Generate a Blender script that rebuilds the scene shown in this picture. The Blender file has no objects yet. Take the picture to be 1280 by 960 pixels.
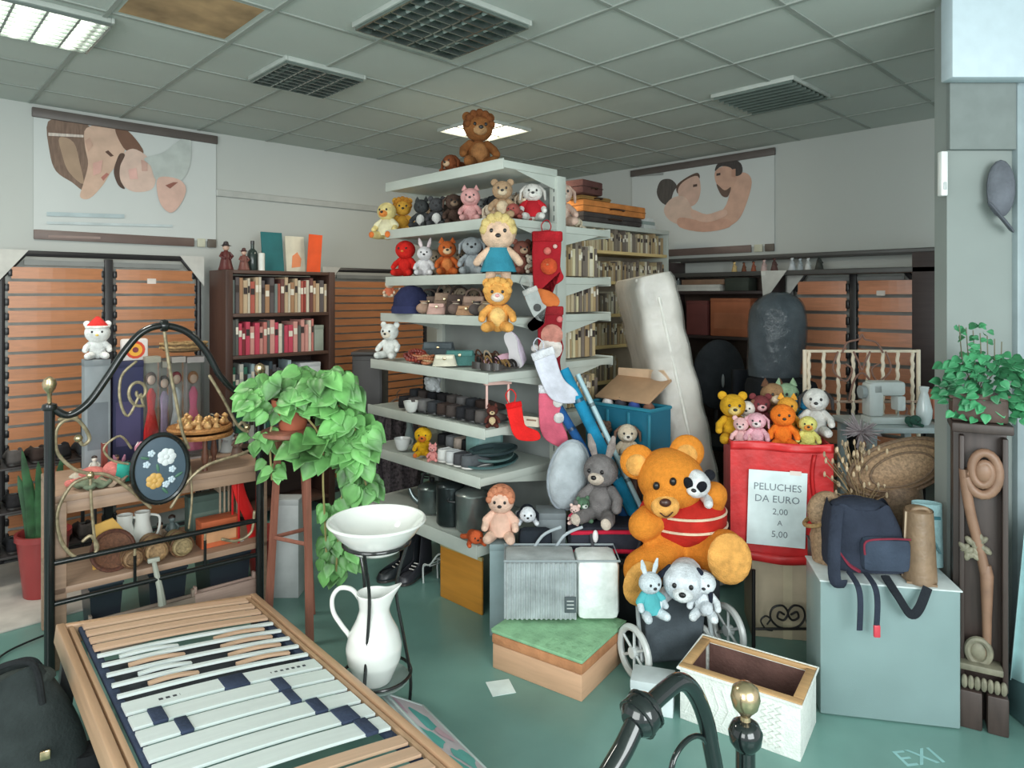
import bpy, bmesh, math, random
from mathutils import Vector, Matrix, Euler
PI = math.pi
SC = bpy.context.scene
COL = SC.collection
# ------------------------------------------------------------------ view geometry
FPX, CX, HY, EYE = 850.0, 640.0, 370.0, 1.6
YAW = math.radians(43.69)
CA, SA = math.cos(YAW), math.sin(YAW)
FACE = -YAW                       # rotation that turns a thing towards the shop front
def W(X, Y, z=0.0):
    return Vector((X*CA + Y*SA, -X*SA + Y*CA, z))
def at_depth(px, py, Y):
    return W((px-CX)/FPX*Y, Y, EYE-(py-HY)/FPX*Y)
def on_z(px, py, z=0.0):
    Y = (EYE-z)*FPX/(py-HY)
    return W((px-CX)/FPX*Y, Y, z)
def _ray(px, py):
    X = (px-CX)/FPX
    return Vector((X*CA+SA, -X*SA+CA, -(py-HY)/FPX))
def on_u(px, py, u):
    d = _ray(px, py); t = u/d.x
    return Vector((u, d.y*t, EYE+d.z*t))
def on_v(px, py, v):
    d = _ray(px, py); t = v/d.y
    return Vector((d.x*t, v, EYE+d.z*t))
def XW(px, Y): return (px-CX)/FPX*Y
def ZW(py, Y): return EYE-(py-HY)/FPX*Y
# ------------------------------------------------------------------ materials
def lin(c):
    o = []
    for v in c[:3]:
        v = v/255.0
        o.append(v/12.92 if v <= .04045 else ((v+.055)/1.055)**2.4)
    return o+[1.0]
MATS = {}
def mat(name, rgb, rough=.6, metal=0., var=.08, scale=18., bump=0., bscale=60., coat=0., emit=None, estr=0., trans=0., alpha=1., spec=.5):
    if name in MATS: return MATS[name]
    m = bpy.data.materials.new(name); m.use_nodes = True
    nt = m.node_tree; b = nt.nodes['Principled BSDF']
    c = lin(rgb)
    b.inputs['Roughness'].default_value = rough
    b.inputs['Metallic'].default_value = metal
    b.inputs['Coat Weight'].default_value = coat
    b.inputs['Specular IOR Level'].default_value = spec
    b.inputs['Transmission Weight'].default_value = trans
    b.inputs['Alpha'].default_value = alpha
    tc = nt.nodes.new('ShaderNodeTexCoord')
    if var > 0:
        n = nt.nodes.new('ShaderNodeTexNoise'); n.inputs['Scale'].default_value = scale; n.inputs['Detail'].default_value = 3
        nt.links.new(tc.outputs['Object'], n.inputs['Vector'])
        r = nt.nodes.new('ShaderNodeValToRGB')
        r.color_ramp.elements[0].position = .3; r.color_ramp.elements[1].position = .7
        r.color_ramp.elements[0].color = [max(0, x*(1-var*2.2)) for x in c[:3]]+[1]
        r.color_ramp.elements[1].color = [min(1, x*(1+var*1.6)) for x in c[:3]]+[1]
        nt.links.new(n.outputs['Fac'], r.inputs['Fac']); nt.links.new(r.outputs['Color'], b.inputs['Base Color'])
    else:
        b.inputs['Base Color'].default_value = c
    if bump > 0:
        n2 = nt.nodes.new('ShaderNodeTexNoise'); n2.inputs['Scale'].default_value = bscale; n2.inputs['Detail'].default_value = 4
        nt.links.new(tc.outputs['Object'], n2.inputs['Vector'])
        bp = nt.nodes.new('ShaderNodeBump'); bp.inputs['Strength'].default_value = bump; bp.inputs['Distance'].default_value = .02
        nt.links.new(n2.outputs['Fac'], bp.inputs['Height']); nt.links.new(bp.outputs['Normal'], b.inputs['Normal'])
    if emit:
        b.inputs['Emission Color'].default_value = lin(emit); b.inputs['Emission Strength'].default_value = estr
    MATS[name] = m
    return m
def woodmat(name, rgb, rough=.5, k=.25, scale=(2, 30, 30)):
    if name in MATS: return MATS[name]
    m = mat(name, rgb, rough, var=0)
    nt = m.node_tree; b = nt.nodes['Principled BSDF']; c = lin(rgb)
    tc = nt.nodes.new('ShaderNodeTexCoord'); mp = nt.nodes.new('ShaderNodeMapping'); mp.inputs['Scale'].default_value = scale
    n = nt.nodes.new('ShaderNodeTexNoise'); n.inputs['Scale'].default_value = 1.5; n.inputs['Detail'].default_value = 5; n.inputs['Distortion'].default_value = .6
    r = nt.nodes.new('ShaderNodeValToRGB')
    r.color_ramp.elements[0].position = .3; r.color_ramp.elements[1].position = .72
    r.color_ramp.elements[0].color = [x*(1-k) for x in c[:3]]+[1]; r.color_ramp.elements[1].color = [min(1, x*(1+k*.6)) for x in c[:3]]+[1]
    nt.links.new(tc.outputs['Object'], mp.inputs['Vector']); nt.links.new(mp.outputs['Vector'], n.inputs['Vector'])
    nt.links.new(n.outputs['Fac'], r.inputs['Fac']); nt.links.new(r.outputs['Color'], b.inputs['Base Color'])
    return m
def hexname(rgb): return '%02x%02x%02x' % tuple(int(v) for v in rgb[:3])
def plushmat(rgb): return mat('plush '+hexname(rgb), rgb, .95, var=.12, scale=25, bump=.5, bscale=160, spec=.2)
def clothmat(rgb): return mat('cloth '+hexname(rgb), rgb, .9, var=.1, scale=12, bump=.25, bscale=90, spec=.25)
def paint(rgb, rough=.45): return mat('paint '+hexname(rgb)+str(rough), rgb, rough, var=.05, scale=9)
def plastic(rgb): return mat('plastic '+hexname(rgb), rgb, .3, var=.03, scale=9)
def paper(rgb): return mat('paper '+hexname(rgb), rgb, .75, var=.06, scale=10)
# ------------------------------------------------------------------ mesh builder
def catmull(pts, n=6, closed=False):
    pts = [Vector(p) for p in pts]; out = []; N = len(pts)
    rng = range(N if closed else N-1)
    for i in rng:
        g = (lambda k: pts[k % N]) if closed else (lambda k: pts[max(0, min(N-1, k))])
        p0, p1, p2, p3 = g(i-1), g(i), g(i+1), g(i+2)
        for j in range(n):
            t = j/n
            out.append(.5*((2*p1)+(p2-p0)*t+(2*p0-5*p1+4*p2-p3)*t*t+(3*p1-p0-3*p2+p3)*t**3))
    if not closed: out.append(pts[-1].copy())
    return out
class MB:
    def __init__(s): s.bm = bmesh.new()
    def add(s, vs, fs, M=None):
        bv = [s.bm.verts.new(M @ Vector(v) if M is not None else Vector(v)) for v in vs]
        for f in fs:
            try: s.bm.faces.new([bv[i] for i in f])
            except ValueError: pass
        return s
    def merge(s, t):
        me = bpy.data.meshes.new('tmp'); t.to_mesh(me); t.free(); s.bm.from_mesh(me); bpy.data.meshes.remove(me); return s
    def box(s, c, d, M=None, bev=0., seg=2):
        t = bmesh.new(); bmesh.ops.create_cube(t, size=1)
        for v in t.verts: v.co = Vector((v.co.x*d[0], v.co.y*d[1], v.co.z*d[2]))
        if bev > 0: bmesh.ops.bevel(t, geom=t.edges[:], offset=min(bev, min(d)*.49), segments=seg, affect='EDGES', profile=.5)
        for v in t.verts:
            v.co += Vector(c)
            if M is not None: v.co = M @ v.co
        return s.merge(t)
    def span(s, a, b, bev=0., M=None):
        a, b = Vector(a), Vector(b)
        return s.box((a+b)/2, [abs(b[i]-a[i]) for i in range(3)], M, bev)
    def tube(s, path, r, seg=8, closed=False, flat=1., rnd=False, M=None):
        P = [Vector(p) for p in path]; n = len(P)
        R = list(r) if isinstance(r, (list, tuple)) else [r]*n
        if rnd and not closed:
            d0 = (P[0]-P[1]).normalized(); d1 = (P[-1]-P[-2]).normalized()
            a = [(P[0]+d0*R[0]*math.sin(x), R[0]*math.cos(x)) for x in (1.45, .95, .45)]
            b = [(P[-1]+d1*R[-1]*math.sin(x), R[-1]*math.cos(x)) for x in (.45, .95, 1.45)]
            P = [x[0] for x in a]+P+[x[0] for x in b]; R = [x[1] for x in a]+R+[x[1] for x in b]; n = len(P)
        T = []
        for i in range(n):
            if closed: t = P[(i+1) % n]-P[i-1]
            else: t = P[min(n-1, i+1)]-P[max(0, i-1)]
            T.append(t.normalized() if t.length > 1e-9 else Vector((0, 0, 1)))
        up = Vector((0, 0, 1)) if abs(T[0].z) < .9 else Vector((0, 1, 0))
        nn = (up-T[0]*up.dot(T[0])).normalized(); vs = []
        for i in range(n):
            nn = nn-T[i]*nn.dot(T[i])
            nn = nn.normalized() if nn.length > 1e-6 else T[i].orthogonal().normalized()
            bb = T[i].cross(nn)
            for k in range(seg):
                a = 2*PI*k/seg
                vs.append(P[i]+(nn*math.cos(a)*flat+bb*math.sin(a))*R[i])
        fs = []
        for i in range(n if closed else n-1):
            j = (i+1) % n
            for k in range(seg):
                l = (k+1) % seg
                fs.append((i*seg+k, i*seg+l, j*seg+l, j*seg+k))
        if not closed: fs += [tuple(range(seg))[::-1], tuple((n-1)*seg+k for k in range(seg))]
        return s.add(vs, fs, M)
    def cyl(s, a, b, r, r2=None, seg=16, M=None):
        return s.tube([a, b], [r, r if r2 is None else r2], seg, M=M)
    def lathe(s, prof, seg=28, c=(0, 0, 0), M=None, sx=1., sy=1.):
        vs, fs = [], []; n = len(prof)
        for r, z in prof:
            for k in range(seg):
                a = 2*PI*k/seg; vs.append((c[0]+max(r, 1e-4)*math.cos(a)*sx, c[1]+max(r, 1e-4)*math.sin(a)*sy, c[2]+z))
        for i in range(n-1):
            for k in range(seg):
                l = (k+1) % seg; fs.append((i*seg+k, i*seg+l, (i+1)*seg+l, (i+1)*seg+k))
        fs += [tuple(range(seg))[::-1], tuple((n-1)*seg+k for k in range(seg))]
        return s.add(vs, fs, M)
    def ell(s, c, r, rot=None, seg=14, rings=9, M=None):
        E = Euler(rot).to_matrix() if rot else Matrix.Identity(3); c = Vector(c); vs = []; fs = []
        for i in range(1, rings):
            th = PI*i/rings
            for k in range(seg):
                a = 2*PI*k/seg
                vs.append(c+E @ Vector((r[0]*math.sin(th)*math.cos(a), r[1]*math.sin(th)*math.sin(a), r[2]*math.cos(th))))
        top = len(vs); vs.append(c+E @ Vector((0, 0, r[2]))); vs.append(c+E @ Vector((0, 0, -r[2])))
        for i in range(rings-2):
            for k in range(seg):
                l = (k+1) % seg; fs.append((i*seg+k, (i+1)*seg+k, (i+1)*seg+l, i*seg+l))
        for k in range(seg):
            l = (k+1) % seg; fs.append((top, k, l)); fs.append((top+1, (rings-2)*seg+l, (rings-2)*seg+k))
        return s.add(vs, fs, M)
    def prism(s, poly, d, M=None):          # polygon in local x,z ; thickness along y from 0 to d
        n = len(poly); vs = [(p[0], 0, p[1]) for p in poly]+[(p[0], d, p[1]) for p in poly]
        fs = [tuple(range(n)), tuple(range(2*n-1, n-1, -1))]+[(i, i+n, (i+1) % n+n, (i+1) % n) for i in range(n)]
        return s.add(vs, fs, M)
    def grid(s, f, nu, nv, M=None, wrap=False):
        vs = [f(i/(nu if wrap else nu-1), j/(nv-1)) for j in range(nv) for i in range(nu)]; fs = []
        for j in range(nv-1):
            for i in range(nu if wrap else nu-1):
                k = (i+1) % nu; fs.append((j*nu+i, j*nu+k, (j+1)*nu+k, (j+1)*nu+i))
        return s.add(vs, fs, M)
    def build(s, name, m, parent=None, loc=(0, 0, 0), rot=(0, 0, 0), smooth=True, kind=None, solid=0., sub=0, label=None, ang=40):
        bmesh.ops.recalc_face_normals(s.bm, faces=s.bm.faces[:])
        me = bpy.data.meshes.new(name); s.bm.to_mesh(me); s.bm.free()
        if smooth:
            me.shade_smooth(); me.set_sharp_from_angle(angle=math.radians(ang))
        me.materials.append(m)
        o = bpy.data.objects.new(name, me); COL.objects.link(o)
        o.location = loc; o.rotation_euler = rot
        if parent: o.parent = parent
        if kind: o['kind'] = kind
        if label: o['label'] = label
        if solid: 
            md = o.modifiers.new('thick', 'SOLIDIFY'); md.thickness = solid; md.offset = 0
        if sub:
            md = o.modifiers.new('sub', 'SUBSURF'); md.levels = sub; md.render_levels = sub
        return o
def fuse(o, vox):                         # melt overlapping volumes into one continuous skin
    md = o.modifiers.new('skin', 'REMESH'); md.mode = 'VOXEL'; md.voxel_size = vox; md.use_smooth_shade = True
    sm = o.modifiers.new('soft', 'SMOOTH'); sm.iterations = 6; sm.factor = .5
    return o
def tag(o, label, cat, group=None, kind=None):
    o['label'] = label; o['category'] = cat
    if group: o['group'] = group
    if kind: o['kind'] = kind
    return o
def thing(name, label, cat, loc=(0, 0, 0), rz=0., group=None, rot=None):
    o = bpy.data.objects.new(name, None); COL.objects.link(o)
    o.location = loc; o.rotation_euler = rot if rot else (0, 0, rz); o.empty_display_size = .05
    return tag(o, label, cat, group)
def dup(root, loc, rot=None, label=None, group=None):
    r = root.copy(); COL.objects.link(r); r.location = loc
    if rot is not None: r.rotation_euler = rot
    if label: r['label'] = label
    if group: r['group'] = group
    for ch in list(root.children):
        c = ch.copy(); COL.objects.link(c); c.parent = r
        for g in list(ch.children):
            d = g.copy(); COL.objects.link(d); d.parent = c
    return r
ORD = ['first', 'second', 'third', 'fourth', 'fifth', 'sixth', 'seventh', 'eighth', 'ninth', 'tenth', 'eleventh', 'twelfth', 'thirteenth', 'fourteenth', 'fifteenth', 'sixteenth', 'seventeenth', 'eighteenth', 'nineteenth', 'twentieth', 'twenty-first', 'twenty-second', 'twenty-third', 'twenty-fourth', 'twenty-fifth', 'twenty-sixth', 'twenty-seventh', 'twenty-eighth', 'twenty-ninth', 'thirtieth']
def text_mesh(txt, size, align='CENTER'):
    cu = bpy.data.curves.new('t', 'FONT'); cu.body = txt; cu.size = size; cu.align_x = align; cu.extrude = .0004; cu.resolution_u = 2
    o = bpy.data.objects.new('t', cu); COL.objects.link(o)
    dg = bpy.context.evaluated_depsgraph_get(); me = bpy.data.meshes.new_from_object(o.evaluated_get(dg))
    bpy.data.objects.remove(o); bpy.data.curves.remove(cu)
    return me
def text(name, txt, size, m, parent, loc, rot=(PI/2, 0, 0), label=None):
    me = text_mesh(txt, size); me.name = name; me.materials.clear(); me.materials.append(m)
    o = bpy.data.objects.new(name, me); COL.objects.link(o); o.parent = parent; o.location = loc; o.rotation_euler = rot
    if label: o['label'] = label
    return o
# ------------------------------------------------------------------ soft toys
BLACK = (24, 22, 24)
def plush(loc, h, rz, label, body, name='plush_toy', cat='plush toy', group=None, belly=None, muz=None, ear='round', earc=None, dress=None, hat=None, hair=None, pose='sit', foot=None, nose=BLACK, tilt=(0, 0), hs=1., tail=False):
    t = thing(name, label, cat, loc, group=group, rot=(tilt[0], tilt[1], rz))
    S = lambda *a: tuple(x*h for x in a)
    B = plushmat(body); m = MB()
    if pose == 'sit':
        m.ell(S(0, .02, .25), S(.2, .17, .25)); hz = .68
        for sx in (-1, 1):
            m.tube([S(sx*.1, -.02, .12), S(sx*.17, -.2, .1), S(sx*.2, -.32, .1)], [.1*h, .095*h, .085*h], 10, rnd=True)
            m.tube([S(sx*.14, 0, .42), S(sx*.25, -.06, .32), S(sx*.27, -.16, .24)], [.075*h, .07*h, .065*h], 10, rnd=True)
        hy = -.02
    elif pose == 'stand':
        m.ell(S(0, 0, .38), S(.17, .13, .22)); hz = .74
        for sx in (-1, 1):
            m.tube([S(sx*.09, 0, .3), S(sx*.11, 0, .14), S(sx*.11, -.02, .07)], [.09*h, .075*h, .07*h], 10, rnd=True)
            m.tube([S(sx*.13, 0, .5), S(sx*.25, -.03, .4), S(sx*.3, -.08, .33)], [.065*h, .06*h, .055*h], 10, rnd=True)
        hy = -.01
    else:                                  # lying on its front, head towards -y
        m.ell(S(0, .2, .2), S(.2, .32, .19)); hz = .3; hy = -.24
        for sx in (-1, 1):
            m.tube([S(sx*.14, -.02, .12), S(sx*.24, -.2, .08), S(sx*.25, -.34, .075)], [.085*h, .075*h, .07*h], 10, rnd=True)
            m.tube([S(sx*.14, .42, .12), S(sx*.24, .52, .09), S(sx*.27, .6, .08)], [.09*h, .08*h, .075*h], 10, rnd=True)
    m.build('body', B, t)
    r = .235*hs
    hd = MB(); hd.ell(S(0, hy, hz), S(r, r*.9, r*.92), seg=18, rings=12); hd.build('head', B, t)
    ec = plushmat(earc or body)
    for sx in (-1, 1):
        if ear == 'none': break
        e = MB()
        if ear == 'round': e.ell(S(sx*r*.78, hy+.02, hz+r*.78), S(.085, .04, .085), seg=10, rings=7)
        elif ear == 'long': e.tube([S(sx*.09, hy+.02, hz+r*.7), S(sx*.14, hy+.03, hz+r*1.35), S(sx*.17, hy+.02, hz+r*1.9)], [.04*h, .06*h, .03*h], 8, flat=.5, rnd=True)
        elif ear == 'floppy': e.tube([S(sx*r*.75, hy, hz+r*.6), S(sx*r*1.2, hy, hz+r*.1), S(sx*r*1.25, hy-.02, hz-r*.6)], [.05*h, .075*h, .05*h], 8, flat=.5, rnd=True)
        else: e.lathe([(.085*h, 0), (.06*h, .07*h), (.005*h, .16*h)], 8, S(sx*r*.6, hy+.02, hz+r*.66), sy=.55)
        e.build('ear', ec, t)
    if muz:
        q = MB(); q.ell(S(0, hy-r*.78, hz-r*.28), S(r*.48, r*.36, r*.36), seg=10, rings=7); q.build('muzzle', plushmat(muz), t)
    if belly and pose != 'lie':
        q = MB(); q.ell(S(0, -.09 if pose == 'sit' else -.06, .27 if pose == 'sit' else .38), S(.14, .085, .17), seg=12, rings=8); q.build('belly', plushmat(belly), t)
    if foot and pose == 'sit':
        for sx in (-1, 1):
            q = MB(); q.ell(S(sx*.21, -.39, .1), S(.07, .03, .075), seg=10, rings=7); q.build('foot_pad', plushmat(foot), t)
    for sx in (-1, 1):
        q = MB(); q.ell(S(sx*r*.38, hy-r*.83, hz+r*.12), S(.026, .018, .03), seg=8, rings=6); q.build('eye', plastic(BLACK), t)
    if nose:
        q = MB(); q.ell(S(0, hy-r*(1.12 if muz else .9), hz-r*.16), S(.04, .025, .03), seg=8, rings=6); q.build('nose', plastic(nose), t)
    if dress:
        q = MB()
        if pose == 'sit': q.lathe([(.225*h, .1*h), (.235*h, .2*h), (.21*h, .34*h), (.15*h, .46*h), (.1*h, .5*h)], 16, S(0, .0, 0), sy=.92)
        elif pose == 'stand': q.lathe([(.26*h, .2*h), (.22*h, .32*h), (.18*h, .44*h), (.13*h, .55*h), (.09*h, .58*h)], 16, S(0, .0, 0), sy=.85)
        else: q.lathe([(.21*h, -.2*h), (.22*h, 0), (.2*h, .2*h)], 16, (0, 0, 0), M=Matrix.Translation(S(0, .2, .2)) @ Matrix.Rotation(PI/2, 4, 'X'))
        q.build('dress' if pose == 'stand' else 'jumper', clothmat(dress), t)
        if pose == 'sit':
            for sx in (-1, 1):
                q = MB(); q.tube([S(sx*.13, 0, .44), S(sx*.245, -.05, .34)], [.085*h, .085*h], 10, rnd=True); q.build('sleeve', clothmat(dress), t)
    if hair:
        q = MB(); q.ell(S(0, hy+.05, hz+.06), S(r*1.08, r*.95, r*.98), seg=14, rings=10)
        for k in range(7):
            a = PI*(k/6); q.ell(S(math.cos(a)*r*.8, hy-r*.45, hz+.05+math.sin(a)*r*.75), S(.07, .06, .07), seg=8, rings=6)
        q.build('hair', plushmat(hair), t)
    if hat:
        q = MB(); q.lathe([(r*.85*h, 0), (r*.8*h, .06*h), (r*.5*h, .16*h), (.03*h, .28*h)], 14, S(0, hy, hz+r*.5)); q.build('hat', clothmat(hat), t)
        q = MB(); q.tube([S(math.cos(2*PI*k/14)*r*.86, hy+math.sin(2*PI*k/14)*r*.86, hz+r*.52) for k in range(14)], .035*h, 6, closed=True); q.build('hat_brim', plushmat((235, 230, 225)), t)
    if tail:
        q = MB(); q.tube(catmull([S(0, .15, .1), S(.1, .3, .08), S(.25, .32, .14)], 4), .04*h, 8, rnd=True); q.build('tail', B, t)
    return t
# ------------------------------------------------------------------ books
def book(loc, rz, th, d, h, rgb, label, group=None, lean=0., name='book', band=None):
    t = thing(name, label, 'book', loc, group=group, rot=(0, lean, rz))
    c = .0025
    m = MB(); m.box((c/2, d/2, h/2), (c, d, h)); m.box((th-c/2, d/2, h/2), (c, d, h)); m.box((th/2, .002, h/2), (th, .004, h), bev=.0015)
    m.build('cover', paper(rgb), t, smooth=False)
    p = MB(); p.box((th/2, d/2, h/2), (th-2*c, d-.012, h-.008)); p.build('page_block', paper((222, 212, 190)), t, smooth=False)
    if band:
        q = MB(); q.box((th/2, -.0005, h*.68), (th*.8, .002, h*.2)); q.build('spine_label', paper(band), t, smooth=False)
    return t
def book_row(org, rz, length, hr, dr, tr, pal, seed, where, group, hues, lie=None):
    """books side by side along local x from org ; returns the count"""
    rnd = random.Random(seed); x = 0.; i = 0
    ca, sa = math.cos(rz), math.sin(rz)
    while x < length:
        th = rnd.uniform(*tr); h = rnd.uniform(*hr); d = rnd.uniform(*dr)
        if x+th > length: break
        k = rnd.randrange(len(pal)); y = rnd.uniform(0, .012)
        loc = (org[0]+ca*x-sa*y, org[1]+sa*x+ca*y, org[2])
        book(loc, rz, th, d, h, pal[k], '%s book, %s from the left %s' % (hues[k], ORD[i % 30], where), group, band=rnd.choice([None, (230, 222, 205), (60, 50, 48)]))
        x += th+.0012; i += 1
    return i
# ================================================================== camera, daylight
cd = bpy.data.cameras.new('camera'); cam = bpy.data.objects.new('camera', cd); COL.objects.link(cam)
cam.location = (0, 0, EYE); cam.rotation_euler = (PI/2, 0, -YAW)
cd.sensor_width = 36; cd.lens = FPX/1280*36; cd.shift_y = -(480-HY)/1280; cd.clip_start = .05
SC.camera = cam
w = bpy.data.worlds.new('daylight'); SC.world = w; w.use_nodes = True
bg = w.node_tree.nodes['Background']; bg.inputs[0].default_value = lin((234, 241, 242)); bg.inputs[1].default_value = .9
def area(name, loc, target, sx, sy, power, rgb):
    l = bpy.data.lights.new(name, 'AREA'); l.shape = 'RECTANGLE'; l.size = sx; l.size_y = sy; l.energy = power; l.color = lin(rgb)[:3]
    o = bpy.data.objects.new(name, l); COL.objects.link(o); o.location = loc
    o.rotation_euler = (Vector(target)-Vector(loc)).to_track_quat('-Z', 'Y').to_euler()
    return o
area('front_daylight_and_fill', W(1.6, -1.6, 1.9), W(.2, 3.2, .4), 2.6, 2.0, 150, (236, 243, 243))
area('front_daylight_and_fill', W(-2.0, -1.4, 2.0), W(2.6, 4.2, .9), 2.4, 1.8, 95, (238, 243, 240))  # added fill light behind the camera, brightens the dim unit on the right wall
vs = SC.view_settings; vs.view_transform = 'Standard'; vs.look = 'None'; vs.exposure = 0.22; vs.gamma = 1.0; vs.use_curve_mapping = False
# ================================================================== room shell
UR, VL, CEIL = 5.23, 5.13, 2.8
floor_m = mat('teal lino', (112, 152, 144), .3, var=.06, scale=2.5, bump=.03, bscale=40)
wall_m = mat('wall paint', (188, 191, 187), .85, var=.012, scale=1)
ceil_m = mat('ceiling tile', (186, 192, 186), .9, var=.03, scale=1.3, bump=.08, bscale=120)
def struct(name, mb, m, parent=None, **k):
    o = mb.build(name, m, parent, **k)
    o['kind'] = 'structure'
    return o
m = MB(); m.span((-2, -2.2, -.06), (UR+.1, VL+.1, 0)); struct('floor', m, floor_m, smooth=False)
m = MB(); m.span((-1.6, VL, 0), (UR+.1, VL+.1, CEIL)); struct('wall_left', m, wall_m, smooth=False)
m = MB(); m.span((UR, -1.8, 0), (UR+.1, VL, CEIL)); struct('wall_right', m, wall_m, smooth=False)
m = MB(); m.span((-2, -2.2, CEIL), (UR+.1, VL+.1, CEIL+.08)); ceiling = struct('ceiling', m, ceil_m, smooth=False)
m = MB(); P = .5
for k in range(-4, 11):
    u = .25+P*k
    if u < UR: m.box((u, 1.45, CEIL-.004), (.02, 7.3, .008))
for k in range(-4, 11):
    v = .25+P*k
    if v < VL: m.box((1.6, v, CEIL-.003), (7.2, .02, .006))
m.build('tile_grid', mat('grid metal', (150, 156, 150), .6, var=.03), ceiling, smooth=False)
m = MB()
m.span((.78, 2.78, CEIL-.0015), (1.22, 3.22, CEIL))
m.build('stained_tile', mat('stained tile', (172, 140, 104), .9, var=.2, scale=6), ceiling, smooth=False, label='ceiling tile with a brown water stain')
m = MB(); m.span((1.88, VL-.025, 2.335), (3.35, VL, 2.385), bev=.006); struct('trim_1', m, paint((176, 178, 174)), smooth=False)
# light floor covering in the corner behind the headboard
m = MB(); m.span((-.7, 4.0, 0), (.95, 5.0, .012), bev=.004); tag(m.build('floor_mat', paper((196, 190, 182))), 'pale beige mat on the floor in front of the shoe rack', 'mat')
# ------------------------------------------------------------------ ceiling fittings
white_m = paint((168, 174, 168)); louv_m = mat('louvre metal', (150, 160, 156), .25, metal=.85, var=.03); dark_m = mat('dark cavity', (62, 70, 66), .8, var=.1)
glow_m = mat('lit tube', (255, 255, 250), .5, var=0, emit=(255, 250, 236), estr=9)
glow2 = mat('lit panel', (255, 255, 250), .5, var=0, emit=(255, 240, 214), estr=5)
def fitting(u, v, label, lit=False, kind='louvre', s=.48):
    t = thing('ceiling_light' if kind != 'vent' else 'ceiling_vent', label, 'ceiling light' if kind != 'vent' else 'vent', (u, v, CEIL), group=None)
    f = MB(); e = .014
    for a in (-1, 1):
        f.box((a*(s/2-e/2), 0, -.012), (e, s, .024), bev=.003); f.box((0, a*(s/2-e/2), -.012), (s-2*e, e, .024), bev=.003)
    f.build('frame', white_m, t)
    b = MB(); b.box((0, 0, -.002), (s-2*e, s-2*e, .004))
    b.build('diffuser' if kind == 'panel' else 'reflector', glow2 if kind == 'panel' else (glow_m if lit else (dark_m if kind == 'vent' else louv_m)), t, smooth=False)
    if kind == 'panel': return t
    if kind == 'louvre':
        for k in range(4):
            q = MB(); x = -s*.33+k*s*.22; q.cyl((x, -s*.44, -.012), (x, s*.44, -.012), .008, seg=8)
            q.build('tube', glow_m if lit else plastic((200, 206, 204)), t)
    g = MB(); n = 5 if kind == 'louvre' else 9
    for k in range(n):
        x = -s/2+e+(s-2*e)*k/(n-1); g.box((x, 0, -.022), (.004 if kind == 'vent' else .01, s-2*e, .03))
    if kind == 'louvre':
        for k in range(9):
            y = -s/2+e+(s-2*e)*k/8; g.box((0, y, -.022), (s-2*e, .006, .03))
    g.build('louvre', louv_m if kind == 'louvre' else mat('vent slat', (92, 104, 98), .5, var=.05), t, smooth=False)
    return t
fitting(.55, 3.55, 'lit fluorescent ceiling light with a louvre above the bed poster', True)
fitting(1.75, 3.45, 'unlit square louvre ceiling light nearest the wall rail', s=.46)
fitting(1.83, 2.36, 'unlit large louvre ceiling light in front of the white shelving', s=.56)
fitting(3.22, 3.66, 'bright flat ceiling panel glowing behind the monkey on the shelf top', True, 'panel')
area('lit_fitting_lamp', (.55, 3.55, 2.74), (.55, 3.55, 0), .42, .42, 14, (255, 250, 238))
area('lit_panel_lamp', (3.22, 3.66, 2.77), (3.22, 3.66, 0), .42, .42, 12, (255, 244, 222))
fitting(3.9, 1.86, 'dark grey slotted ceiling vent over the right-hand poster', kind='vent', s=.5)
# ================================================================== posters
bar_m = paint((110, 92, 86)); pwhite = mat('poster paper', (200, 204, 202), .6, var=.012, scale=2)
def poster(name, label, a, b, pl, axis):
    """a,b: extent along the wall ; axis 'v' = left wall plane v=pl, 'u' = right wall plane u=pl"""
    if axis == 'v': t = thing(name, label, 'poster', (a, pl, 0), rz=0); L = b-a
    else: t = thing(name, label, 'poster', (pl, b, 0), rz=-PI/2); L = b-a
    m = MB(); m.span((0, 0, 2.0), (L, .004, 2.75)); m.build('sheet', pwhite, t, smooth=False)
    m = MB(); m.span((-.01, -.016, 2.715), (L+.01, .006, 2.775), bev=.006); m.build('top_rail', paint((92, 84, 80)), t)
    m = MB(); m.span((0, -.01, 1.955), (L*.86, .006, 2.015), bev=.003); m.build('bottom_band', bar_m, t)
    m = MB(); m.span((L*.945, -.01, 1.955), (L, .006, 2.015), bev=.003); m.build('emblem_square', paint((96, 88, 80)), t)
    m = MB(); m.span((L*.88, -.01, 1.955), (L*.93, .006, 2.015), bev=.003); m.build('emblem_plate', paint((196, 196, 176)), t)
    return t
def printed(t, axis, pl, polys, a):
    for k, (nm, rgb, pts) in enumerate(polys):
        q = []
        for px, py in pts:
            p = on_v(px, py, pl) if axis == 'v' else on_u(px, py, pl)
            q.append(((p.x-a) if axis == 'v' else (a-p.y), p.z))
        if len(q) > 4:
            q = [(v.x, v.y) for v in catmull([(x, z, 0) for x, z in q], 4, True)]
        m = MB(); m.prism(q, .0005); o = m.build(nm, woodmat('streaked '+hexname(rgb), rgb, .7, .3, (50, 10, 7)) if ('hair' in nm and 'light' not in nm) else paper(rgb), t, smooth=False, loc=(0, -.0012-.0006*k, 0))
pl = VL-.012
pA, pB = on_v(42, 150, pl).x, on_v(270, 170, pl).x
po = poster('wall_poster', 'white advertising poster of a kissing mother and child on the left wall', pA, pB, pl, 'v')
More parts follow.
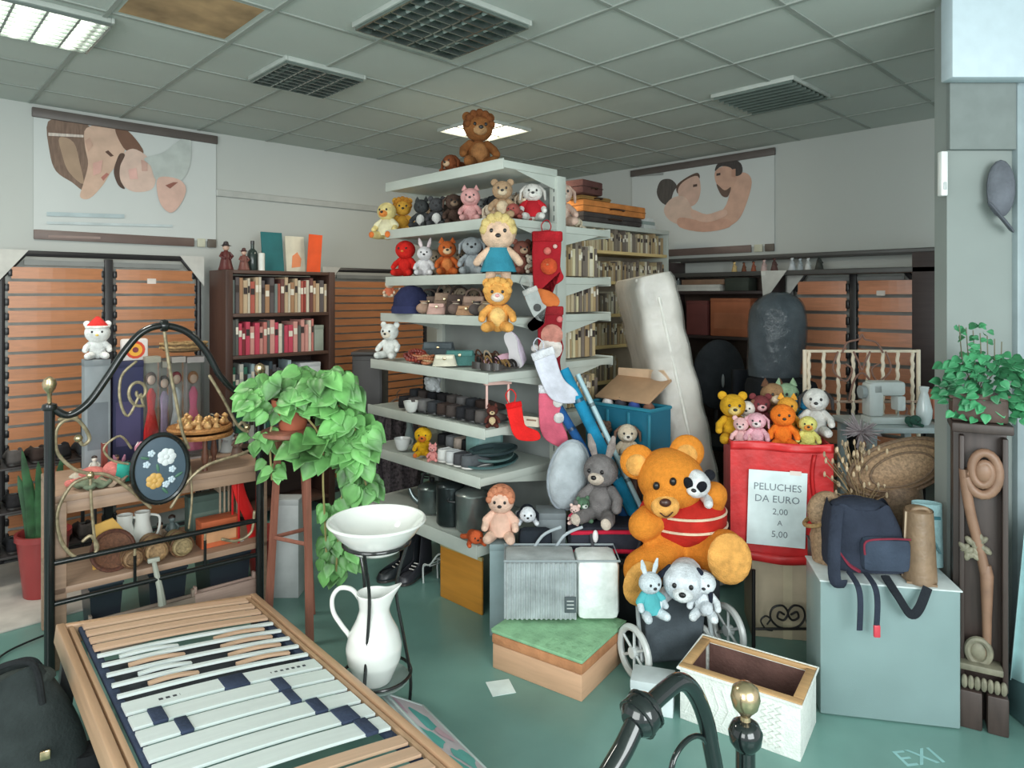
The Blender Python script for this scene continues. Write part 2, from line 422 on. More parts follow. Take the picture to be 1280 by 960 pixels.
printed(po, 'v', pl, [
 ('printed_hair', (128, 104, 90), [(60, 152), (88, 150), (112, 158), (116, 180), (112, 215), (106, 238), (90, 228), (70, 214), (62, 190)]),
 ('printed_hair_light', (168, 142, 120), [(74, 172), (92, 178), (100, 205), (104, 230), (86, 215), (78, 195)]),
 ('printed_face', (206, 174, 154), [(108, 160), (138, 156), (150, 165), (158, 180), (150, 200), (138, 216), (128, 232), (112, 248), (100, 246), (104, 230), (110, 205), (106, 182)]),
 ('printed_fringe', (120, 88, 72), [(144, 160), (160, 164), (178, 186), (176, 194), (160, 190), (150, 178)]),
 ('printed_child_face', (214, 186, 172), [(152, 194), (166, 186), (184, 196), (194, 214), (192, 234), (178, 240), (162, 238), (150, 226), (147, 208)]),
 ('printed_child_hair', (92, 70, 60), [(150, 192), (156, 194), (150, 208), (150, 224), (156, 236), (148, 232), (142, 216), (145, 202)]),
 ('printed_lips', (178, 116, 106), [(126, 222), (133, 216), (136, 218), (129, 226)]),
 ('printed_eyelash', (96, 70, 60), [(131, 190), (138, 196), (142, 195), (135, 188)]),
 ('printed_ear', (196, 160, 142), [(106, 176), (112, 172), (116, 182), (110, 190)]),
 ('printed_cheek', (214, 168, 156), [(116, 204), (128, 200), (126, 216), (116, 220)]),
 ('printed_child_ear', (198, 160, 148), [(176, 200), (184, 202), (184, 214), (177, 214)]),
 ('printed_child_cheek', (222, 176, 166), [(160, 212), (170, 210), (172, 224), (162, 224)]),
 ('printed_hairband', (214, 200, 190), [(60, 166), (104, 169), (104, 172), (60, 170)]),
 ('printed_shirt', (186, 192, 188), [(180, 198), (205, 190), (226, 174), (238, 176), (236, 210), (222, 228), (196, 226), (188, 208)]),
 ('printed_hand', (214, 178, 164), [(198, 222), (222, 224), (232, 236), (226, 254), (214, 266), (202, 258), (196, 240)]),
 ('printed_finger_gap', (150, 96, 84), [(206, 232), (216, 228), (222, 228), (212, 236)]),
 ('printed_caption', (176, 190, 194), [(58, 265), (155, 268), (155, 273), (58, 270)]),
 ('printed_caption_line', (192, 202, 204), [(58, 277), (215, 281), (215, 284), (58, 280)]),
 ('printed_band_caption', (150, 130, 124), [(60, 294), (125, 296), (125, 299), (60, 297)])], pA)
pl = UR-.012
vA, vB = on_u(968, 180, pl).y, on_u(790, 205, pl).y
po = poster('wall_poster', 'white advertising poster of an embracing couple on the right wall', vA, vB, pl, 'u')
printed(po, 'u', pl, [
 ('printed_hair', (84, 78, 74), [(826, 226), (838, 224), (846, 232), (842, 240), (836, 256), (826, 252), (821, 240)]),
 ('printed_hair_band', (96, 74, 64), [(846, 232), (858, 222), (872, 216), (874, 224), (860, 228), (848, 242)]),
 ('printed_woman_face', (206, 172, 156), [(856, 226), (872, 220), (876, 236), (872, 252), (862, 258), (850, 248), (848, 236)]),
 ('printed_woman_body', (210, 182, 166), [(840, 248), (856, 246), (866, 262), (876, 276), (900, 282), (892, 288), (860, 284), (838, 276), (830, 262)]),
 ('printed_man_body', (208, 168, 148), [(918, 222), (932, 216), (940, 228), (932, 258), (922, 276), (906, 284), (880, 284), (872, 270), (894, 268), (908, 256)]),
 ('printed_man_face', (202, 162, 142), [(896, 212), (914, 206), (922, 214), (918, 232), (910, 242), (900, 236), (894, 224)]),
 ('printed_man_hair', (70, 64, 62), [(894, 214), (898, 204), (912, 198), (926, 204), (928, 216), (920, 220), (914, 210), (902, 208)]),
 ('printed_beard', (104, 84, 74), [(896, 230), (906, 238), (914, 234), (910, 246), (902, 244)]),
 ('printed_arm', (204, 160, 140), [(850, 272), (880, 276), (910, 274), (912, 284), (880, 290), (850, 284)]),
 ('printed_man_eye', (70, 60, 56), [(896, 217), (901, 216), (901, 219), (896, 220)]),
 ('printed_man_ear', (190, 146, 126), [(915, 212), (920, 211), (920, 222), (915, 221)]),
 ('printed_woman_eye', (84, 66, 60), [(867, 231), (872, 230), (872, 233), (867, 234)]),
 ('printed_woman_arm', (214, 178, 160), [(866, 262), (884, 268), (906, 262), (908, 270), (884, 278), (866, 272)]),
 ('printed_heading', (150, 152, 150), [(797, 218), (830, 216), (830, 219), (797, 221)])], vB)
# ================================================================== pillar, shutter box and glass on the right
pill = mat('pillar paint', (138, 146, 143), .8, var=.03, scale=3)
def FB(mb, x0, x1, y0, y1, z0, z1, bev=0.):
    """box in the shop-front frame as local coordinates"""
    return mb.span((x0, y0, z0), (x1, y1, z1), bev)
m = MB(); FB(m, 1.765, 2.03, 2.76, 2.84, 0, CEIL); struct('wall_pillar', m, pill, rot=(0, 0, FACE), smooth=False)
m = MB(); FB(m, 1.762, 2.03, 2.735, 2.76, 2.19, CEIL-.02, .003); struct('trim_2', m, mat('lintel', (122, 130, 128), .8, var=.03), rot=(0, 0, FACE), smooth=False)
m = MB(); FB(m, 1.72, 2.5, 2.655, 2.73, ZW(97, 2.66), CEIL-.012, .006); tag(m.build('shutter_box', mat('shutter box', (190, 206, 214), .5, var=.02), rot=(0, 0, FACE)), 'pale blue roller shutter box under the ceiling above the pillar', 'shutter box')
# glazed shop front returning towards the camera
win = MB(); x0, x1, yy = 2.03, 2.75, 2.76
for a, b in (((x0, yy-.03, 0), (x0+.035, yy+.03, 2.5)), ((x1-.05, yy-.03, 0), (x1, yy+.03, 2.5)), ((x0, yy-.03, 2.44), (x1, yy+.03, 2.5)), ((x0, yy-.03, 0), (x1, yy+.03, .12))): win.span(a, b, .004)
wf = struct('window_1', win, paint((150, 164, 168)), rot=(0, 0, FACE))
m = MB(); m.span((x0+.035, yy-.004, .12), (x1-.05, yy+.004, 2.44)); m.build('pane', mat('window glass', (205, 228, 234), .08, var=0, trans=.75, alpha=1), wf, smooth=False)
m = MB(); m.span((x0, yy-.03, 2.5), (x1, yy+.03, CEIL)); struct('wall_front', m, pill, rot=(0, 0, FACE), smooth=False)
# sheet of corrugated plastic leaning at the lower right
def cs(u, v):
    z = .16+v*.62; lean = .05*(1-v)
    return (1.87+u*.5+.02*v, 2.5-.06*u+.016*math.sin(u*70)+lean, z)
m = MB(); m.grid(cs, 130, 6); o = m.build('corrugated_sheet', mat('corrugated teal', (150, 186, 188), .4, var=.05), rot=(0, 0, FACE), solid=.003)
tag(o, 'pale teal corrugated plastic sheet leaning beside the carved pilaster', 'plastic sheet')
m = MB(); FB(m, 1.9, 2.5, 2.42, 2.68, 0, .16, .01); tag(m.build('low_plinth', paint((70, 98, 100)), rot=(0, 0, FACE)), 'low dark teal plinth beneath the corrugated sheet', 'plinth')
# small things on the pillar
t = thing('hanging_cap', 'dark grey peaked cap hanging high on the pillar by the glass', 'cap', W(XW(1251, 2.72), 2.72, ZW(245, 2.72)), FACE)
m = MB(); m.ell((0, 0, .03), (.055, .03, .115)); m.build('crown', clothmat((104, 108, 116)), t)
m = MB(); m.tube(catmull([(-.045, -.01, -.04), (-.01, -.03, -.1), (.03, -.01, -.13)], 4), .022, 8, flat=.35, rnd=True); m.build('peak', clothmat((96, 100, 108)), t)
t = thing('door_contact', 'small white plastic plate high on the pillar edge', 'wall plate', W(1.735, 2.74, ZW(218, 2.75)), FACE)
m = MB(); m.box((0, 0, 0), (.028, .03, .18), bev=.006); m.build('plate', plastic((222, 226, 224)), t)
m = MB(); m.box((0, -.016, -.05), (.012, .006, .03), bev=.002); m.build('button', plastic((180, 186, 186)), t)

me_ = text_mesh('EXI', .11); o_ = bpy.data.objects.new('pale_lettering', me_); me_.materials.append(paper((150, 196, 196))); COL.objects.link(o_); o_.parent = COL.objects['floor']  # pale letters laid flat on the floor
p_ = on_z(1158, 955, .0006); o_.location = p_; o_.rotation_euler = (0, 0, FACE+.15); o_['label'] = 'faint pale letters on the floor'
# ================================================================== upright slatted bed bases
slat_m = woodmat('slat beech', (184, 122, 82), .35, .16, (3, 40, 40))
dkmetal = paint((44, 42, 44), .4); tab_m = plastic((30, 30, 32))
card_m = paper((200, 198, 192))
def bed_base(label, loc, rz, wd, ht, cols, lean=0., slats=None, corner='both', pitch=.088, slat=slat_m, foot=0.):
    """frame in local x,z ; the front looks along -y"""
    t = thing('slatted_bed', label, 'bed base', loc, rot=(-lean, 0, rz))
    r = .018; c = .14
    m = MB()
    out = [(0, 0, foot), (0, 0, ht-c), (c*.8, 0, ht), (wd-c*.8, 0, ht), (wd, 0, ht-c), (wd, 0, foot)] if corner else [(0, 0, foot), (0, 0, ht), (wd, 0, ht), (wd, 0, foot)]
    for a, b in zip(out, out[1:]+out[:1]): m.tube([a, b], r, 8, rnd=True)
    m.build('frame', dkmetal, t)
    m = MB(); m.box((wd/2, .01, ht-.055), (wd-2*c*.8, .012, .03)); m.build('head_bar', paint((130, 132, 130)), t)
    if cols == 2:
        m = MB(); m.box((wd/2, .004, (ht+foot)/2), (.05, .03, ht-foot-.04), bev=.006); m.build('centre_beam', dkmetal, t)
    xs = [(.03, wd/2-.04), (wd/2+.04, wd-.03)] if cols == 2 else [(.03, wd-.03)]
    n = int((ht-foot-.16)/pitch)
    for (a, b) in xs:
        for k in range(n):
            z = ht-.12-k*pitch; L = b-a
            cut = max(0, (z-(ht-c)))*.8 if corner else 0
            a2 = a+(cut if a < .05 else 0); b2 = b-(cut if b > wd-.05 else 0); L = b2-a2
            q = MB(); q.grid(lambda u, v: (a2+u*L, -.012-.018*math.sin(PI*u), z-pitch*.4+v*pitch*.8), 8, 2)
            s = q.build('slat', slat, t, solid=.009, smooth=False)
            for xx in (a2-.004, b2+.004):
                e = MB(); e.box((xx, -.008, z), (.022, .02, pitch*.5), bev=.004); e.build('end_cap', tab_m, s)
    if corner:
        for sx, on in ((0, corner in ('both', 'left')), (1, corner in ('both', 'right'))):
            if not on: continue
            X = (lambda d: d) if sx == 0 else (lambda d: wd-d)
            q = MB(); q.prism([(X(-.03), ht+.02), (X(c*.8+.02), ht+.02), (X(-.03), ht-c-.05)], .004); q.build('corner_card', card_m, t, loc=(0, -.024, 0), label='white cardboard corner protector')
    q = MB(); q.box((wd*.72, -.034, ht-.16), (.055, .002, .035)); q.build('sticker', paper((226, 214, 206)), t)
    return t
bed_base('double orange slatted bed base standing against the wall under the mother and child poster', (.6, 5.04, 0), 0, 1.13, 1.86, 2)
bed_base('single slatted bed base with a white corner card between the bookcase and the white shelving', (2.7, 5.02, 0), 0, 1.0, 1.815, 1, corner='left', pitch=.062)
bed_base('slatted bed base with orange slats and centre beam standing behind the cream iron headboard', (5.12, 2.27, 0), -PI/2, .88, 1.78, 2, corner='left', pitch=.12, slat=woodmat('slat beech brightened', (216, 146, 112), .35, .12, (3, 40, 40)))  # slat colour lightened to make up for little light reaching this base
# ================================================================== dark bookcase
bc = thing('bookcase', 'dark brown wooden bookcase with three rows of books against the left wall', 'bookcase', (1.775, 4.66, 0))
dkwood = woodmat('dark walnut', (74, 50, 42), .5, .25, (30, 30, 2)); BW, BD, BH = .82, .3, 1.78
for x in (0, BW-.05):
    m = MB(); m.span((x, 0, 0), (x+.05, BD, BH), .003); m.build('side_panel', dkwood, bc)
bshz = [.08, .55, .86, 1.165, 1.455, 1.755]
for z in bshz:
    m = MB(); m.span((.05, .006, z), (BW-.05, BD, z+.024), .002); m.build('shelf', woodmat('walnut shelf', (86, 62, 52), .5, .2, (2, 30, 30)), bc)
m = MB(); m.span((.05, BD-.01, .02), (BW-.05, BD, BH-.03)); m.build('back_panel', woodmat('walnut back', (60, 44, 38), .6, .2), bc)
palA = [(150, 62, 54), (192, 168, 138), (168, 128, 96), (92, 84, 84), (206, 196, 176), (112, 72, 66), (176, 92, 78), (124, 132, 128)]
hueA = ['brick red', 'pale tan', 'light brown', 'charcoal', 'cream', 'maroon', 'coral', 'grey green']
book_row((1.775+.055, 4.685, bshz[4]+.025), 0, .71, (.2, .255), (.15, .2), (.016, .034), palA, 3, 'on the top shelf of the dark bookcase', 'books on the top shelf of the dark bookcase', hueA)
palB = [(176, 58, 62), (208, 150, 140), (214, 204, 188), (128, 48, 52), (196, 120, 112), (96, 96, 92), (196, 70, 92)]
hueB = ['red', 'salmon', 'cream', 'dark red', 'rose', 'charcoal', 'magenta']
book_row((1.775+.055, 4.685, bshz[3]+.025), 0, .62, (.19, .25), (.15, .2), (.016, .036), palB, 8, 'on the middle shelf of the dark bookcase', 'books on the middle shelf of the dark bookcase', hueB)
palC = [(60, 74, 84), (52, 110, 92), (196, 196, 190), (84, 84, 90), (160, 180, 186)]
hueC = ['slate', 'green', 'white', 'dark grey', 'pale blue']
book_row((1.775+.055, 4.685, bshz[2]+.025), 0, .5, (.17, .25), (.15, .2), (.02, .04), palC, 14, 'on the third shelf of the dark bookcase', 'books on the third shelf of the dark bookcase', hueC)
book_row((1.775+.055, 4.685, bshz[1]+.025), 0, .5, (.17, .25), (.15, .2), (.02, .04), palC, 21, 'on the lowest row of the dark bookcase', 'books on the lowest row of the dark bookcase', hueC)
# things on the bookcase
Z = BH; V0 = 4.8
def top(px, z=Z, v=4.74): return on_v(px, 300, v).x
t = thing('picture_book', 'tall teal picture book standing on top of the dark bookcase', 'book', (top(332), 4.78, Z), rot=(math.radians(-8), 0, 0))
m = MB(); m.span((0, 0, 0), (.16, .012, .29), .002); m.build('cover', paper((40, 108, 112)), t); m = MB(); m.span((.004, .012, .003), (.157, .022, .286)); m.build('page_block', paper((222, 214, 196)), t)
t = thing('picture_book', 'white picture book with an orange figure on top of the dark bookcase', 'book', (top(363), 4.80, Z), rot=(math.radians(-6), 0, 0))
m = MB(); m.span((0, 0, 0), (.15, .012, .27), .002); m.build('cover', paper((214, 206, 186)), t); m = MB(); m.span((.004, .012, .003), (.147, .022, .266)); m.build('page_block', paper((226, 220, 206)), t)
m = MB(); m.prism([(.04, .03), (.11, .04), (.12, .1), (.09, .15), (.05, .12)], .001); m.build('cover_picture', paper((226, 140, 96)), t, loc=(0, -.0016, 0))
t = thing('picture_book', 'bright orange book leaning at the end of the dark bookcase top', 'book', (top(384), 4.75, Z), rot=(math.radians(-5), math.radians(4), math.radians(-20)))
m = MB(); m.span((0, 0, 0), (.1, .012, .29), .002); m.build('cover', paper((228, 84, 32)), t); m = MB(); m.span((.003, .012, .003), (.098, .024, .286)); m.build('page_block', paper((230, 220, 200)), t)
def figurine(loc, h, label, rgb, skin=(206, 170, 150), hat=None, group=None, rz=0):
    t = thing('figurine', label, 'figurine', loc, rz, group)
    m = MB(); m.lathe([(.26*h, 0), (.27*h, .03*h), (.24*h, .1*h), (.17*h, .42*h), (.14*h, .6*h), (.07*h, .7*h), (.05*h, .74*h)], 12)
    for sx in (-1, 1): m.tube([(sx*.13*h, 0, .62*h), (sx*.22*h, -.05*h, .5*h), (sx*.1*h, -.16*h, .42*h)], .05*h, 7, rnd=True)
    m.build('body', paint(rgb), t)
    m = MB(); m.ell((0, 0, .82*h), (.12*h, .12*h, .13*h), seg=10, rings=7); m.build('head', paint(skin), t)
    m = MB(); m.ell((0, .02*h, .88*h), (.13*h, .13*h, .1*h), seg=10, rings=7)
    if hat: m.lathe([(.2*h, .88*h), (.1*h, .92*h), (.08*h, 1.02*h), (.01*h, 1.05*h)], 10)
    m.build('hat' if hat else 'hair', paint(hat or (50, 36, 30)), t)
    return t
figurine((top(282)+.01, 4.76, Z), .19, 'dark red figurine with a pointed hat at the near end of the bookcase top', (92, 40, 38), hat=(50, 40, 42))
figurine((top(298)+.03, 4.72, Z), .15, 'small brown and white figurine beside the red one on the bookcase top', (120, 74, 66), hat=(78, 40, 40))
def bottle(loc, h, label, rgb, name='bottle', cat='bottle', group=None, cap=(60, 60, 60), trans=0.):
    t = thing(name, label, cat, loc, group=group)
    m = MB(); m.lathe([(.16*h, 0), (.17*h, .02*h), (.17*h, .55*h), (.14*h, .66*h), (.06*h, .74*h), (.055*h, .9*h)], 14); m.build('body', mat('glass '+hexname(rgb), rgb, .15, var=.03, trans=trans), t)
    m = MB(); m.lathe([(.065*h, .89*h), (.065*h, h), (.05*h, 1.01*h)], 12); m.build('cap', plastic(cap), t)
    return t
bottle((top(317), 4.76, Z), .21, 'dark green bottle standing beside the teal book on the bookcase', (54, 66, 62))
t = thing('candle', 'short white candle in front of the dark bottle on the bookcase', 'candle', (top(324), 4.70, Z))
m = MB(); m.lathe([(.022, 0), (.022, .12), (.018, .124)], 14); m.build('wax', paint((226, 226, 218)), t); m = MB(); m.cyl((0, 0, .12), (0, 0, .14), .002, seg=6); m.build('wick', paint((40, 36, 34)), t)
def packbox(loc, d, label, rgb, rz=0., name='box', cat='box', group=None, lidc=None, stripe=None, rot=None):
    t = thing(name, label, cat, loc, rz, group, rot=rot)
    m = MB(); m.span((0, 0, 0), d, .003); m.build('carton', paper(rgb), t)
    m = MB(); m.span((-.001, -.001, d[2]-.03), (d[0]+.001, d[1]+.001, d[2]+.0015), .002); m.build('lid', paper(lidc or [c*.93 for c in rgb]), t)
    if stripe:
        m = MB(); m.span((d[0]*.1, -.0015, d[2]*.2), (d[0]*.9, .001, d[2]*.62)); m.build('printed_panel', paper(stripe), t)
    return t
packbox((2.33, 4.69, bshz[2]+.025), (.16, .2, .22), 'white carton with a blue panel at the end of the third bookcase shelf', (206, 210, 214), stripe=(110, 150, 170))
packbox((2.44, 4.69, bshz[3]+.025), (.075, .18, .19), 'grey green patterned box after the red books on the middle bookcase shelf', (150, 158, 146))
# ================================================================== slatted base lying in front (with loose fit)
A = Vector((-.6706, 1, -.4824))*2.6
ab = Vector((1.186, 1, -.192)).normalized(); ee = Vector((.8435, -1, .04)).normalized()
nn = ee.cross(ab).normalized()
if nn.z < 0: nn = -nn
ee = ab.cross(nn)*1.
if ee.y > 0: ee = -ee
def c2w(v): return W(v.x, v.y, v.z+EYE)
o0 = c2w(A); ex = (c2w(A+ab)-o0).normalized(); ey = (c2w(A+ee)-o0).normalized(); ez = ex.cross(ey)
if ez.z < 0: ez = -ez
Mb = Matrix(((ex.x, -ey.x, ez.x, 0), (ex.y, -ey.y, ez.y, 0), (ex.z, -ey.z, ez.z, 0), (0, 0, 0, 1)))
bw, bl = .765, 1.9
bb = thing('slatted_bed', 'wooden bed frame with pale and white slats lying in the foreground', 'bed frame', o0)
bb.rotation_euler = Mb.to_euler()
pine = woodmat('pine frame', (196, 158, 126), .4, .14, (40, 2, 40)); pine2 = woodmat('pine slat', (212, 176, 148), .4, .12, (2, 40, 40))
navy = clothmat((56, 66, 88)); wslat = woodmat('white slat', (222, 230, 228), .35, .05, (2, 30, 30))
def bbox(nm, a, b, m_, par=None, bev=.004, label=None):
    q = MB(); q.span(a, b, bev); return q.build(nm, m_, par or bb, label=label)
# frame: x along head end, y towards the head end (negative = towards the camera), z up
t1 = .028
bbox('side_rail', (0, -bl, -.07), (t1, 0, 0), pine); bbox('side_rail', (bw-t1, -bl, -.07), (bw, 0, 0), pine)
bbox('head_rail', (t1, -t1, -.07), (bw-t1, 0, -.002), pine); bbox('foot_rail', (t1, -bl, -.07), (bw-t1, -bl+t1, -.002), pine)
bbox('inner_rail', (t1+.008, -bl+.04, -.06), (t1+.026, -.035, -.004), pine); bbox('inner_rail', (bw-t1-.026, -bl+.04, -.06), (bw-t1-.008, -.035, -.004), pine)
for x in (.066, bw-.066-.03): bbox('holder_strip', (x, -bl+.05, -.02), (x+.03, -.06, -.002), navy, label='navy rubber slat holder strip')
xa, xb = .075, bw-.075
y = -.07
def slat(y, wdt, m_, zc=.006, x0=xa, x1=xb, nm='slat'):
    q = MB(); q.grid(lambda u, v: (x0+u*(x1-x0), y-v*wdt, zc+.007*math.sin(PI*u)), 10, 2)
    return q.build(nm, m_, bb, solid=.009, smooth=False)
for k in range(4): slat(y-k*.075, .045, pine2)
y -= 4*.075+.012
y_dark = y
for k in range(5):                                   # narrow double slats with sliders
    s = slat(y-k*.084, .017, wslat)
    if k < 4:
        slat(y-k*.084-.04, .016, pine2 if k % 2 else wslat, x0=xa+.06+.012*k, x1=xa+.25, nm='short_slat')
        slat(y-k*.084-.04, .016, pine2, x0=xb-.24, x1=xb-.05, nm='short_slat')
y -= 5*.084-.02
bbox('lumbar_belt', (xa, y+.02, -.03), (xb, y_dark+.02, -.026), mat('dark underlay', (42, 48, 56), .8), label='dark fabric lumbar belt under the narrow slats')
sl_pos = [[(.28, .36)], [(.05, .09), (.42, .46)], [(.1, .135), (.42, .455)], [(.46, .5)], [(.5, .56)], [(.53, .57)], [], []]
for k in range(6):
    yy = y-k*.094
    s = slat(yy, .072, wslat)
    for a, b in sl_pos[k]:
        q = MB(); q.box((xa+(a+b)/2, yy-.038, .013), (b-a, .088, .012), bev=.003); q.build('slider', navy, s)
    if k == 0:
        q = MB()
        for j in range(9): q.box((xa+.1+j*.02, yy-.04, .0125+.003*math.sin(PI*(.16+.033*j))), (.012, .012, .0015))
        q.build('printed_scale', paint((60, 66, 74)), s); q = MB()
        for j in range(9): q.box((xa+.4+j*.02, yy-.04, .0125+.003*math.sin(PI*(.6+.033*j))), (.01, .01, .0015))
        q.build('printed_scale', paint((60, 66, 74)), s)
y -= 6*.094
for k in range(12):
    if y-k*.07 < -bl+.1: break
    slat(y-.03-k*.07, .046, pine2)
for x in (.02, bw-.05):
    for yy in (-.15, -bl+.1):
        q = MB(); q.box((x+.015, yy, -.07-.11), (.05, .05, .22), bev=.004); q.build('leg', dkmetal, bb)
# ================================================================== black iron headboard
hbL = W(-1.945, 2.86, 0); hbw = .881
hang = math.atan2((W(.765, .645)-W(0, 0)).y, (W(.765, .645)-W(0, 0)).x)
iron = mat('black iron', (30, 33, 33), .22, metal=.2, var=.05, coat=.3); brass = mat('aged brass', (196, 176, 140), .25, metal=.9, var=.06)
irongold = mat('gilded iron', (158, 144, 116), .4, metal=.35, var=.2, scale=40)
hb = thing('iron_headboard', 'black iron bed headboard with an arched top and a painted flower medallion', 'headboard', hbL, hang)
for x in (0, hbw):
    q = MB(); q.cyl((x, 0, 0), (x, 0, 1.14), .02, seg=14); q.lathe([(.026, 1.12), (.03, 1.13), (.026, 1.145), (.012, 1.15)], 14, (x, 0, 0)); q.build('post', iron, hb)
    q = MB(); q.lathe([(.008, 1.145), (.009, 1.19), (.013, 1.195), (.022, 1.21), (.027, 1.23), (.022, 1.25), (.004, 1.262)], 16, (x, 0, 0)); q.build('finial', brass, hb)
def H(px, py):                       # picture point on the headboard plane -> local (x,0,z)
    d = _ray(px, py); n = Vector((-math.sin(hang), math.cos(hang), 0)); t_ = (hbL.dot(n))/(d.dot(n)); p = d*t_
    r = Vector((p.x-hbL.x, p.y-hbL.y, 0)); return (r.x*math.cos(hang)+r.y*math.sin(hang), 0, EYE+p.z)
arch = [(0.01, 0, 1.13), H(85, 519), H(110, 504), H(135, 470), H(155, 440), H(178, 415), H(205, 407), H(235, 416), H(258, 440), H(275, 470), H(295, 490), H(310, 494), (hbw-.01, 0, 1.12)]
q = MB(); q.tube(catmull(arch, 6), .016, 12); q.build('arch_tube', iron, hb)
q = MB(); q.lathe([(.01, -.022), (.026, -.014), (.03, 0), (.026, .014), (.01, .022)], 14, M=Matrix.Translation(H(205, 407)) @ Matrix.Rotation(PI/2, 4, 'Y')); q.build('arch_collar', iron, hb)
q = MB(); q.cyl((0, 0, .473), (hbw, 0, .473), .013, seg=10); q.build('cross_rail', iron, hb)
q = MB(); q.cyl((0, 0, .30), (hbw, 0, .30), .012, seg=10); q.build('cross_rail', iron, hb)
for x in (.32, .62):
    q = MB(); q.cyl((x, 0, .30), (x, 0, .43), .007, seg=8); q.build('spindle', iron, hb)
    q = MB(); q.cyl((x-.001, 0, .43), (x+.001, 0, .473), .006, seg=8); q.build('spindle_tip', irongold, hb)
q = MB(); q.box(H(192, 700), (.05, .02, .02), bev=.004); q.tube([H(192, 700), H(200, 735), H(203, 756)], [.01, .014, .018], 8); q.build('lock_bar', paint((170, 172, 160)), hb)
def scroll(nm, pts, r=.0075, m_=irongold):
    q = MB(); q.tube(catmull([H(*p) for p in pts], 5), r, 8, rnd=True); q.build(nm, m_, hb)
def spiral(cx, cy, R, turns, a0, sgn, n=14, sq=1.15):
    return [(cx+R*(1-.8*i/n)*math.cos(a0+sgn*turns*2*PI*i/n), cy+sq*R*(1-.8*i/n)*math.sin(a0+sgn*turns*2*PI*i/n)) for i in range(n+1)]
scroll('scroll', [(74, 524), (92, 523)]+[(104, 532), (112, 548), (104, 556), (98, 548)])
scroll('scroll', [(112, 592), (92, 586), (72, 566), (70, 540), (80, 526), (96, 522)])
scroll('scroll', [(112, 596), (90, 606), (72, 640), (76, 675), (92, 695), (112, 696), (122, 684), (114, 670), (104, 676)])
scroll('scroll', [(114, 592), (135, 594), (160, 610), (188, 634)])
scroll('scroll', [(214, 634), (236, 600), (262, 580), (300, 568), (318, 560)])
scroll('scroll', [(318, 640), (314, 665), (296, 676), (278, 674)])
scroll('scroll', [(262, 470), (280, 500), (296, 530), (310, 540), (304, 528), (298, 532)])
scroll('scroll', [(205, 410), (212, 460), (220, 500), (228, 540), (236, 560)])
scroll('scroll', [(160, 580), (140, 575), (130, 560), (150, 545), (164, 560)], .005)
scroll('scroll', spiral(174, 490, 16, 1.3, 1.2, 1), .007)
scroll('scroll', spiral(174, 490, 16, .01, 1.2, 1, 2)+[(160, 520), (150, 500), (152, 470), (170, 452)], .006)
scroll('scroll', [(236, 570), (240, 620), (236, 660)], .005)
scroll('scroll', [(113, 600), (115, 640), (120, 690)], .006)
for px, py in ((113, 594), (98, 548), (309, 534)):
    q = MB(); q.ell(H(px, py), (.017, .014, .017), seg=10, rings=7); q.build('rosette', brass, hb)
# painted medallion
mc = H(200, 585); rx, rz_ = H(234, 585)[0]-mc[0], mc[2]-H(200, 627)[2]
q = MB(); q.tube([(mc[0]+rx*math.cos(2*PI*k/36), -.012, mc[2]+rz_*math.sin(2*PI*k/36)) for k in range(36)], .012, 8, closed=True); med = q.build('medallion_rim', iron, hb)
q = MB(); q.lathe([(.01, .006), (rx*.6, .004), (rx*.98, 0)], 36, M=Matrix.Translation((mc[0], -.014, mc[2])) @ Matrix.Rotation(PI/2, 4, 'X') @ Matrix.Diagonal((1, rz_/rx, 1, 1))); q.build('medallion', paint((76, 94, 108), .3), hb)
def flower(px, py, rr, rgb, n=6):
    c0 = H(px, py); q = MB()
    for k in range(n):
        a = 2*PI*k/n; q.ell((c0[0]+rr*.65*math.cos(a), -.021, c0[2]+rr*.65*math.sin(a)), (rr*.5, .004, rr*.5), seg=8, rings=5)
    q.ell((c0[0], -.023, c0[2]), (rr*.35, .005, rr*.35), seg=8, rings=5)
    q.build('painted_flower', paint(rgb), med)
flower(207, 570, .036, (226, 232, 234), 7); flower(192, 600, .033, (214, 168, 92), 7)
for px, py in ((188, 566), (214, 585), (213, 598), (182, 580), (206, 604)): flower(px, py, .015, (206, 222, 232), 5)
q = MB()
for px, py, r in ((180, 572, .3), (222, 592, -.5), (205, 612, .9), (196, 584, 1.4)):
    c0 = H(px, py); q.ell((c0[0], -.0195, c0[2]), (.02, .003, .007), rot=(0, r, 0), seg=8, rings=5)
q.build('painted_leaf', paint((76, 118, 96)), med)
# black bag on the floor by the headboard
p = on_z(28, 905, 0)
t = thing('holdall_bag', 'slumped black holdall bag on the floor at the foot of the headboard post', 'bag', W(-1.62, 2.24, 0), FACE+.5)
q = MB(); q.grid(lambda u, v: ((.2*math.cos(2*PI*u)*(1-.55*v**2))-.03*v, .12*math.sin(2*PI*u)*(1-.6*v**2), .36*v+.03*math.sin(9*u)*v), 26, 9, wrap=True); q.build('body', clothmat((52, 58, 58)), t, sub=1)
q = MB(); q.ell((0, 0, .33), (.1, .06, .035)); q.build('top_flap', clothmat((62, 68, 66)), t)
q = MB(); q.tube(catmull([(-.1, -.08, .3), (-.08, -.11, .42), (.04, -.1, .43), (.07, -.08, .28)], 6), .01, 8); q.build('strap', clothmat((38, 40, 42)), t)
for x in (-.1, .08):
    q = MB(); q.box((x, -.115, .13), (.03, .012, .03), bev=.004); q.build('buckle', brass, t)
q = MB(); q.lathe([(.05, 0), (.055, .03), (.05, .06)], 16, (.19, -.02, 0)); q.build('side_pocket', clothmat((34, 36, 38)), t)
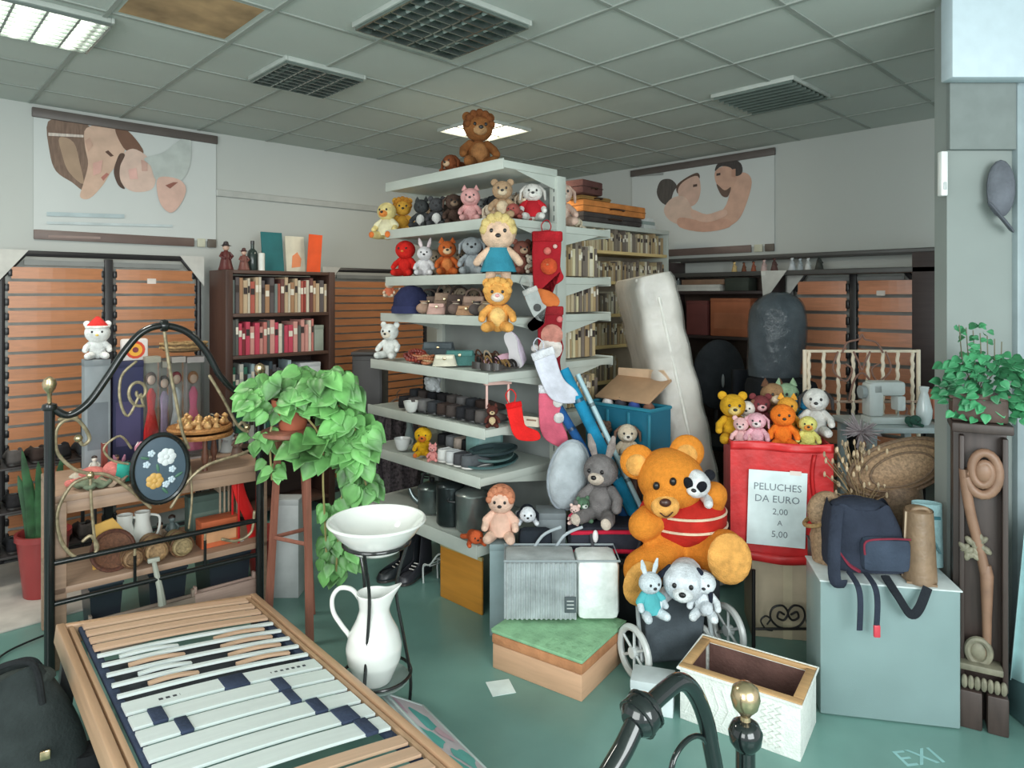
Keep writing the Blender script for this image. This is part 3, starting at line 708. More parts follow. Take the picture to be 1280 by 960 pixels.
# black cable on the mat
q = MB(); q.tube(catmull([W(-2.1, 3.3, .02), W(-2.25, 3.05, .012), W(-2.2, 2.9, .012), W(-2.03, 2.88, .012), W(-2.0, 3.1, .012), W(-1.9, 3.3, .02)], 8), .005, 6, rnd=True); tag(q.build('power_cable', plastic((30, 30, 32))), 'thin black cable looped on the floor beside the headboard post', 'cable')
# ================================================================== white double-sided shelving
GU, GV, GD, GL = 2.314, 2.491, .395, 1.06
gm = mat('white shelf metal', (188, 194, 186), .4, var=.03, scale=6); gback = mat('grey pegboard', (150, 156, 154), .6, var=.05, scale=5)
gon = thing('gondola_shelving', 'tall white metal double-sided shelving packed with toys in the middle of the shop', 'shelving', (GU+GD+.04, GV, 0))
PX = GU+GD+.04
def GB(nm, a, b, m_=gm, bev=.003, par=gon):
    q = MB(); q.span((a[0]-PX, a[1]-GV, a[2]), (b[0]-PX, b[1]-GV, b[2]), bev); return q.build(nm, m_, par)
GB('upright', (PX-.035, GV-.005, 0), (PX+.035, GV+.055, 2.25)); GB('upright', (PX-.035, GV+GL-.055, 0), (PX+.035, GV+GL+.005, 2.25))
GB('back_panel', (PX-.012, GV+.055, .1), (PX+.012, GV+GL-.055, 2.2), gback)
q = MB()
for s_ in (-1, 1):
    for k in range(40): q.box((s_*.0355, .02, .15+k*.052), (.002, .006, .03))
q.build('slot_row', mat('slot dark', (90, 96, 96), .7, var=0), gon, kind='stuff')
LEV = [(2.245, .395, .045), (1.955, .395, .045), (1.67, .395, .045), (1.455, .43, .04), (1.175, .5, .045), (.905, .52, .045), (.672, .55, .045), (.335, .57, .06)]
def G_shelf(z, d, th, side):
    x0, x1 = (PX-.03-d, PX-.03) if side < 0 else (PX+.03, PX+.03+d)
    sh = GB('shelf', (x0, GV, z), (x1, GV+GL, z+th-.006))
    xe = x0 if side < 0 else x1
    q = MB(); q.span((xe-.006 if side < 0 else xe-.002, GV, z-.008), (xe+.002 if side < 0 else xe+.006, GV+GL, z+th+.002), .002)
    q.build('price_rail', gm, gon, loc=(-PX, -GV, 0))
    for v in (GV+.012, GV+GL-.012):
        q = MB(); q.prism([(-.03, z), (-.03, z-.07), (-d*.85, z)] if side < 0 else [(.03, z), (.03, z-.07), (d*.85, z)], .006); q.build('bracket', gm, gon, loc=(0, v-GV-.003, 0))
    return z+th+.0025
TOPS = [G_shelf(z, d, th, -1) for z, d, th in LEV]
RLEV = [(1.945, .395, .045), (1.665, .4, .045), (1.46, .4, .045), (1.2, .42, .045), (.92, .42, .045), (.335, .45, .06)]
RTOPS = [G_shelf(z, d, th, 1) for z, d, th in RLEV]
GB('base_foot', (GU-.02, GV+.0, 0), (PX+.42, GV+.05, .09))
GDEP = [d for _, d, _ in LEV]
def gspot(px, k, off=.1):
    """spot on the left-hand face, level k: picture column px, off metres behind the front edge"""
    u0 = PX-.03-GDEP[k]+off; v0 = GV+min(off, .12)
    p = on_u(px, 400, u0)
    if p.y < v0: p = on_v(px, 400, v0)
    return Vector((min(p.x, PX-.12), min(p.y, GV+GL-.08), TOPS[k]+.001))
SIDE = -PI/2*.85      # rotation that turns a toy to look out of the left-hand face (towards -u and a little to the front)
SIDE = FACE
# ---- on the very top: shaggy brown monkey
plush(gspot(598, 0, .14), .34, FACE+.2, 'shaggy brown toy monkey sitting on the very top of the white shelving', (132, 84, 46), belly=(150, 104, 64), muz=(176, 136, 96), ear='round', name='plush_monkey', hair=(112, 66, 36), tail=True)
plush(gspot(570, 0, .12), .2, FACE-.6, 'small rust brown toy lying beside the monkey on the shelf top', (124, 70, 42), ear='floppy', pose='lie', name='plush_puppy', muz=(190, 160, 130))
# ---- level 1
L1 = 'on the second highest shelf of the white shelving'
plush(gspot(527, 1, .12), .2, FACE-.3, 'dark grey toy cat at the far end of the second highest shelf', (64, 66, 66), belly=(210, 210, 206), ear='point', name='plush_cat')
plush(gspot(546, 1, .14), .2, FACE, 'charcoal toy mouse with a white bib '+L1, (74, 74, 76), belly=(226, 226, 222), ear='round', name='plush_mouse')
plush(gspot(567, 1, .16), .21, FACE+.2, 'dark brown toy dog between the mouse and the pink pig', (82, 64, 56), muz=(150, 126, 106), ear='floppy', name='plush_dog')
plush(gspot(588, 1, .08), .2, FACE, 'round pink toy pig '+L1, (214, 160, 158), ear='point', muz=(226, 176, 172), name='plush_pig', hs=1.15)
plush(gspot(612, 1, .12), .17, FACE+.3, 'beige toy lamb beside the pink pig', (200, 184, 164), ear='floppy', pose='lie', name='plush_lamb')
plush(gspot(628, 1, .13), .23, FACE, 'tan toy bear with a cream muzzle near the corner of the second highest shelf', (176, 146, 116), belly=(210, 190, 160), muz=(216, 196, 168), name='plush_bear')
plush(gspot(645, 1, .1), .16, FACE-.4, 'rusty red toy crab lying '+L1, (156, 82, 76), ear='none', pose='lie', name='plush_crab')
plush(gspot(668, 1, .1), .23, FACE, 'white toy dog in a red jumper beside the white post', (224, 222, 216), ear='floppy', muz=(236, 232, 226), dress=(184, 34, 44), name='plush_dog')
# hanging and perched at the far end
plush(on_v(484, 300, GV+GL+.06)+Vector((0, 0, 0)), .26, FACE-.3, 'pale yellow toy duck in orange boots hanging at the far end of the shelving', (222, 204, 140), foot=(220, 120, 60), muz=(226, 140, 70), ear='none', name='plush_duck', dress=(220, 214, 180))
plush(on_v(503, 292, GV+GL+.05), .24, FACE+.2, 'golden yellow toy lion hanging beside the duck', (206, 156, 62), ear='round', hair=(176, 120, 44), name='plush_lion')
q = thing('toy_hook', 'grey wire display hook at the far end of the white shelving', 'hook', (PX-.25, GV+GL, 1.99)); m = MB(); m.tube([(0, .0, 0), (0, .09, 0), (0, .1, .02)], .004, 6); m.tube([(-.12, .0, 0), (.12, 0, 0)], .004, 6); m.build('wire', louv_m, q)
# ---- level 2
plush(gspot(507, 2, .08), .24, FACE-.2, 'bright red fluffy toy with big head at the far end of the third shelf', (206, 40, 34), ear='none', hs=1.1, name='plush_monster', nose=(220, 120, 50))
plush(gspot(531, 2, .08), .195, FACE, 'white toy rabbit with hanging ears beside the red fluffy toy', (220, 218, 220), ear='long', name='plush_rabbit', earc=(226, 210, 212))
plush(gspot(559, 2, .1), .22, FACE+.1, 'orange brown toy fox with pointed ears on the third shelf', (192, 98, 48), belly=(214, 130, 72), muz=(226, 190, 150), ear='point', name='plush_fox')
plush(gspot(590, 2, .16), .24, FACE, 'pale grey toy elephant between the fox and the blond doll', (168, 174, 178), ear='floppy', name='plush_elephant')
d = plush(gspot(623, 2, -.1)+Vector((0, 0, -.07)), .34, FACE, 'blond rag doll in a teal dress perched on the front corner of the third shelf', (224, 190, 164), ear='none', dress=(52, 134, 156), hair=(214, 190, 128), pose='stand', name='rag_doll', cat='doll', hs=1.05)
plush(gspot(652, 2, .13), .2, FACE+.3, 'reddish brown toy bear behind the hanging christmas stocking', (136, 84, 72), muz=(200, 168, 140), name='plush_bear')
plush(gspot(664, 2, .06), .11, FACE, 'tiny cream toy mouse on the third shelf next to the stocking', (218, 204, 186), name='plush_mouse')
# ---- level 3
plush(gspot(622, 3, -.12)+Vector((0, 0, -.07)), .27, FACE, 'orange toy lion with a white face hanging below the blond doll', (222, 160, 84), muz=(236, 222, 210), ear='round', hair=(226, 168, 90), belly=(232, 190, 120), name='plush_lion', nose=(220, 150, 150))
m = MB(); c = gspot(514, 3, .05); m.lathe([(.11, 0), (.11, .03), (.1, .1), (.06, .15), (.01, .165)], 18); t = thing('woollen_hat', 'navy blue woollen hat at the far end of the fourth shelf', 'hat', c); m.build('crown', clothmat((40, 44, 76)), t); m = MB(); m.lathe([(.115, -.0), (.118, .02), (.113, .042)], 18); m.build('cuff', clothmat((48, 52, 88)), t)
plush(on_v(487, 372, GV+GL+.02)+Vector((0, 0, .0)), .12, FACE, 'tiny cream toy kitten hanging in front of the slatted bed', (226, 204, 178), muz=(240, 226, 210), ear='point', name='plush_cat', dress=(196, 110, 80))
def handbag(loc, w_, h, label, rgb, rz=FACE, group=None, d=.07, handle=True):
    t = thing('handbag', label, 'handbag', loc, rz, group)
    q = MB(); q.grid(lambda u, v: (w_/2*math.cos(2*PI*u)*(1-.25*v)*(1 if abs(math.cos(2*PI*u)) < .8 else .97), d/2*math.sin(2*PI*u)*(1-.65*v), h*v), 22, 6, wrap=True); q.box((0, 0, .004), (w_*.9, d*.7, .006)); q.build('body', clothmat(rgb), t)
    q = MB(); q.box((0, -d*.28, h*.8), (w_*.7, .012, h*.35), bev=.005); q.build('flap', clothmat([min(255, c*1.12) for c in rgb]), t)
    if handle:
        q = MB(); q.tube(catmull([(-w_*.3, 0, h*.9), (-w_*.22, 0, h*1.25), (0, 0, h*1.4), (w_*.22, 0, h*1.25), (w_*.3, 0, h*.9)], 5), .006, 7); q.build('handle', clothmat([c*.7 for c in rgb]), t)
    q = MB(); q.box((0, -d*.28-.008, h*.7), (.016, .008, .016), bev=.003); q.build('clasp', brass, t)
    return t
for px, rgb, nm, w_, h in ((536, (108, 92, 84), 'taupe', .16, .1), (556, (138, 116, 100), 'sand brown', .15, .12), (574, (74, 62, 58), 'dark brown', .17, .11), (592, (156, 130, 116), 'rose beige', .15, .1)):
    handbag(gspot(px, 3, .12), w_, h, nm+' handbag standing on the fourth shelf of the white shelving', rgb, group='handbags on the fourth shelf')
handbag(gspot(546, 3, .04), .12, .06, 'pale pink purse at the front edge of the fourth shelf', (196, 160, 150), handle=False, d=.05)
handbag(gspot(583, 3, .03), .12, .05, 'small tan purse at the front edge of the fourth shelf', (172, 134, 104), handle=False, d=.05)
# ---- level 4 : white toy, beads, sunglasses, sandals
plush(gspot(487, 4, .08), .235, FACE-.3, 'large fluffy white toy bear slumped at the far end of the fifth shelf', (226, 228, 224), ear='round', name='plush_bear', muz=(236, 224, 206))
def shoe(loc, L, rz, label, rgb, kind='shoe', group=None, sole=(60, 56, 54), heel=.0, rot=None, trim=None):
    t = thing(kind, label, 'shoe' if kind != 'sandal' else 'sandal', loc, rz, group, rot=rot)
    out = [(0, 0), (.045, .02), (.05, .07), (.036, .13), (.046, .19), (.04, .235), (.015, .26), (-.015, .26), (-.038, .235), (-.044, .19), (-.034, .13), (-.036, .05), (-.03, .01)]
    s = L/.26
    pts = [(v.x*s, v.y*s) for v in catmull([(a, b, 0) for a, b in out], 3, True)]
    q = MB(); n = len(pts); hz = lambda y: heel*max(0, 1-y/(L*.55))
    vs = [(x, y, .004+hz(y)*0) for x, y in pts]+[(x*.97, y, .016*s+hz(y)) for x, y in pts]
    q.add(vs, [tuple(range(n))[::-1], tuple(range(n, 2*n))]+[(i, (i+1) % n, (i+1) % n+n, i+n) for i in range(n)]); q.build('sole', plastic(sole), t)
    if kind == 'sandal':
        for y in (.17, .205):
            q = MB(); q.tube([(math.cos(a)*.044*s, y*s, .016*s+math.sin(a)*.045*s) for a in [PI*k/8 for k in range(9)]], .011*s, 6, flat=.35); q.build('strap', clothmat(rgb), t)
        q = MB(); q.tube([(math.cos(a)*.038*s, .06*s-math.sin(a)*.02*s, .016*s+hz(.06*s)+math.sin(a)*.06*s) for a in [PI*k/8 for k in range(9)]], .008*s, 6, flat=.4); q.build('ankle_strap', clothmat(rgb), t)
    else:
        H0 = {'shoe': .075, 'boot': .2}[kind]*s
        q = MB(); N = 9
        def up(u, v):
            x, y = pts[int(round(u*n)) % n]; fr = y/L
            hh = H0*(1 if fr < .4 else max(.32, 1-(fr-.4)*1.25)) if kind == 'shoe' else (H0 if fr < .42 else .075*s*max(.45, 1-(fr-.4)*1.1))
            k = 1-.32*v**2
            return (x*k, y*(1 if fr < .42 else (1-.06*v)), .016*s+hz(y)+hh*v)
        q.grid(up, n, 5, wrap=True)
        q.build('upper', clothmat(rgb) if kind == 'shoe' else paint(rgb, .35), t, solid=.003)
        q = MB(); q.ell((0, .19*s, .03*s), (.036*s, .06*s, .024*s), seg=10, rings=7); q.build('toe_cap', clothmat([min(255, c*1.15) for c in rgb]), t)
        for k in range(3):
            q = MB(); q.box((0, (.11+.022*k)*s, (.066-.008*k)*s+.006), (.04*s, .006*s, .006*s), bev=.002); q.build('lace', clothmat(trim or (200, 198, 194)), t)
    return t
def ring_heap(loc, label, rgbs, name, cat, R=.05, n=6, r=.007, seed=1):
    t = thing(name, label, cat, loc); rnd = random.Random(seed)
    for k in range(n):
        q = MB(); a = rnd.uniform(0, 6); cx_, cy_ = rnd.uniform(-.03, .03), rnd.uniform(-.03, .03); Rr = R*rnd.uniform(.6, 1)
        M_ = Matrix.Translation((cx_, cy_, .012+.006*k)) @ Euler((rnd.uniform(-.3, .3), rnd.uniform(-.3, .3), a)).to_matrix().to_4x4()
        for j in range(18): q.ell((Rr*math.cos(2*PI*j/18), Rr*.8*math.sin(2*PI*j/18), 0), (r, r, r), seg=6, rings=5, M=M_)
        q.build('bead_string', plastic(rgbs[k % len(rgbs)]), t)
    return t
ring_heap(gspot(522, 4, .08), 'tangle of red brown bead necklaces on the fifth shelf', [(150, 62, 48), (186, 120, 84), (120, 50, 44)], 'bead_necklace', 'necklace', R=.07, n=7, r=.011)
ring_heap(gspot(538, 4, .07), 'tangle of copper beads beside the red brown necklaces', [(170, 104, 70), (206, 170, 130)], 'bead_necklace', 'necklace', R=.05, n=5, r=.009, seed=4)
handbag(gspot(548, 4, .28), .24, .1, 'dark grey clutch bag lying at the back of the fifth shelf', (84, 92, 96), d=.1, handle=False)
handbag(gspot(575, 4, .14), .2, .08, 'teal shiny evening bag on the fifth shelf', (72, 116, 112), d=.08, handle=False)
handbag(gspot(556, 4, .05), .14, .06, 'cream coin purse at the front of the fifth shelf', (206, 202, 184), d=.06, handle=False)
for k, (px, off, rz) in enumerate(((592, .04, .05), (603, .03, -.06), (614, .05, .04), (592, .26, -.04), (603, .25, .05), (614, .26, -.05))):
    shoe(gspot(px, 4, off), .19, -PI/2+rz, ('dark brown strappy sandal', 'bronze strappy sandal', 'black strappy sandal', 'brown thong sandal', 'beige strappy sandal', 'chocolate strappy sandal', 'dark plum strappy sandal', 'grey brown strappy sandal')[k]+' in the heap on the fifth shelf', [(72, 48, 40), (140, 110, 70), (38, 34, 34), (104, 70, 50), (186, 166, 140), (86, 60, 50), (78, 44, 58), (110, 96, 86)][k], 'sandal', 'sandals heaped on the fifth shelf', heel=.03)
shoe(gspot(647, 4, .05), .21, FACE+.9, 'white and lilac ballet slipper standing on its toe on the fifth shelf', (206, 190, 208), trim=(150, 110, 150), sole=(226, 220, 224), rot=(1.1, 0, FACE+2.6))
shoe(gspot(648, 4, .1), .2, FACE+1.3, 'pink and white slipper lying at the near corner of the fifth shelf', (214, 172, 190), sole=(232, 226, 226))
# ---- level 5 : dark shoes packed tightly
sh_pal = [(44, 42, 44), (70, 62, 60), (56, 58, 62), (90, 84, 82), (36, 36, 40), (60, 48, 44), (110, 108, 108)]
sh_nm = ['black', 'brown', 'slate', 'grey', 'jet black', 'dark brown', 'silver grey']
for r_ in range(2):
    for k in range(9):
        px = 500+k*12; kk = (k*3+r_*2) % 7
        shoe(gspot(px, 5, .03+.22*r_), .2, -PI/2+.05*math.sin(k*3), '%s shoe, %s from the far end in the %s row of the sixth shelf' % (sh_nm[kk], ORD[k], 'front' if r_ == 0 else 'back'), sh_pal[kk], group='dark shoes on the sixth shelf', sole=(40, 40, 42))
t = thing('teacup', 'white china cup among the dark shoes on the sixth shelf', 'cup', gspot(517, 5, .02)+Vector((0, 0, .075)))
def cup_parts(t, s, rgb):
    q = MB(); q.lathe([(.02*s, 0), (.026*s, .004*s), (.034*s, .02*s), (.042*s, .05*s), (.044*s, .062*s), (.041*s, .062*s), (.03*s, .02*s), (.01*s, .008*s)], 16); q.build('bowl', mat('china '+hexname(rgb), rgb, .15, var=.01, coat=.4), t)
    q = MB(); q.tube(catmull([(.04*s, 0, .052*s), (.062*s, 0, .046*s), (.06*s, 0, .024*s), (.034*s, 0, .018*s)], 5), .005*s, 7); q.build('handle', mat('china '+hexname(rgb), rgb, .15, var=.01, coat=.4), t)
t.location = gspot(514, 5, .01); cup_parts(t, 1, (226, 226, 222))
t = thing('bath_pouf', 'round white bath pouf behind the cup on the sixth shelf', 'bath pouf', gspot(541, 5, .28)+Vector((0, 0, .07)))
q = MB(); q.ell((0, 0, .045), (.045, .045, .045)); 
for k in range(12): q.ell((.035*math.cos(k*2.4), .035*math.sin(k*2.4), .045+.03*math.sin(k*1.7)), (.018, .018, .018), seg=7, rings=5)
q.build('puff', plushmat((214, 220, 222)), t); q = MB(); q.tube(catmull([(0, 0, .085), (.02, 0, .12), (0, 0, .13), (-.02, 0, .12), (0, 0, .085)], 4), .002, 5); q.build('loop', clothmat((200, 200, 200)), t)
# little bird-cage style hanging stand, heart sock
t = thing('toy_swing', 'pale pink wooden toy swing standing at the near end of the sixth shelf', 'toy swing', gspot(622, 5, .1), FACE+.4)
pinkp = paint((226, 186, 176))
for x in (-.06, .06):
    q = MB(); q.box((x, 0, .1), (.012, .012, .2), bev=.003); q.build('post', pinkp, t)
q = MB(); q.box((0, 0, .2), (.15, .03, .022), bev=.004); q.build('crossbar', pinkp, t)
q = MB(); q.tube([(-.05, 0, .21), (0, 0, .29), (.05, 0, .21)], .004, 6); q.build('cord', pinkp, t)
q = MB(); q.box((0, 0, .02), (.12, .05, .012), bev=.003); q.build('seat', pinkp, t)
plush(gspot(618, 5, .04)+Vector((-.05, -.04, -.0)), .12, FACE, 'small brown and cream toy squirrel in front of the pink toy swing', (86, 46, 40), belly=(214, 190, 150), muz=(214, 190, 150), name='plush_squirrel', ear='point')
def stocking(loc, h, label, rgb, cuff, rz=FACE, toe=1, deco=None, sole=None, tilt=0., name='christmas_stocking', cat='christmas stocking', group=None):
    t = thing(name, label, cat, loc, group=group, rot=(0, tilt, rz))
    pts = [(-.16, 0), (.16, 0), (.17, -.42), (.2*1, -.6), (.5*toe, -.78), (.54*toe, -.95), (.38*toe, -1.0), (.0, -.92), (-.14, -.78), (-.19, -.5)]
    P = [(v.x*h, v.y*h) for v in catmull([(a, b, 0) for a, b in pts], 4, True)]
    q = MB(); q.prism(P, .035*h*1.6); o = q.build('sock', clothmat(rgb), t, loc=(0, -.03*h, 0))
    bv = o.modifiers.new('soft', 'BEVEL'); bv.width = .02*h; bv.segments = 3
    q = MB(); q.box((0, 0, -.03*h), (.4*h, .1*h, .14*h), bev=.025*h); q.build('cuff', plushmat(cuff), t)
    q = MB(); q.tube(catmull([(-.02, 0, 0), (-.03, 0, .05), (.0, 0, .075), (.02, 0, .04), (0, 0, 0)], 4), .003, 5); q.build('loop', clothmat(rgb), t)
    if sole:
        q = MB(); q.ell((.28*h*toe, -.02*h, -.84*h), (.24*h, .06*h, .13*h), rot=(0, .25, 0)); q.build('toe_patch', clothmat(sole), t)
    if deco:
        for k, (x, z, r, c) in enumerate(deco):
            q = MB(); q.ell((x*h, -.045*h, z*h), (r*h, .035*h, r*h), seg=10, rings=7); q.build('stitched_motif', plushmat(c), t)
    return t
pz = lambda px, py, off: on_v(px, py, GV-off)
stocking(pz(684, 293, .05), .4, 'dark red christmas stocking with an orange foot hanging on the white post', (164, 30, 40), (176, 36, 44), deco=[(.0, -.22, .05, (222, 120, 110)), (.1, -.16, .03, (230, 190, 180)), (.02, -.42, .11, (206, 84, 50)), (0, -.4, .04, (230, 170, 130))], sole=(216, 120, 64), toe=-.25)
stocking(pz(688, 386, .07), .34, 'dark red christmas stocking with a bearded face hanging lower on the white post', (140, 28, 38), (150, 40, 46), deco=[(.02, -.4, .17, (206, 140, 126)), (.0, -.6, .18, (228, 218, 212)), (.14, -.16, .05, (222, 120, 120)), (-.24, -.6, .06, (230, 224, 220))], toe=.3)
stocking(pz(678, 440, .1), .3, 'pale lilac cloth stocking hanging below the red stockings', (206, 208, 220), (220, 222, 228), toe=.6, tilt=-.35)
stocking(pz(688, 484, .11), .31, 'pink stocking with white pompoms hanging lowest on the white post', (206, 96, 118), (222, 222, 228), toe=.55, deco=[(.12, -.25, .08, (220, 218, 216)), (.14, -.5, .09, (220, 218, 216))])
stocking(pz(642, 505, .06), .2, 'bright red plush heart-shaped stocking hanging in front of the sixth shelf', (222, 36, 34), (214, 28, 30), toe=.9, name='plush_stocking', cat='stocking', tilt=-.2)
stocking(pz(662, 362, .04), .2, 'grey sock with a dark patch hanging beside the orange lion', (176, 180, 178), (206, 204, 200), toe=-.7, tilt=-.4, deco=[(.0, -.5, .1, (96, 96, 96))], name='toy_sock', cat='sock')
q = MB(); q.box((0, 0, 0), (.09, .003, .05)); t = thing('price_card', 'small white price card beside the red heart-shaped stocking', 'card', pz(664, 527, .03), rot=(0, .1, FACE)); q.build('card', paper((232, 222, 200)), t)
q = MB(); q.box((0, -.003, .008), (.05, .001, .008)); q.build('printed_line', paper((150, 120, 100)), t)
# ---- level 6 : yellow duck, shoes, teal trays
plush(gspot(529, 6, .06), .17, FACE, 'bright yellow toy chick among the shoes on the seventh shelf', (226, 176, 36), muz=(222, 120, 50), ear='none', name='plush_chick', hs=1.2, foot=(222, 120, 60))
plush(gspot(541, 6, .03), .1, FACE, 'small pink toy pig in front of the yellow chick', (226, 150, 146), ear='point', name='plush_pig', muz=(236, 170, 166))
t = thing('teacup', 'white china cup at the far end of the seventh shelf', 'cup', gspot(503, 6, .06)); cup_parts(t, 1.1, (224, 226, 226))
t = thing('glass_vase', 'slim pale glass vase behind the white cup on the seventh shelf', 'vase', gspot(512, 6, .22)); q = MB(); q.lathe([(.03, 0), (.035, .01), (.02, .08), (.018, .14), (.034, .2), (.031, .2), (.014, .14), (.012, .02)], 16); q.build('body', mat('pale glass', (176, 196, 196), .1, var=0, trans=.4), t); q = MB(); q.tube([(.033*math.cos(k*PI/8), .033*math.sin(k*PI/8), .2) for k in range(16)], .0025, 6, closed=True); q.build('rim', plastic((206, 216, 216)), t)
w_pal = [((214, 214, 212), 'white'), ((60, 60, 64), 'black'), ((196, 198, 200), 'silver'), ((150, 152, 156), 'pale grey'), ((70, 70, 74), 'dark grey'), ((206, 190, 178), 'beige'), ((88, 92, 96), 'slate'), ((40, 42, 44), 'jet black')]
for k in range(8):
    shoe(gspot(549+10*(k//2), 6, .03+.24*(k % 2)), .2, -PI/2+.06*math.sin(k*2.2), '%s sports shoe, %s from the yellow chick on the seventh shelf' % (w_pal[k][1], ORD[k]), w_pal[k][0], group='shoes beside the yellow chick', sole=(214, 212, 208) if k % 2 == 0 else (70, 70, 72), trim=(90, 90, 90))
def tray(loc, r, label, rgb, rz=0, oval=.7):
    t = thing('serving_tray', label, 'tray', loc, rz)
    q = MB(); q.lathe([(.01, 0), (r*.85, 0), (r, .012), (r*1.02, .02), (r*.98, .02), (r*.84, .006), (.01, .006)], 32, sy=oval); q.build('dish', paint(rgb, .25), t)
    q = MB(); q.tube([(r*1.01*math.cos(2*PI*k/32), r*1.01*oval*math.sin(2*PI*k/32), .02) for k in range(32)], .004, 6, closed=True); q.build('rim', paint([c*.8 for c in rgb], .25), t)
    return t
tz = TOPS[6]+.001
tray(Vector((GU+.08, GV+.18, tz)), .19, 'dark teal oval tray lowest of the stack on the seventh shelf', (76, 112, 114), .4)
tray(Vector((GU+.1, GV+.2, tz+.024)), .17, 'grey green oval tray in the middle of the stack on the seventh shelf', (110, 140, 138), .9)
tray(Vector((GU+.11, GV+.19, tz+.048)), .15, 'dark slate oval tray on top of the tray stack', (64, 80, 84), .1)
packbox((GU+.12, GV+.34, TOPS[6]+.001), (.2, .09, .2), 'pale teal carton standing behind the oval trays', (136, 178, 176), rz=.0, stripe=(160, 196, 194))
# ---- level 7  : pans and kettles
def pot(loc, r, h, label, rgb, lid=True, spout=False, handle=True, rz=FACE, metal=.8):
    t = thing('kettle' if spout else 'cooking_pot', label, 'kettle' if spout else 'pot', loc, rz)
    M_ = mat('steel '+hexname(rgb), rgb, .28, metal=metal, var=.06)
    q = MB(); q.lathe([(r*.9, 0), (r, .012), (r, h*.9), (r*1.03, h), (r*.97, h), (r*.94, h*.9), (r*.9, .02), (.004, .02)], 26); q.build('body', M_, t)
    if lid:
        q = MB(); q.lathe([(r*1.02, h), (r*.98, h+.008), (r*.6, h+.025), (.004, h+.03)], 26); l = q.build('lid', M_, t)
        q = MB(); q.lathe([(.008, h+.028), (.016, h+.04), (.016, h+.052), (.004, h+.055)], 12); q.build('lid_knob', plastic((34, 34, 36)), l)
    if spout:
        q = MB(); q.tube(catmull([(-r*.9, 0, h*.35), (-r*1.35, 0, h*.6), (-r*1.6, 0, h*.95)], 5), [.02, .019, .018, .017, .016, .015, .014, .013, .012, .011, .01], 10); q.build('spout', M_, t)
        q = MB(); q.tube(catmull([(-r*.75, 0, h), (-r*.6, 0, h+.07), (r*.1, 0, h+.1), (r*.7, 0, h+.07), (r*.8, 0, h)], 5), .008, 8); q.build('handle', plastic((34, 34, 36)), t)
    elif handle:
        for s_ in (-1, 1):
            q = MB(); q.tube(catmull([(s_*r, -.03, h*.8), (s_*(r+.035), -.025, h*.82), (s_*(r+.035), .025, h*.82), (s_*r, .03, h*.8)], 4), .006, 8); q.build('handle', plastic((40, 40, 42)), t)
    return t
pot(gspot(540, 7, .16), .08, .13, 'dull steel kettle with a curved spout on the lowest shelf', (120, 130, 130), spout=True)
pot(gspot(563, 7, .1), .075, .2, 'dark steel canister with lid beside the kettle on the lowest shelf', (66, 74, 76), handle=False)
pot(gspot(590, 7, .13), .085, .18, 'shiny steel cooking pot behind the pink doll on the lowest shelf', (160, 168, 166))
pot(gspot(580, 7, .36), .09, .19, 'tall grey steel pot at the back of the lowest shelf', (124, 130, 132))
pot(gspot(553, 7, .36), .08, .15, 'small grey pan at the back of the lowest shelf behind the kettle', (140, 146, 146))
# dark coats hanging at the far end below (cloth)
t = thing('dark_coat', 'dark speckled coat hanging at the far end of the white shelving', 'coat', (GU+.2, GV+GL+.16, 0), FACE)
q = MB(); q.grid(lambda u, v: ((.1+.02*math.sin(2*PI*u*7)+.05*(1-v))*math.cos(2*PI*u)*(1-.5*max(0, v-.85)/.15), (.05+.015*math.sin(2*PI*u*9))*math.sin(2*PI*u), .28+v*.62), 60, 8, wrap=True); q.build('body', mat('speckled cloth', (74, 66, 70), .9, var=.35, scale=60), t)
for s_ in (-1, 1):
    q = MB(); q.tube(catmull([(s_*.08, 0, .84), (s_*.13, -.02, .62), (s_*.12, -.03, .4)], 5), .035, 9, rnd=True); q.build('sleeve', mat('speckled cloth', (74, 66, 70)), t)
q = MB(); q.tube(catmull([(-.07, 0, .88), (0, 0, .93), (.07, 0, .88)], 4), .008, 7); q.tube(catmull([(0, 0, .93), (0, 0, .97), (.02, 0, .99)], 3), .004, 6); q.build('hanger', paint((90, 70, 56)), t)
# orange panel and wire rack under the lowest shelf
t = thing('orange_panel', 'orange yellow board leaning under the near corner of the white shelving', 'board', W(XW(600, 3.42), 3.42, 0), PI/2+.05)
q = MB(); q.box((-.0, .0, .13), (.006, .012, .26)); 
q = MB(); q.span((-.02, -.006, 0), (.3, .006, .29), .004); q.build('panel', woodmat('orange board', (206, 140, 52), .5, .15, (2, 2, 20)), t); q = MB(); q.span((-.02, -.008, .27), (.3, .008, .29), .003); q.build('top_edge', paint((190, 180, 130)), t)
t = thing('wire_rack', 'small white wire rack on the floor under the white shelving', 'rack', (2.36, 2.88, 0), PI/2)
for y in (0, .1):
    q = MB(); q.tube(catmull([(0, y, 0), (0, y, .18), (.06, y, .2), (.14, y, .12), (.2, y, .1), (.2, y, 0)], 4), .005, 7); q.build('side_hoop', paint((196, 202, 200)), t)
for k in range(5):
    q = MB(); z = (.17, .2, .16, .11, .1)[k]; q.cyl((.01+.045*k, 0, z), (.01+.045*k, .1, z), .003, seg=6); q.build('bar', paint((196, 202, 200)), t)
for k, (px, rgb, nm) in enumerate(((522, (40, 44, 48), 'black'), (536, (52, 52, 58), 'charcoal'))):
    shoe(on_z(px, 712, 0), .27, PI/2+.3*k, nm+' boot on the floor under the far end of the white shelving', rgb, 'boot')
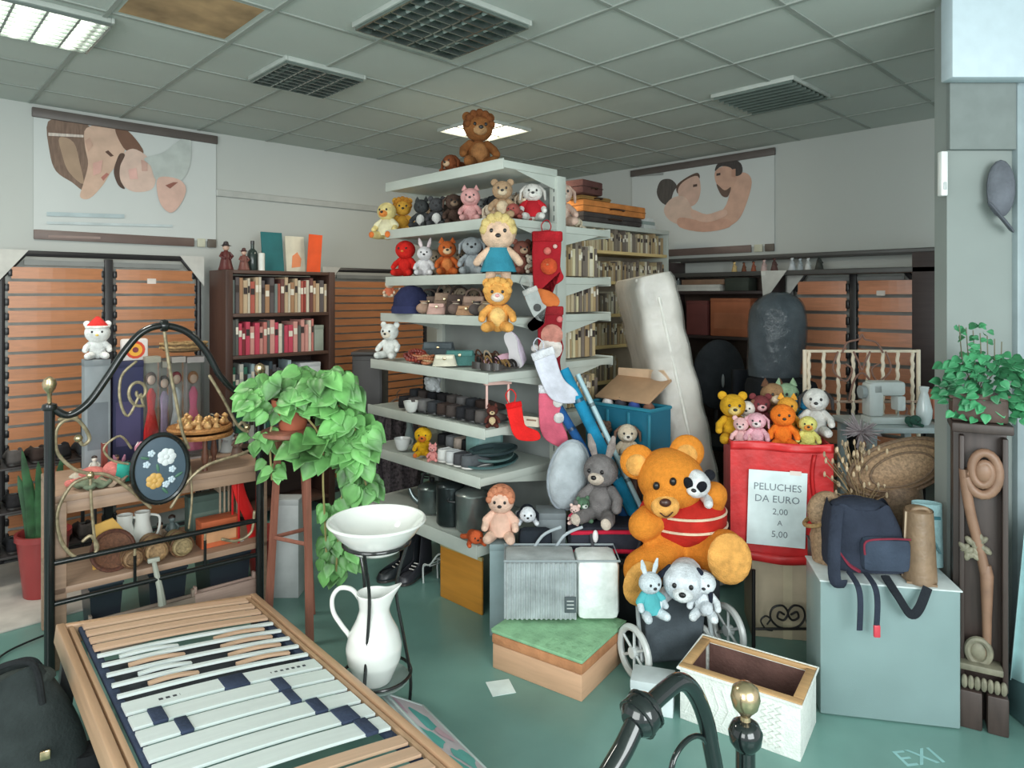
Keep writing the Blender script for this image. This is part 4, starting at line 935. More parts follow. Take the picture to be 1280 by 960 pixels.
# doll in front of the pans, sitting on a grey carton
t = packbox(W(XW(612, 3.2), 3.2, 0), (.12, .13, .43), 'narrow pale grey carton standing in front of the lowest shelf', (150, 170, 174), rz=FACE)
plush(W(XW(626, 3.2), 3.26, .435), .27, FACE-.1, 'peach coloured rag doll with curly hair sitting on the grey carton', (232, 196, 176), ear='none', hair=(206, 136, 104), dress=(232, 190, 170), name='rag_doll', cat='doll')
plush(W(XW(592, 3.22), 3.3, TOPS[7]), .15, FACE+.3, 'orange toy octopus beside the peach rag doll on the lowest shelf', (222, 104, 62), ear='none', name='plush_octopus', pose='lie')
# ================================================================== books: right-hand face of the shelving
palR = [(214, 202, 166), (190, 170, 132), (140, 128, 114), (220, 212, 190), (176, 150, 112), (124, 112, 102), (200, 182, 150)]
hueR = ['straw', 'tan', 'taupe', 'ivory', 'light brown', 'dark taupe', 'sand']
for k, nm in ((1, 'second'), (2, 'third'), (3, 'fourth'), (4, 'fifth')):
    book_row((PX+.06, GV+.06, RTOPS[k]+.001), 0, .34, (.15, .19 if k != 3 else .22), (.11, .14), (.014, .03), palR, 40+k, 'behind the white post, %s shelf' % nm, 'books behind the white post, %s shelf' % nm, hueR)
plush(Vector((PX+.14, GV+.13, RTOPS[0]+.001)), .28, FACE+.2, 'pale pink toy rabbit sitting right of the white post near the top', (214, 184, 168), ear='floppy', name='plush_rabbit', belly=(222, 196, 180), muz=(228, 206, 192))
plush(Vector((PX+.27, GV+.12, RTOPS[0]+.001)), .12, FACE-.3, 'small beige toy lamb in front of the stacked cases near the top', (206, 194, 170), pose='lie', name='plush_lamb', ear='floppy')
# ================================================================== pale bookcase row behind (facing the shop front)
BV = 3.2; bu0, bu1 = on_v(702, 300, BV).x, on_v(836, 300, BV).x
gb = thing('bookcase', 'pale wooden bookcase of old paperbacks behind the leaning mattress', 'bookcase', (bu0, BV, 0))
pale = woodmat('pale shelf wood', (224, 196, 136), .5, .12, (2, 30, 30)); LB = bu1-bu0
def zs(py): return ZW(py, .6907*((bu0+bu1)/2-.3)+.7231*BV)
RZ = [zs(478), zs(433), zs(393), zs(351), zs(312)]
for x in (0, LB-.025):
    q = MB(); q.span((x, 0, 0), (x+.025, .28, zs(282)), .002); q.build('side_panel', gm, gb)
for z in RZ:
    q = MB(); q.span((.025, .0, z-.024), (LB-.025, .27, z), .002); q.build('shelf', pale, gb)
q = MB(); q.span((.025, .27, .05), (LB-.025, .28, zs(290))); q.build('back_panel', paper((140, 130, 112)), gb)
q = MB(); q.span((0, -.005, zs(284)), (LB, .29, zs(278)), .003); q.build('top_board', gm, gb)
for k in range(5):
    book_row((bu0+.03, BV+.015, RZ[k]+.001), 0, (LB-.06 if k > 2 else LB*.72)-(.0 if k > 0 else .3), (.12, .17) if k > 0 else (.15, .2), (.1, .14), (.014, .028), palR, 60+k, 'on the %s row of the pale bookcase' % (['lowest', 'fourth', 'third', 'second', 'top'][k]), 'paperbacks on the %s row of the pale bookcase' % (['lowest', 'fourth', 'third', 'second', 'top'][k]), hueR)
zt = zs(278)+.001
def case(loc, d, label, rgb, rz=0.):
    t = thing('suitcase', label, 'case', loc, rz)
    q = MB(); q.span((0, 0, 0), d, .012); q.build('shell', clothmat(rgb), t)
    q = MB(); q.span((-.003, -.003, d[2]*.47), (d[0]+.003, d[1]+.003, d[2]*.53), .002); q.build('seam_band', clothmat([c*.7 for c in rgb]), t)
    q = MB(); q.tube(catmull([(d[0]*.4, -.003, d[2]*.4), (d[0]*.42, -.03, d[2]*.42), (d[0]*.58, -.03, d[2]*.42), (d[0]*.6, -.003, d[2]*.4)], 4), .006, 7); q.build('handle', plastic((60, 44, 36)), t)
    return t
xx = lambda px: on_v(px, 270, BV).x
case((xx(727), BV-.02, zt), (xx(800)-xx(727), .3, .07), 'dark grey flat case lowest of the stack on the pale bookcase', (74, 68, 66))
case((xx(728), BV-.01, zt+.071), (xx(806)-xx(728), .28, .09), 'orange tan wooden case in the middle of the stack on the bookcase', (206, 132, 72))
case((xx(730)-.02, BV, zt+.162), (.34, .26, .03), 'thin mustard case on the orange tan case', (156, 120, 70))
case((xx(722), BV-.05, zt+.194), (.26, .2, .1), 'dark maroon case topmost of the stack on the bookcase', (98, 66, 62), .1)
for k in range(3):
    packbox((xx(806)+.012*k, BV+.01+.02*k, zt+.031*k), (.17, .22, .03), ('white flat carton, lowest of three at the end of the bookcase top', 'grey green flat carton, middle of three at the end of the bookcase top', 'white glossy flat carton, topmost of three at the end of the bookcase top')[k], [(206, 210, 206), (150, 164, 160), (222, 224, 222)][k])

# ---- back rows of soft toys and small clutter filling the shelves
rq = random.Random(77)
fill_cols = [((88, 78, 72), 'umber'), ((60, 62, 66), 'charcoal'), ((150, 132, 112), 'fawn'), ((112, 84, 66), 'brown'), ((176, 160, 142), 'oatmeal'), ((96, 66, 58), 'russet'), ((128, 130, 130), 'grey'), ((190, 172, 150), 'sand')]
kinds = [('bear', 'round'), ('rabbit', 'floppy'), ('cat', 'point'), ('dog', 'floppy'), ('mouse', 'round')]
LN = {1: 'second highest', 2: 'third', 3: 'fourth', 4: 'fifth'}
for lev, pxs, h0, off in ((1, (518, 537, 557, 578, 600, 618, 640, 655), .2, .3), (2, (518, 545, 574, 606, 635, 660), .2, .31), (3, (530, 546, 562, 578, 594, 608), .17, .34)):
    for k, px in enumerate(pxs):
        (rgb, cn), (kn_, er) = fill_cols[(k*3+lev*2) % 8], kinds[(k+lev) % 5]
        p = gspot(px, lev, off)
        plush(p, h0*rq.uniform(.9, 1.05), FACE+rq.uniform(-.5, .5), '%s toy %s, %s from the far end, back row of the %s shelf' % (cn, kn_, ORD[k], LN[lev]), rgb, ear=er, name='plush_'+kn_, muz=[min(255, c*1.3) for c in rgb], group='back row toys on the %s shelf' % LN[lev])
for k, (px, off, rgb, nm) in enumerate(((530, .02, (170, 140, 122), 'dusty pink'), (570, .02, (120, 100, 92), 'mocha'), (596, .03, (96, 86, 84), 'grey brown'), (608, .04, (150, 128, 104), 'camel'))):
    t = thing('cloth_pouch', nm+' small cloth pouch at the front of the fourth shelf', 'pouch', gspot(px, 3, off))
    q = MB(); q.ell((0, 0, .032), (.05, .035, .032), seg=14, rings=9); q.lathe([(.018, .05), (.014, .06), (.026, .075)], 12); q.build('bag', clothmat(rgb), t)
    q = MB(); q.tube([(.016*math.cos(j*PI/6), .016*math.sin(j*PI/6), .06) for j in range(12)], .004, 6, closed=True); q.build('drawstring', clothmat((210, 200, 180)), t)
for k, (px, off) in enumerate(((508, .3), (524, .32), (600, .4), (612, .42))):
    t = thing('sunglasses', 'pair of dark sunglasses, %s from the far end at the back of the fifth shelf' % ORD[k], 'sunglasses', gspot(px, 4, off), SIDE+.3*k, 'sunglasses on the fifth shelf')
    for s_ in (-1, 1):
        q = MB(); q.ell((s_*.034, 0, .022), (.03, .006, .02), seg=12, rings=7); q.build('lens', plastic((34, 38, 44)), t)
        q = MB(); q.tube([(s_*.064, 0, .026), (s_*.066, .06, .024), (s_*.06, .12, .006)], .0035, 6); q.build('temple', plastic((60, 52, 50)), t)
    q = MB(); q.tube(catmull([(-.01, 0, .024), (0, -.004, .03), (.01, 0, .024)], 3), .003, 6); q.build('bridge', plastic((60, 52, 50)), t)

t = thing('black_cabinet', 'narrow black cabinet in the gap between the bookcase and the white shelving', 'cabinet', W(XW(440, 4.55), 4.55, 0), FACE)
q = MB(); q.span((0, 0, 0), (.2, .24, 1.2), .006); q.build('carcass', paint((38, 34, 34)), t); q = MB(); q.span((-.006, -.01, 1.2), (.206, .245, 1.225), .004); q.build('top_board', paint((52, 46, 44)), t)
q = MB(); q.span((.01, -.008, .05), (.19, .0, 1.17), .003); d_ = q.build('door', paint((46, 42, 42)), t); q = MB(); q.ell((.17, -.016, .7), (.01, .01, .01), seg=8, rings=6); q.build('knob', brass, d_)
# ================================================================== display table behind the headboard
HN = Vector((-math.sin(hang), math.cos(hang), 0)); HXD = Vector((math.cos(hang), math.sin(hang), 0))
def HP(px, py, off):
    """point on the plane parallel to the headboard, off metres behind it"""
    d = _ray(px, py); t_ = ((hbL+HN*off).dot(HN))/d.dot(HN); p = d*t_; return Vector((p.x, p.y, EYE+p.z))
def HB(px, off, z):
    p = HP(px, 600, off); return Vector((p.x, p.y, z))
TT, TM = .745, .35
tb = thing('display_table', 'long pale wooden two-tier table loaded with bric-a-brac behind the iron headboard', 'table', hbL+HN*.03, hang)
oak = woodmat('pale oak', (168, 138, 116), .5, .16, (2, 30, 30))
for z, nm in ((TT, 'tabletop'), (TM, 'lower_shelf')):
    q = MB(); q.span((.02, 0, z-.03), (.93, .5, z), .004); q.build(nm, oak, tb)
for x in (.02, .885):
    for y in (0, .455):
        q = MB(); q.span((x, y, 0), (x+.045, y+.045, TT-.03), .004); q.build('leg', oak, tb)
q = MB(); q.span((.06, .012, TT-.085), (.9, .03, TT-.03), .002); q.build('apron', oak, tb)
def HR(px, off, z, rz=0): return HB(px, off, z), hang+rz
# tall boxes at the back of the table
def hbox(px0, px1, off, z, h, dep, label, rgb, **k):
    a, b = HP(px0, 600, off), HP(px1, 600, off); wdt = (b-a).length-.004
    return packbox((a.x, a.y, z), (wdt, dep, h), label, rgb, rz=hang, **k)
zt_ = TT+.001
def ztop(px, py, off): return HP(px, py, off).z
h1 = ztop(124, 450, .38)-zt_
hbox(106, 139, .38, zt_, h1, .1, 'tall grey toy carton with dark marks at the near end of the display table', (140, 146, 150), stripe=(110, 116, 122))
h2 = ztop(160, 452, .4)-zt_
hbox(141, 180, .4, zt_, h2, .09, 'navy blue toy carton next to the tall grey carton', (44, 46, 80), stripe=(70, 64, 100))
plush(HB(122, .43, zt_+h1+.001), .19, hang-.2, 'white toy kitten in a red bonnet sitting on the tall grey carton', (232, 232, 230), ear='round', hat=(196, 50, 46), name='plush_kitten', hs=1.25, nose=(226, 190, 90))
t = thing('flower_box', 'white box with an orange flower print on top of the navy carton', 'box', HB(168, .44, zt_+h2+.001), hang)
q = MB(); q.span((-.06, -.02, 0), (.06, .03, .11), .01); q.build('carton', paper((216, 208, 204)), t)
for k, (r, c) in enumerate(((.045, (206, 74, 50)), (.032, (232, 168, 60)), (.014, (120, 50, 60)))):
    q = MB(); q.lathe([(r, 0), (r, .002)], 14, M=Matrix.Translation((0, -.0205-.002*k, .055)) @ Matrix.Rotation(PI/2, 4, 'X')); q.build('printed_flower', paper(c), t)
def dollpack(px0, px1, off, h, label, back, dressc, hairc, skin=(226, 190, 170)):
    a, b = HP(px0, 600, off), HP(px1, 600, off); wd_ = (b-a).length-.004
    h = ztop((px0+px1)/2, 446 if px0 != 203 else 452, off)-zt_
    t = thing('doll_package', label, 'boxed doll', (a.x, a.y, zt_), hang)
    q = MB(); q.span((0, .07, 0), (wd_, .075, h)); q.span((0, 0, 0), (wd_, .075, .01)); q.span((0, 0, h-.03), (wd_, .075, h)); q.build('backing_card', paper(back), t)
    q = MB(); x = wd_/2; q.lathe([(.05*min(1, wd_/.09), .04), (.045*min(1, wd_/.09), h*.3), (.016, h*.5), (.022, h*.64), (.008, h*.7)], 12, (x, .045, 0), sy=.5); q.build('doll_dress', clothmat(dressc), t)
    q = MB(); q.ell((x, .045, h*.78), (.02, .018, .026)); q.build('doll_head', paint(skin), t)
    q = MB(); q.ell((x, .052, h*.79), (.027, .018, .034)); q.build('doll_hair', paint(hairc), t)
    q = MB(); q.span((0, 0, .01), (wd_, .001, h-.03)); q.build('clear_window', mat('clear film', (235, 240, 240), .12, var=0, trans=1.), t)
    return t
dollpack(182, 202, .36, .3, 'boxed doll in a long red dress beside the navy carton', (150, 146, 132), (204, 44, 44), (90, 60, 40))
dollpack(203, 214, .36, .3, 'narrow boxed doll in a lilac dress next to the red one', (130, 126, 116), (170, 150, 176), (60, 46, 40))
dollpack(215, 233, .36, .28, 'boxed doll in white and grey with pink sleeves on the display table', (160, 152, 146), (206, 206, 208), (150, 40, 60))
dollpack(234, 256, .36, .29, 'boxed doll in a bright pink dress at the right of the boxed dolls', (158, 150, 148), (230, 120, 150), (170, 110, 70))
def wicker(nm, rgb): return woodmat('wicker '+nm, rgb, .7, .45, (60, 60, 60))
t = thing('wicker_bread_basket', 'flat brown wicker basket lying across the tops of the boxed dolls', 'basket', HB(230, .39, ztop(230, 440, .39)), hang)
q = MB(); q.lathe([(.06, 0), (.1, .01), (.115, .05), (.11, .05), (.095, .014), (.005, .008)], 24, sy=.55); q.build('bowl', wicker('brown', (126, 98, 66)), t)
q = MB()
for k in range(2): q.tube([(.114*math.cos(2*PI*j/24), .063*math.sin(2*PI*j/24), .045-.02*k+.004*(j % 2)) for j in range(24)], .006, 6, closed=True)
q.build('woven_band', wicker('tan', (160, 128, 84)), t)
# wicker cake stand with pale gold pieces
c = HB(250, .16, TT+.001)
t = thing('cake_stand', 'round wicker tiered stand on turned legs filled with gold trinkets', 'stand', c, hang)
zt1 = ztop(250, 545, .16)-TT
for k in range(3):
    a = 2*PI*k/3+.5; q = MB(); q.lathe([(.014, 0), (.01, .03), (.018, .06), (.01, zt1*.8), (.014, zt1)], 10, (.09*math.cos(a), .09*math.sin(a), 0)); q.build('leg', woodmat('turned legs', (110, 70, 54)), t)
for k, (r, z) in enumerate(((.15, zt1), (.145, zt1+.032))):
    q = MB(); q.lathe([(.005, z), (r, z), (r+.006, z+.012), (r, z+.022), (r-.01, z+.014), (.005, z+.012)], 30); q.build('tray', wicker('gold', (172, 118, 66)), t)
q = MB(); rr = random.Random(5)
cs_ = []
for k in range(22):
    a = rr.uniform(0, 2*PI); r_ = .13*math.sqrt(rr.random())
    cs_.append((r_*math.cos(a), r_*math.sin(a)))
for k, (x, y) in enumerate(cs_):
    o = thing('gold_trinket', 'small gold filigree trinket in the tray of the round wicker stand', 'trinket', c+Vector((x, y, zt1+.047)), k, 'gold trinkets on the wicker stand')
    if k % 2: q = MB(); q.lathe([(.012, 0), (.018, .01), (.008, .03), (.014, .045), (.003, .055)], 8); q.build('body', mat('gold', (196, 152, 100), .45, metal=.25), o)
    else: q = MB(); q.ell((0, 0, .018), (.022, .016, .018), seg=8, rings=6); q.build('body', mat('gold', (196, 152, 100), .45, metal=.25), o)
    q = MB(); q.ell((0, 0, .05 if k % 2 else .036), (.006, .006, .006), seg=6, rings=5); q.build('bead', plastic((226, 190, 120)), o)
# soft things along the front of the table
plush(HB(128, .13, zt_), .2, hang+.9, 'salmon pink toy fish lying at the front of the display table', (214, 126, 118), ear='none', pose='lie', name='plush_fish', earc=(230, 160, 150))
plush(HB(152, .22, zt_), .14, hang-.5, 'dusty mauve toy rabbit lying behind the pink fish', (168, 116, 136), ear='long', pose='lie', name='plush_rabbit')
plush(HB(178, .3, zt_), .14, hang, 'tiny white and pink toy unicorn behind the teal bow', (230, 214, 214), ear='point', name='plush_unicorn', hair=(220, 150, 170))
t = thing('fabric_bow', 'large teal and mint fabric bow on the front edge of the display table', 'bow', HB(172, .08, zt_), hang)
q = MB()
for s_ in (-1, 1): q.ell((s_*.055, 0, .05), (.06, .03, .045), rot=(0, s_*-.3, 0))
q.build('loop', clothmat((54, 158, 142)), t); q = MB(); q.ell((0, -.01, .05), (.02, .03, .025)); q.build('knot', clothmat((44, 136, 122)), t)
q = MB(); q.ell((.1, .02, .04), (.05, .03, .06), rot=(0, .4, 0)); q.build('tail', clothmat((184, 214, 190)), t)
for k, (px, off, rgb, nm) in enumerate(((110, .2, (206, 194, 176), 'cream'), (142, .08, (176, 150, 130), 'fawn'), (115, .07, (120, 130, 108), 'moss green'))):
    t = thing('folded_cloth', nm+' crumpled cloth at the near end of the display table', 'cloth', HB(px, off, zt_), hang+k)
    q = MB(); q.grid(lambda u, v: ((u-.5)*.12*(1+.1*math.sin(9*v)), (v-.5)*.1, .022+.016*math.sin(11*u+k)*math.cos(8*v)), 14, 12); q.build('fabric', clothmat(rgb), t, solid=.016)
    q = MB(); q.tube(catmull([(-.05, -.052, .02), (0, -.056, .034), (.05, -.052, .02)], 4), .006, 6); q.build('hem', clothmat([c*.85 for c in rgb]), t)
packbox(tuple(HB(186, .05, zt_)), (.09, .06, .02), 'thin yellow notebook beside the teal bow', (206, 170, 96), rz=hang)
# ---- lower tier
zm = TM+.001
t = thing('yellow_folder', 'yellow paper folder standing on the lower tier of the display table', 'folder', HB(116, .16, zm), hang)
q = MB(); q.prism([(0, 0), (.13, 0), (.13, .15), (.08, .22), (0, .2)], .012); q.build('cover', paper((216, 170, 88)), t); q = MB(); q.prism([(.12, .005), (.137, .005), (.137, .13), (.12, .16)], .009); q.build('green_edge', paper((176, 186, 110)), t)
t = thing('wicker_plate', 'round brown wicker plate propped in front of the yellow folder', 'plate', HB(142, .1, zm), rot=(1.25, 0, hang))
q = MB(); q.lathe([(.004, 0), (.05, .0), (.085, .018), (.088, .024), (.05, .008), (.004, .008)], 26, (0, .086, 0)); q.build('dish', wicker('dark', (112, 72, 50)), t)
q = MB(); q.tube([(.086*math.cos(2*PI*k/26), .086+.086*math.sin(2*PI*k/26), .02) for k in range(26)], .009, 7, closed=True); q.build('woven_rim', wicker('rim', (92, 54, 40)), t)
for k, px in enumerate((163, 192, 224)):
    t = thing('wicker_barrel', ('small wicker barrel, nearest the brown plate, on the lower tier', 'large carved wicker barrel in the middle of the three on the lower tier', 'pale wicker barrel, nearest the orange carton, on the lower tier')[k], 'basket', HB(px, .11, zm), hang)
    R_ = (.045, .054, .05)[k]; Mx = Matrix.Translation((0, 0, R_*1.03+.004)) @ Matrix.Rotation(PI/2, 4, 'X') @ Matrix.Translation((0, 0, -.0))
    col = ((150, 118, 86), (166, 134, 96), (158, 138, 100))[k]
    q = MB(); q.lathe([(.004, -.1), (R_*.8, -.1), (R_, -.04), (R_, .02), (R_*.85, .07), (R_*.7, .075), (R_*.66, .06), (.004, .06)], 24, M=Mx); q.build('body', wicker('barrel%d' % k, col), t)
    for z in (-.02, .05):
        q = MB(); q.tube([Mx @ Vector((R_*1.0*math.cos(2*PI*j/24), R_*1.0*math.sin(2*PI*j/24), z)) for j in range(24)], .005, 6, closed=True); q.build('hoop', wicker('hoop', (112, 80, 54)), t)
for k, px in enumerate((156, 178)):
    t = thing('china_jug', ('white china jug beside the yellow folder', 'off-white china jug next to the first white jug')[k], 'jug', HB(px, .25, zm), hang)
    q = MB(); q.lathe([(.03, 0), (.045, .03), (.045, .1), (.032, .16), (.036, .2), (.032, .2), (.028, .16), (.004, .03)], 18); q.build('body', mat('china e2', (222, 224, 218), .2, coat=.3, var=.02), t)
    q = MB(); q.tube(catmull([(.034, 0, .18), (.075, 0, .16), (.07, 0, .09), (.043, 0, .06)], 5), .006, 7); q.build('handle', mat('china e2', (222, 224, 218)), t)
hbox(236, 288, .26, zm, .22, .08, 'dark green flat carton on the lower tier behind the orange carton', (72, 92, 84), stripe=(96, 112, 102))
hbox(252, 300, .1, zm, .13, .1, 'orange carton with a picture on the lower tier of the display table', (206, 104, 62), stripe=(214, 160, 116))
t = thing('red_toy_slide', 'bright red plastic toy slide at the far end of the lower tier', 'toy', HB(306, .12, zm), hang+.2)
q = MB(); q.tube(catmull([(-.05, 0, .34), (-.02, 0, .22), (.03, 0, .1), (.05, 0, .0)], 6), .03, 8, flat=.35); q.build('chute', plastic((206, 36, 36)), t)
for s_ in (-1, 1):
    q = MB(); q.cyl((.06*0-.05, s_*.03, 0), (-.05, s_*.03, .34), .006, seg=7); q.build('support', plastic((186, 30, 32)), t)
t = thing('slatted_cd_rack', 'pale wooden slatted rack below the flower medallion', 'rack', HB(262, .1, TT-.2), hang)
t.location = HB(284, .3, zm+.0)
for k in range(5):
    q = MB(); q.box((-.05+.022*k, 0, .15), (.008, .1, .3), bev=.002); q.build('slat', woodmat('rack wood', (186, 164, 140)), t)
q = MB(); q.box((-.006, 0, .006), (.12, .11, .012), bev=.002); q.build('base', woodmat('rack wood', (186, 164, 140)), t)
# floor bins under the table
for k, (px0, px1) in enumerate(((112, 152), (186, 232), (262, 311))):
    a, b = HP(px0, 700, .1), HP(px1, 700, .1); wd_ = (b-a).length
    t = thing('storage_bin', ('black plastic bin under the near end of the display table', 'black plastic bin under the middle of the display table', 'black plastic bin under the far end of the display table')[k], 'bin', (a.x, a.y, 0), hang)
    q = MB(); q.add([(.02, .02, 0), (wd_-.02, .02, 0), (wd_-.02, .26, 0), (.02, .26, 0), (0, 0, .29), (wd_, 0, .29), (wd_, .28, .29), (0, .28, .29)], [(0, 1, 2, 3), (0, 1, 5, 4), (1, 2, 6, 5), (2, 3, 7, 6), (3, 0, 4, 7)]); q.build('tub', plastic((36, 42, 50)), t, solid=.006, smooth=False)
    q = MB(); q.tube([(0, 0, .29), (wd_, 0, .29), (wd_, .28, .29), (0, .28, .29)], .008, 6, closed=True); q.build('rim', plastic((52, 60, 70)), t)
for k, (px0, px1, rgb, z) in enumerate(((112, 240, (156, 138, 124), .15), (244, 318, (176, 148, 136), .16))):
    a, b = HP(px0, 740, .05), HP(px1, 740, .05); wd_ = (b-a).length
    t = thing('wooden_crate', ('long shallow wooden crate on the floor below the black bins', 'short pinkish wooden crate on the floor at the far end')[k], 'crate', (a.x, a.y, 0), hang)
    for nm, aa, bb_ in (('front_board', (0, 0, .0), (wd_, .012, z)), ('back_board', (0, .04, .0), (wd_, .052, z)), ('end_board', (0, .012, 0), (.012, .04, z+.03)), ('end_board', (wd_-.012, .012, 0), (wd_, .04, z+.03)), ('bottom', (.012, .012, 0), (wd_-.012, .04, .01))):
        q = MB(); q.span(aa, bb_, .002); q.build(nm, woodmat('crate%d' % k, rgb, .6, .2, (3, 40, 40)), t)
plush(HB(300, .13, .302), .1, hang, 'tiny white toy seal lying on the far black bin', (226, 230, 230), ear='none', pose='lie', name='plush_seal')
# ================================================================== shoe rack and red pot in the corner
sr = thing('shoe_rack', 'dark shoe rack with three tiers against the wall near the red pot', 'rack', (.3, 4.55, .0125))
for x in (0, .68):
    for y in (0, .3):
        q = MB(); q.cyl((x, y, 0), (x, y, .8), .011, seg=8); q.build('post', dkmetal, sr)
for z in (.16, .4, .64):
    q = MB(); q.span((0, 0, z), (.68, .3, z+.012), .002); q.build('tier', paint((58, 54, 54)), sr)
for ti, z in enumerate((.16, .4, .64)):
    for k in range(6):
        kk = (k*2+ti*3) % 7
        shoe((.38+.112*k, 4.57, .0135+z+.012), .25, .08*math.sin(k*5), '%s shoe, %s along the %s tier of the shoe rack by the red pot' % (sh_nm[kk], ORD[k], ('bottom', 'middle', 'top')[ti]), sh_pal[kk], group='shoes on the corner rack', trim=(150, 150, 150))
        s = bpy.context.scene
t = thing('potted_snake_plant', 'dark green upright plant in a dull red pot next to the shoe rack', 'potted plant', (.7, 4.36, .013))
q = MB(); q.lathe([(.09, 0), (.12, .3), (.13, .3), (.13, .33), (.115, .33), (.1, .28), (.004, .28)], 22); q.build('pot', plastic((150, 58, 58)), t)
q = MB(); rr = random.Random(8)
for k in range(16):
    a = rr.uniform(0, 6.28); r_ = rr.uniform(.01, .07); h_ = rr.uniform(.25, .52); lx, ly = math.cos(a), math.sin(a)
    q.tube(catmull([(r_*lx, r_*ly, .28), (r_*lx*1.3, r_*ly*1.3, .28+h_*.5), (r_*lx*1.9, r_*ly*1.9, .28+h_)], 4), [.02, .022, .023, .024, .024, .022, .02, .012, .003], 6, flat=.25)
q.build('foliage', mat('dark leaf', (50, 92, 56), .5, var=.3, scale=12), t)
# ================================================================== pothos on its wooden stand
leaf_m = mat('pothos leaf', (112, 172, 98), .42, var=.34, scale=7); leaf_m.node_tree.nodes['Principled BSDF'].inputs['Subsurface Weight'].default_value = .0
def leaf(mb, p, d, n, L):
    """heart-shaped leaf from p along d, facing n"""
    d = Vector(d).normalized(); n = Vector(n); n = (n-d*n.dot(d)); n = n.normalized() if n.length > 1e-4 else d.orthogonal().normalized(); s = d.cross(n)
    rows = [(0, .0), (-.08, .26), (.1, .42), (.35, .46), (.62, .32), (.85, .13), (1, 0)]
    vs = []
    for y, w_ in rows:
        for k in (-1, -.5, 0, .5, 1):
            cup = .16*(k*k)*w_*2-.22*y*y*.6
            vs.append(Vector(p)+(d*y+s*(k*w_)+n*cup)*L)
    fs = [(r*5+c_, r*5+c_+1, r*5+c_+6, r*5+c_+5) for r in range(6) for c_ in range(4)]
    mb.add(vs, fs)
pst = W(XW(366, 3.22), 3.22, 0)
t = thing('plant_stand', 'tall reddish wooden plant stand on splayed legs holding the trailing pothos', 'plant stand', pst, FACE)
redw = woodmat('stand wood', (150, 96, 80), .4, .2, (30, 30, 3))
q = MB(); q.lathe([(.004, .94), (.13, .94), (.145, .95), (.145, .965), (.13, .972), (.004, .972)], 26); q.build('top_plate', redw, t)
for (a, b) in (((-.06, -.02), (-.14, .06)), ((.08, -.05), (.11, -.1)), ((.02, .08), (.03, .2))):
    q = MB(); q.tube([(b[0], b[1], 0), (a[0], a[1], .94)], [.02, .017], 4); q.build('leg', redw, t, smooth=False)
q = MB(); q.tube([(-.1, .02, .45), (.095, -.075, .45), (.025, .14, .45)], .01, 6, closed=True); q.build('stretcher', redw, t)
t = thing('potted_pothos', 'trailing green pothos in a terracotta pot on the wooden plant stand', 'potted plant', pst+Vector((0, 0, .973)), FACE)
q = MB(); q.lathe([(.06, 0), (.085, .11), (.095, .11), (.097, .14), (.085, .14), (.078, .11), (.004, .11)], 22); q.build('pot', paint((168, 92, 66), .7), t)
rr = random.Random(11); lv = MB(); vn = MB()
def lpt(px, py, dy):                 # picture point to local frame of the pothos at depth offset dy
    Y = 3.22+dy; return Vector((XW(px, Y)-XW(366, 3.22), dy, ZW(py, Y)-.973))
def spray(cx_, cy_, rx_, ry_, n, L, dy=(-.12, .12), down=.4):
    for k in range(n):
        a = rr.uniform(0, 6.28); r_ = math.sqrt(rr.random())
        p = lpt(cx_+rx_*r_*math.cos(a), cy_+ry_*r_*math.sin(a), rr.uniform(*dy))
        d = Vector((math.cos(a)*.8+rr.uniform(-.4, .4), -.4+rr.uniform(-.3, .3), -down+rr.uniform(-.5, .35)))
        leaf(lv, p, d, (rr.uniform(-.3, .3), -.8, .55), L*rr.uniform(.7, 1.2))
spray(345, 495, 42, 26, 60, .085); spray(395, 478, 40, 18, 55, .1); spray(425, 500, 24, 20, 26, .1)
spray(440, 545, 26, 32, 46, .1, (-.14, .02)); spray(448, 590, 18, 26, 24, .09, (-.14, .0), .9); spray(400, 560, 26, 16, 18, .11, (-.16, -.06), .2)
spray(340, 585, 12, 16, 12, .06); spray(330, 545, 24, 10, 12, .07); spray(420, 690, 24, 32, 34, .07, (-.1, .05), .9); spray(418, 640, 16, 20, 18, .07, (-.1, .0), .9); spray(462, 605, 8, 14, 6, .08, (-.1, .0), .9)
lv.build('foliage', leaf_m, t, solid=.0015)
for pts in ([(375, 500), (420, 520), (432, 570), (425, 640), (420, 715)], [(385, 495), (440, 530), (450, 580), (462, 620)], [(360, 500), (400, 545), (404, 610), (408, 690)], [(352, 500), (338, 540), (340, 600)]):
    vn.tube(catmull([lpt(x, y, -.07 if k else 0) for k, (x, y) in enumerate(pts)], 5), .005, 6)
vn.build('vine', paint((150, 140, 90)), t)
packbox(tuple(W(XW(352, 3.75), 3.6, 0)), (.14, .1, .52), 'tall pale grey carton standing behind the wooden plant stand', (186, 190, 190), rz=FACE)
t = thing('plant_pot', 'plain red plastic pot on the floor behind the plant stand', 'pot', W(XW(338, 3.9), 3.9, 0)); q = MB(); q.lathe([(.1, 0), (.14, .22), (.15, .22), (.15, .25), (.135, .25), (.004, .2)], 20); q.build('body', plastic((176, 66, 62)), t); q = MB(); q.tube([(.148*math.cos(k*PI/10), .148*math.sin(k*PI/10), .245) for k in range(20)], .008, 6, closed=True); q.build('rim', plastic((186, 78, 74)), t)
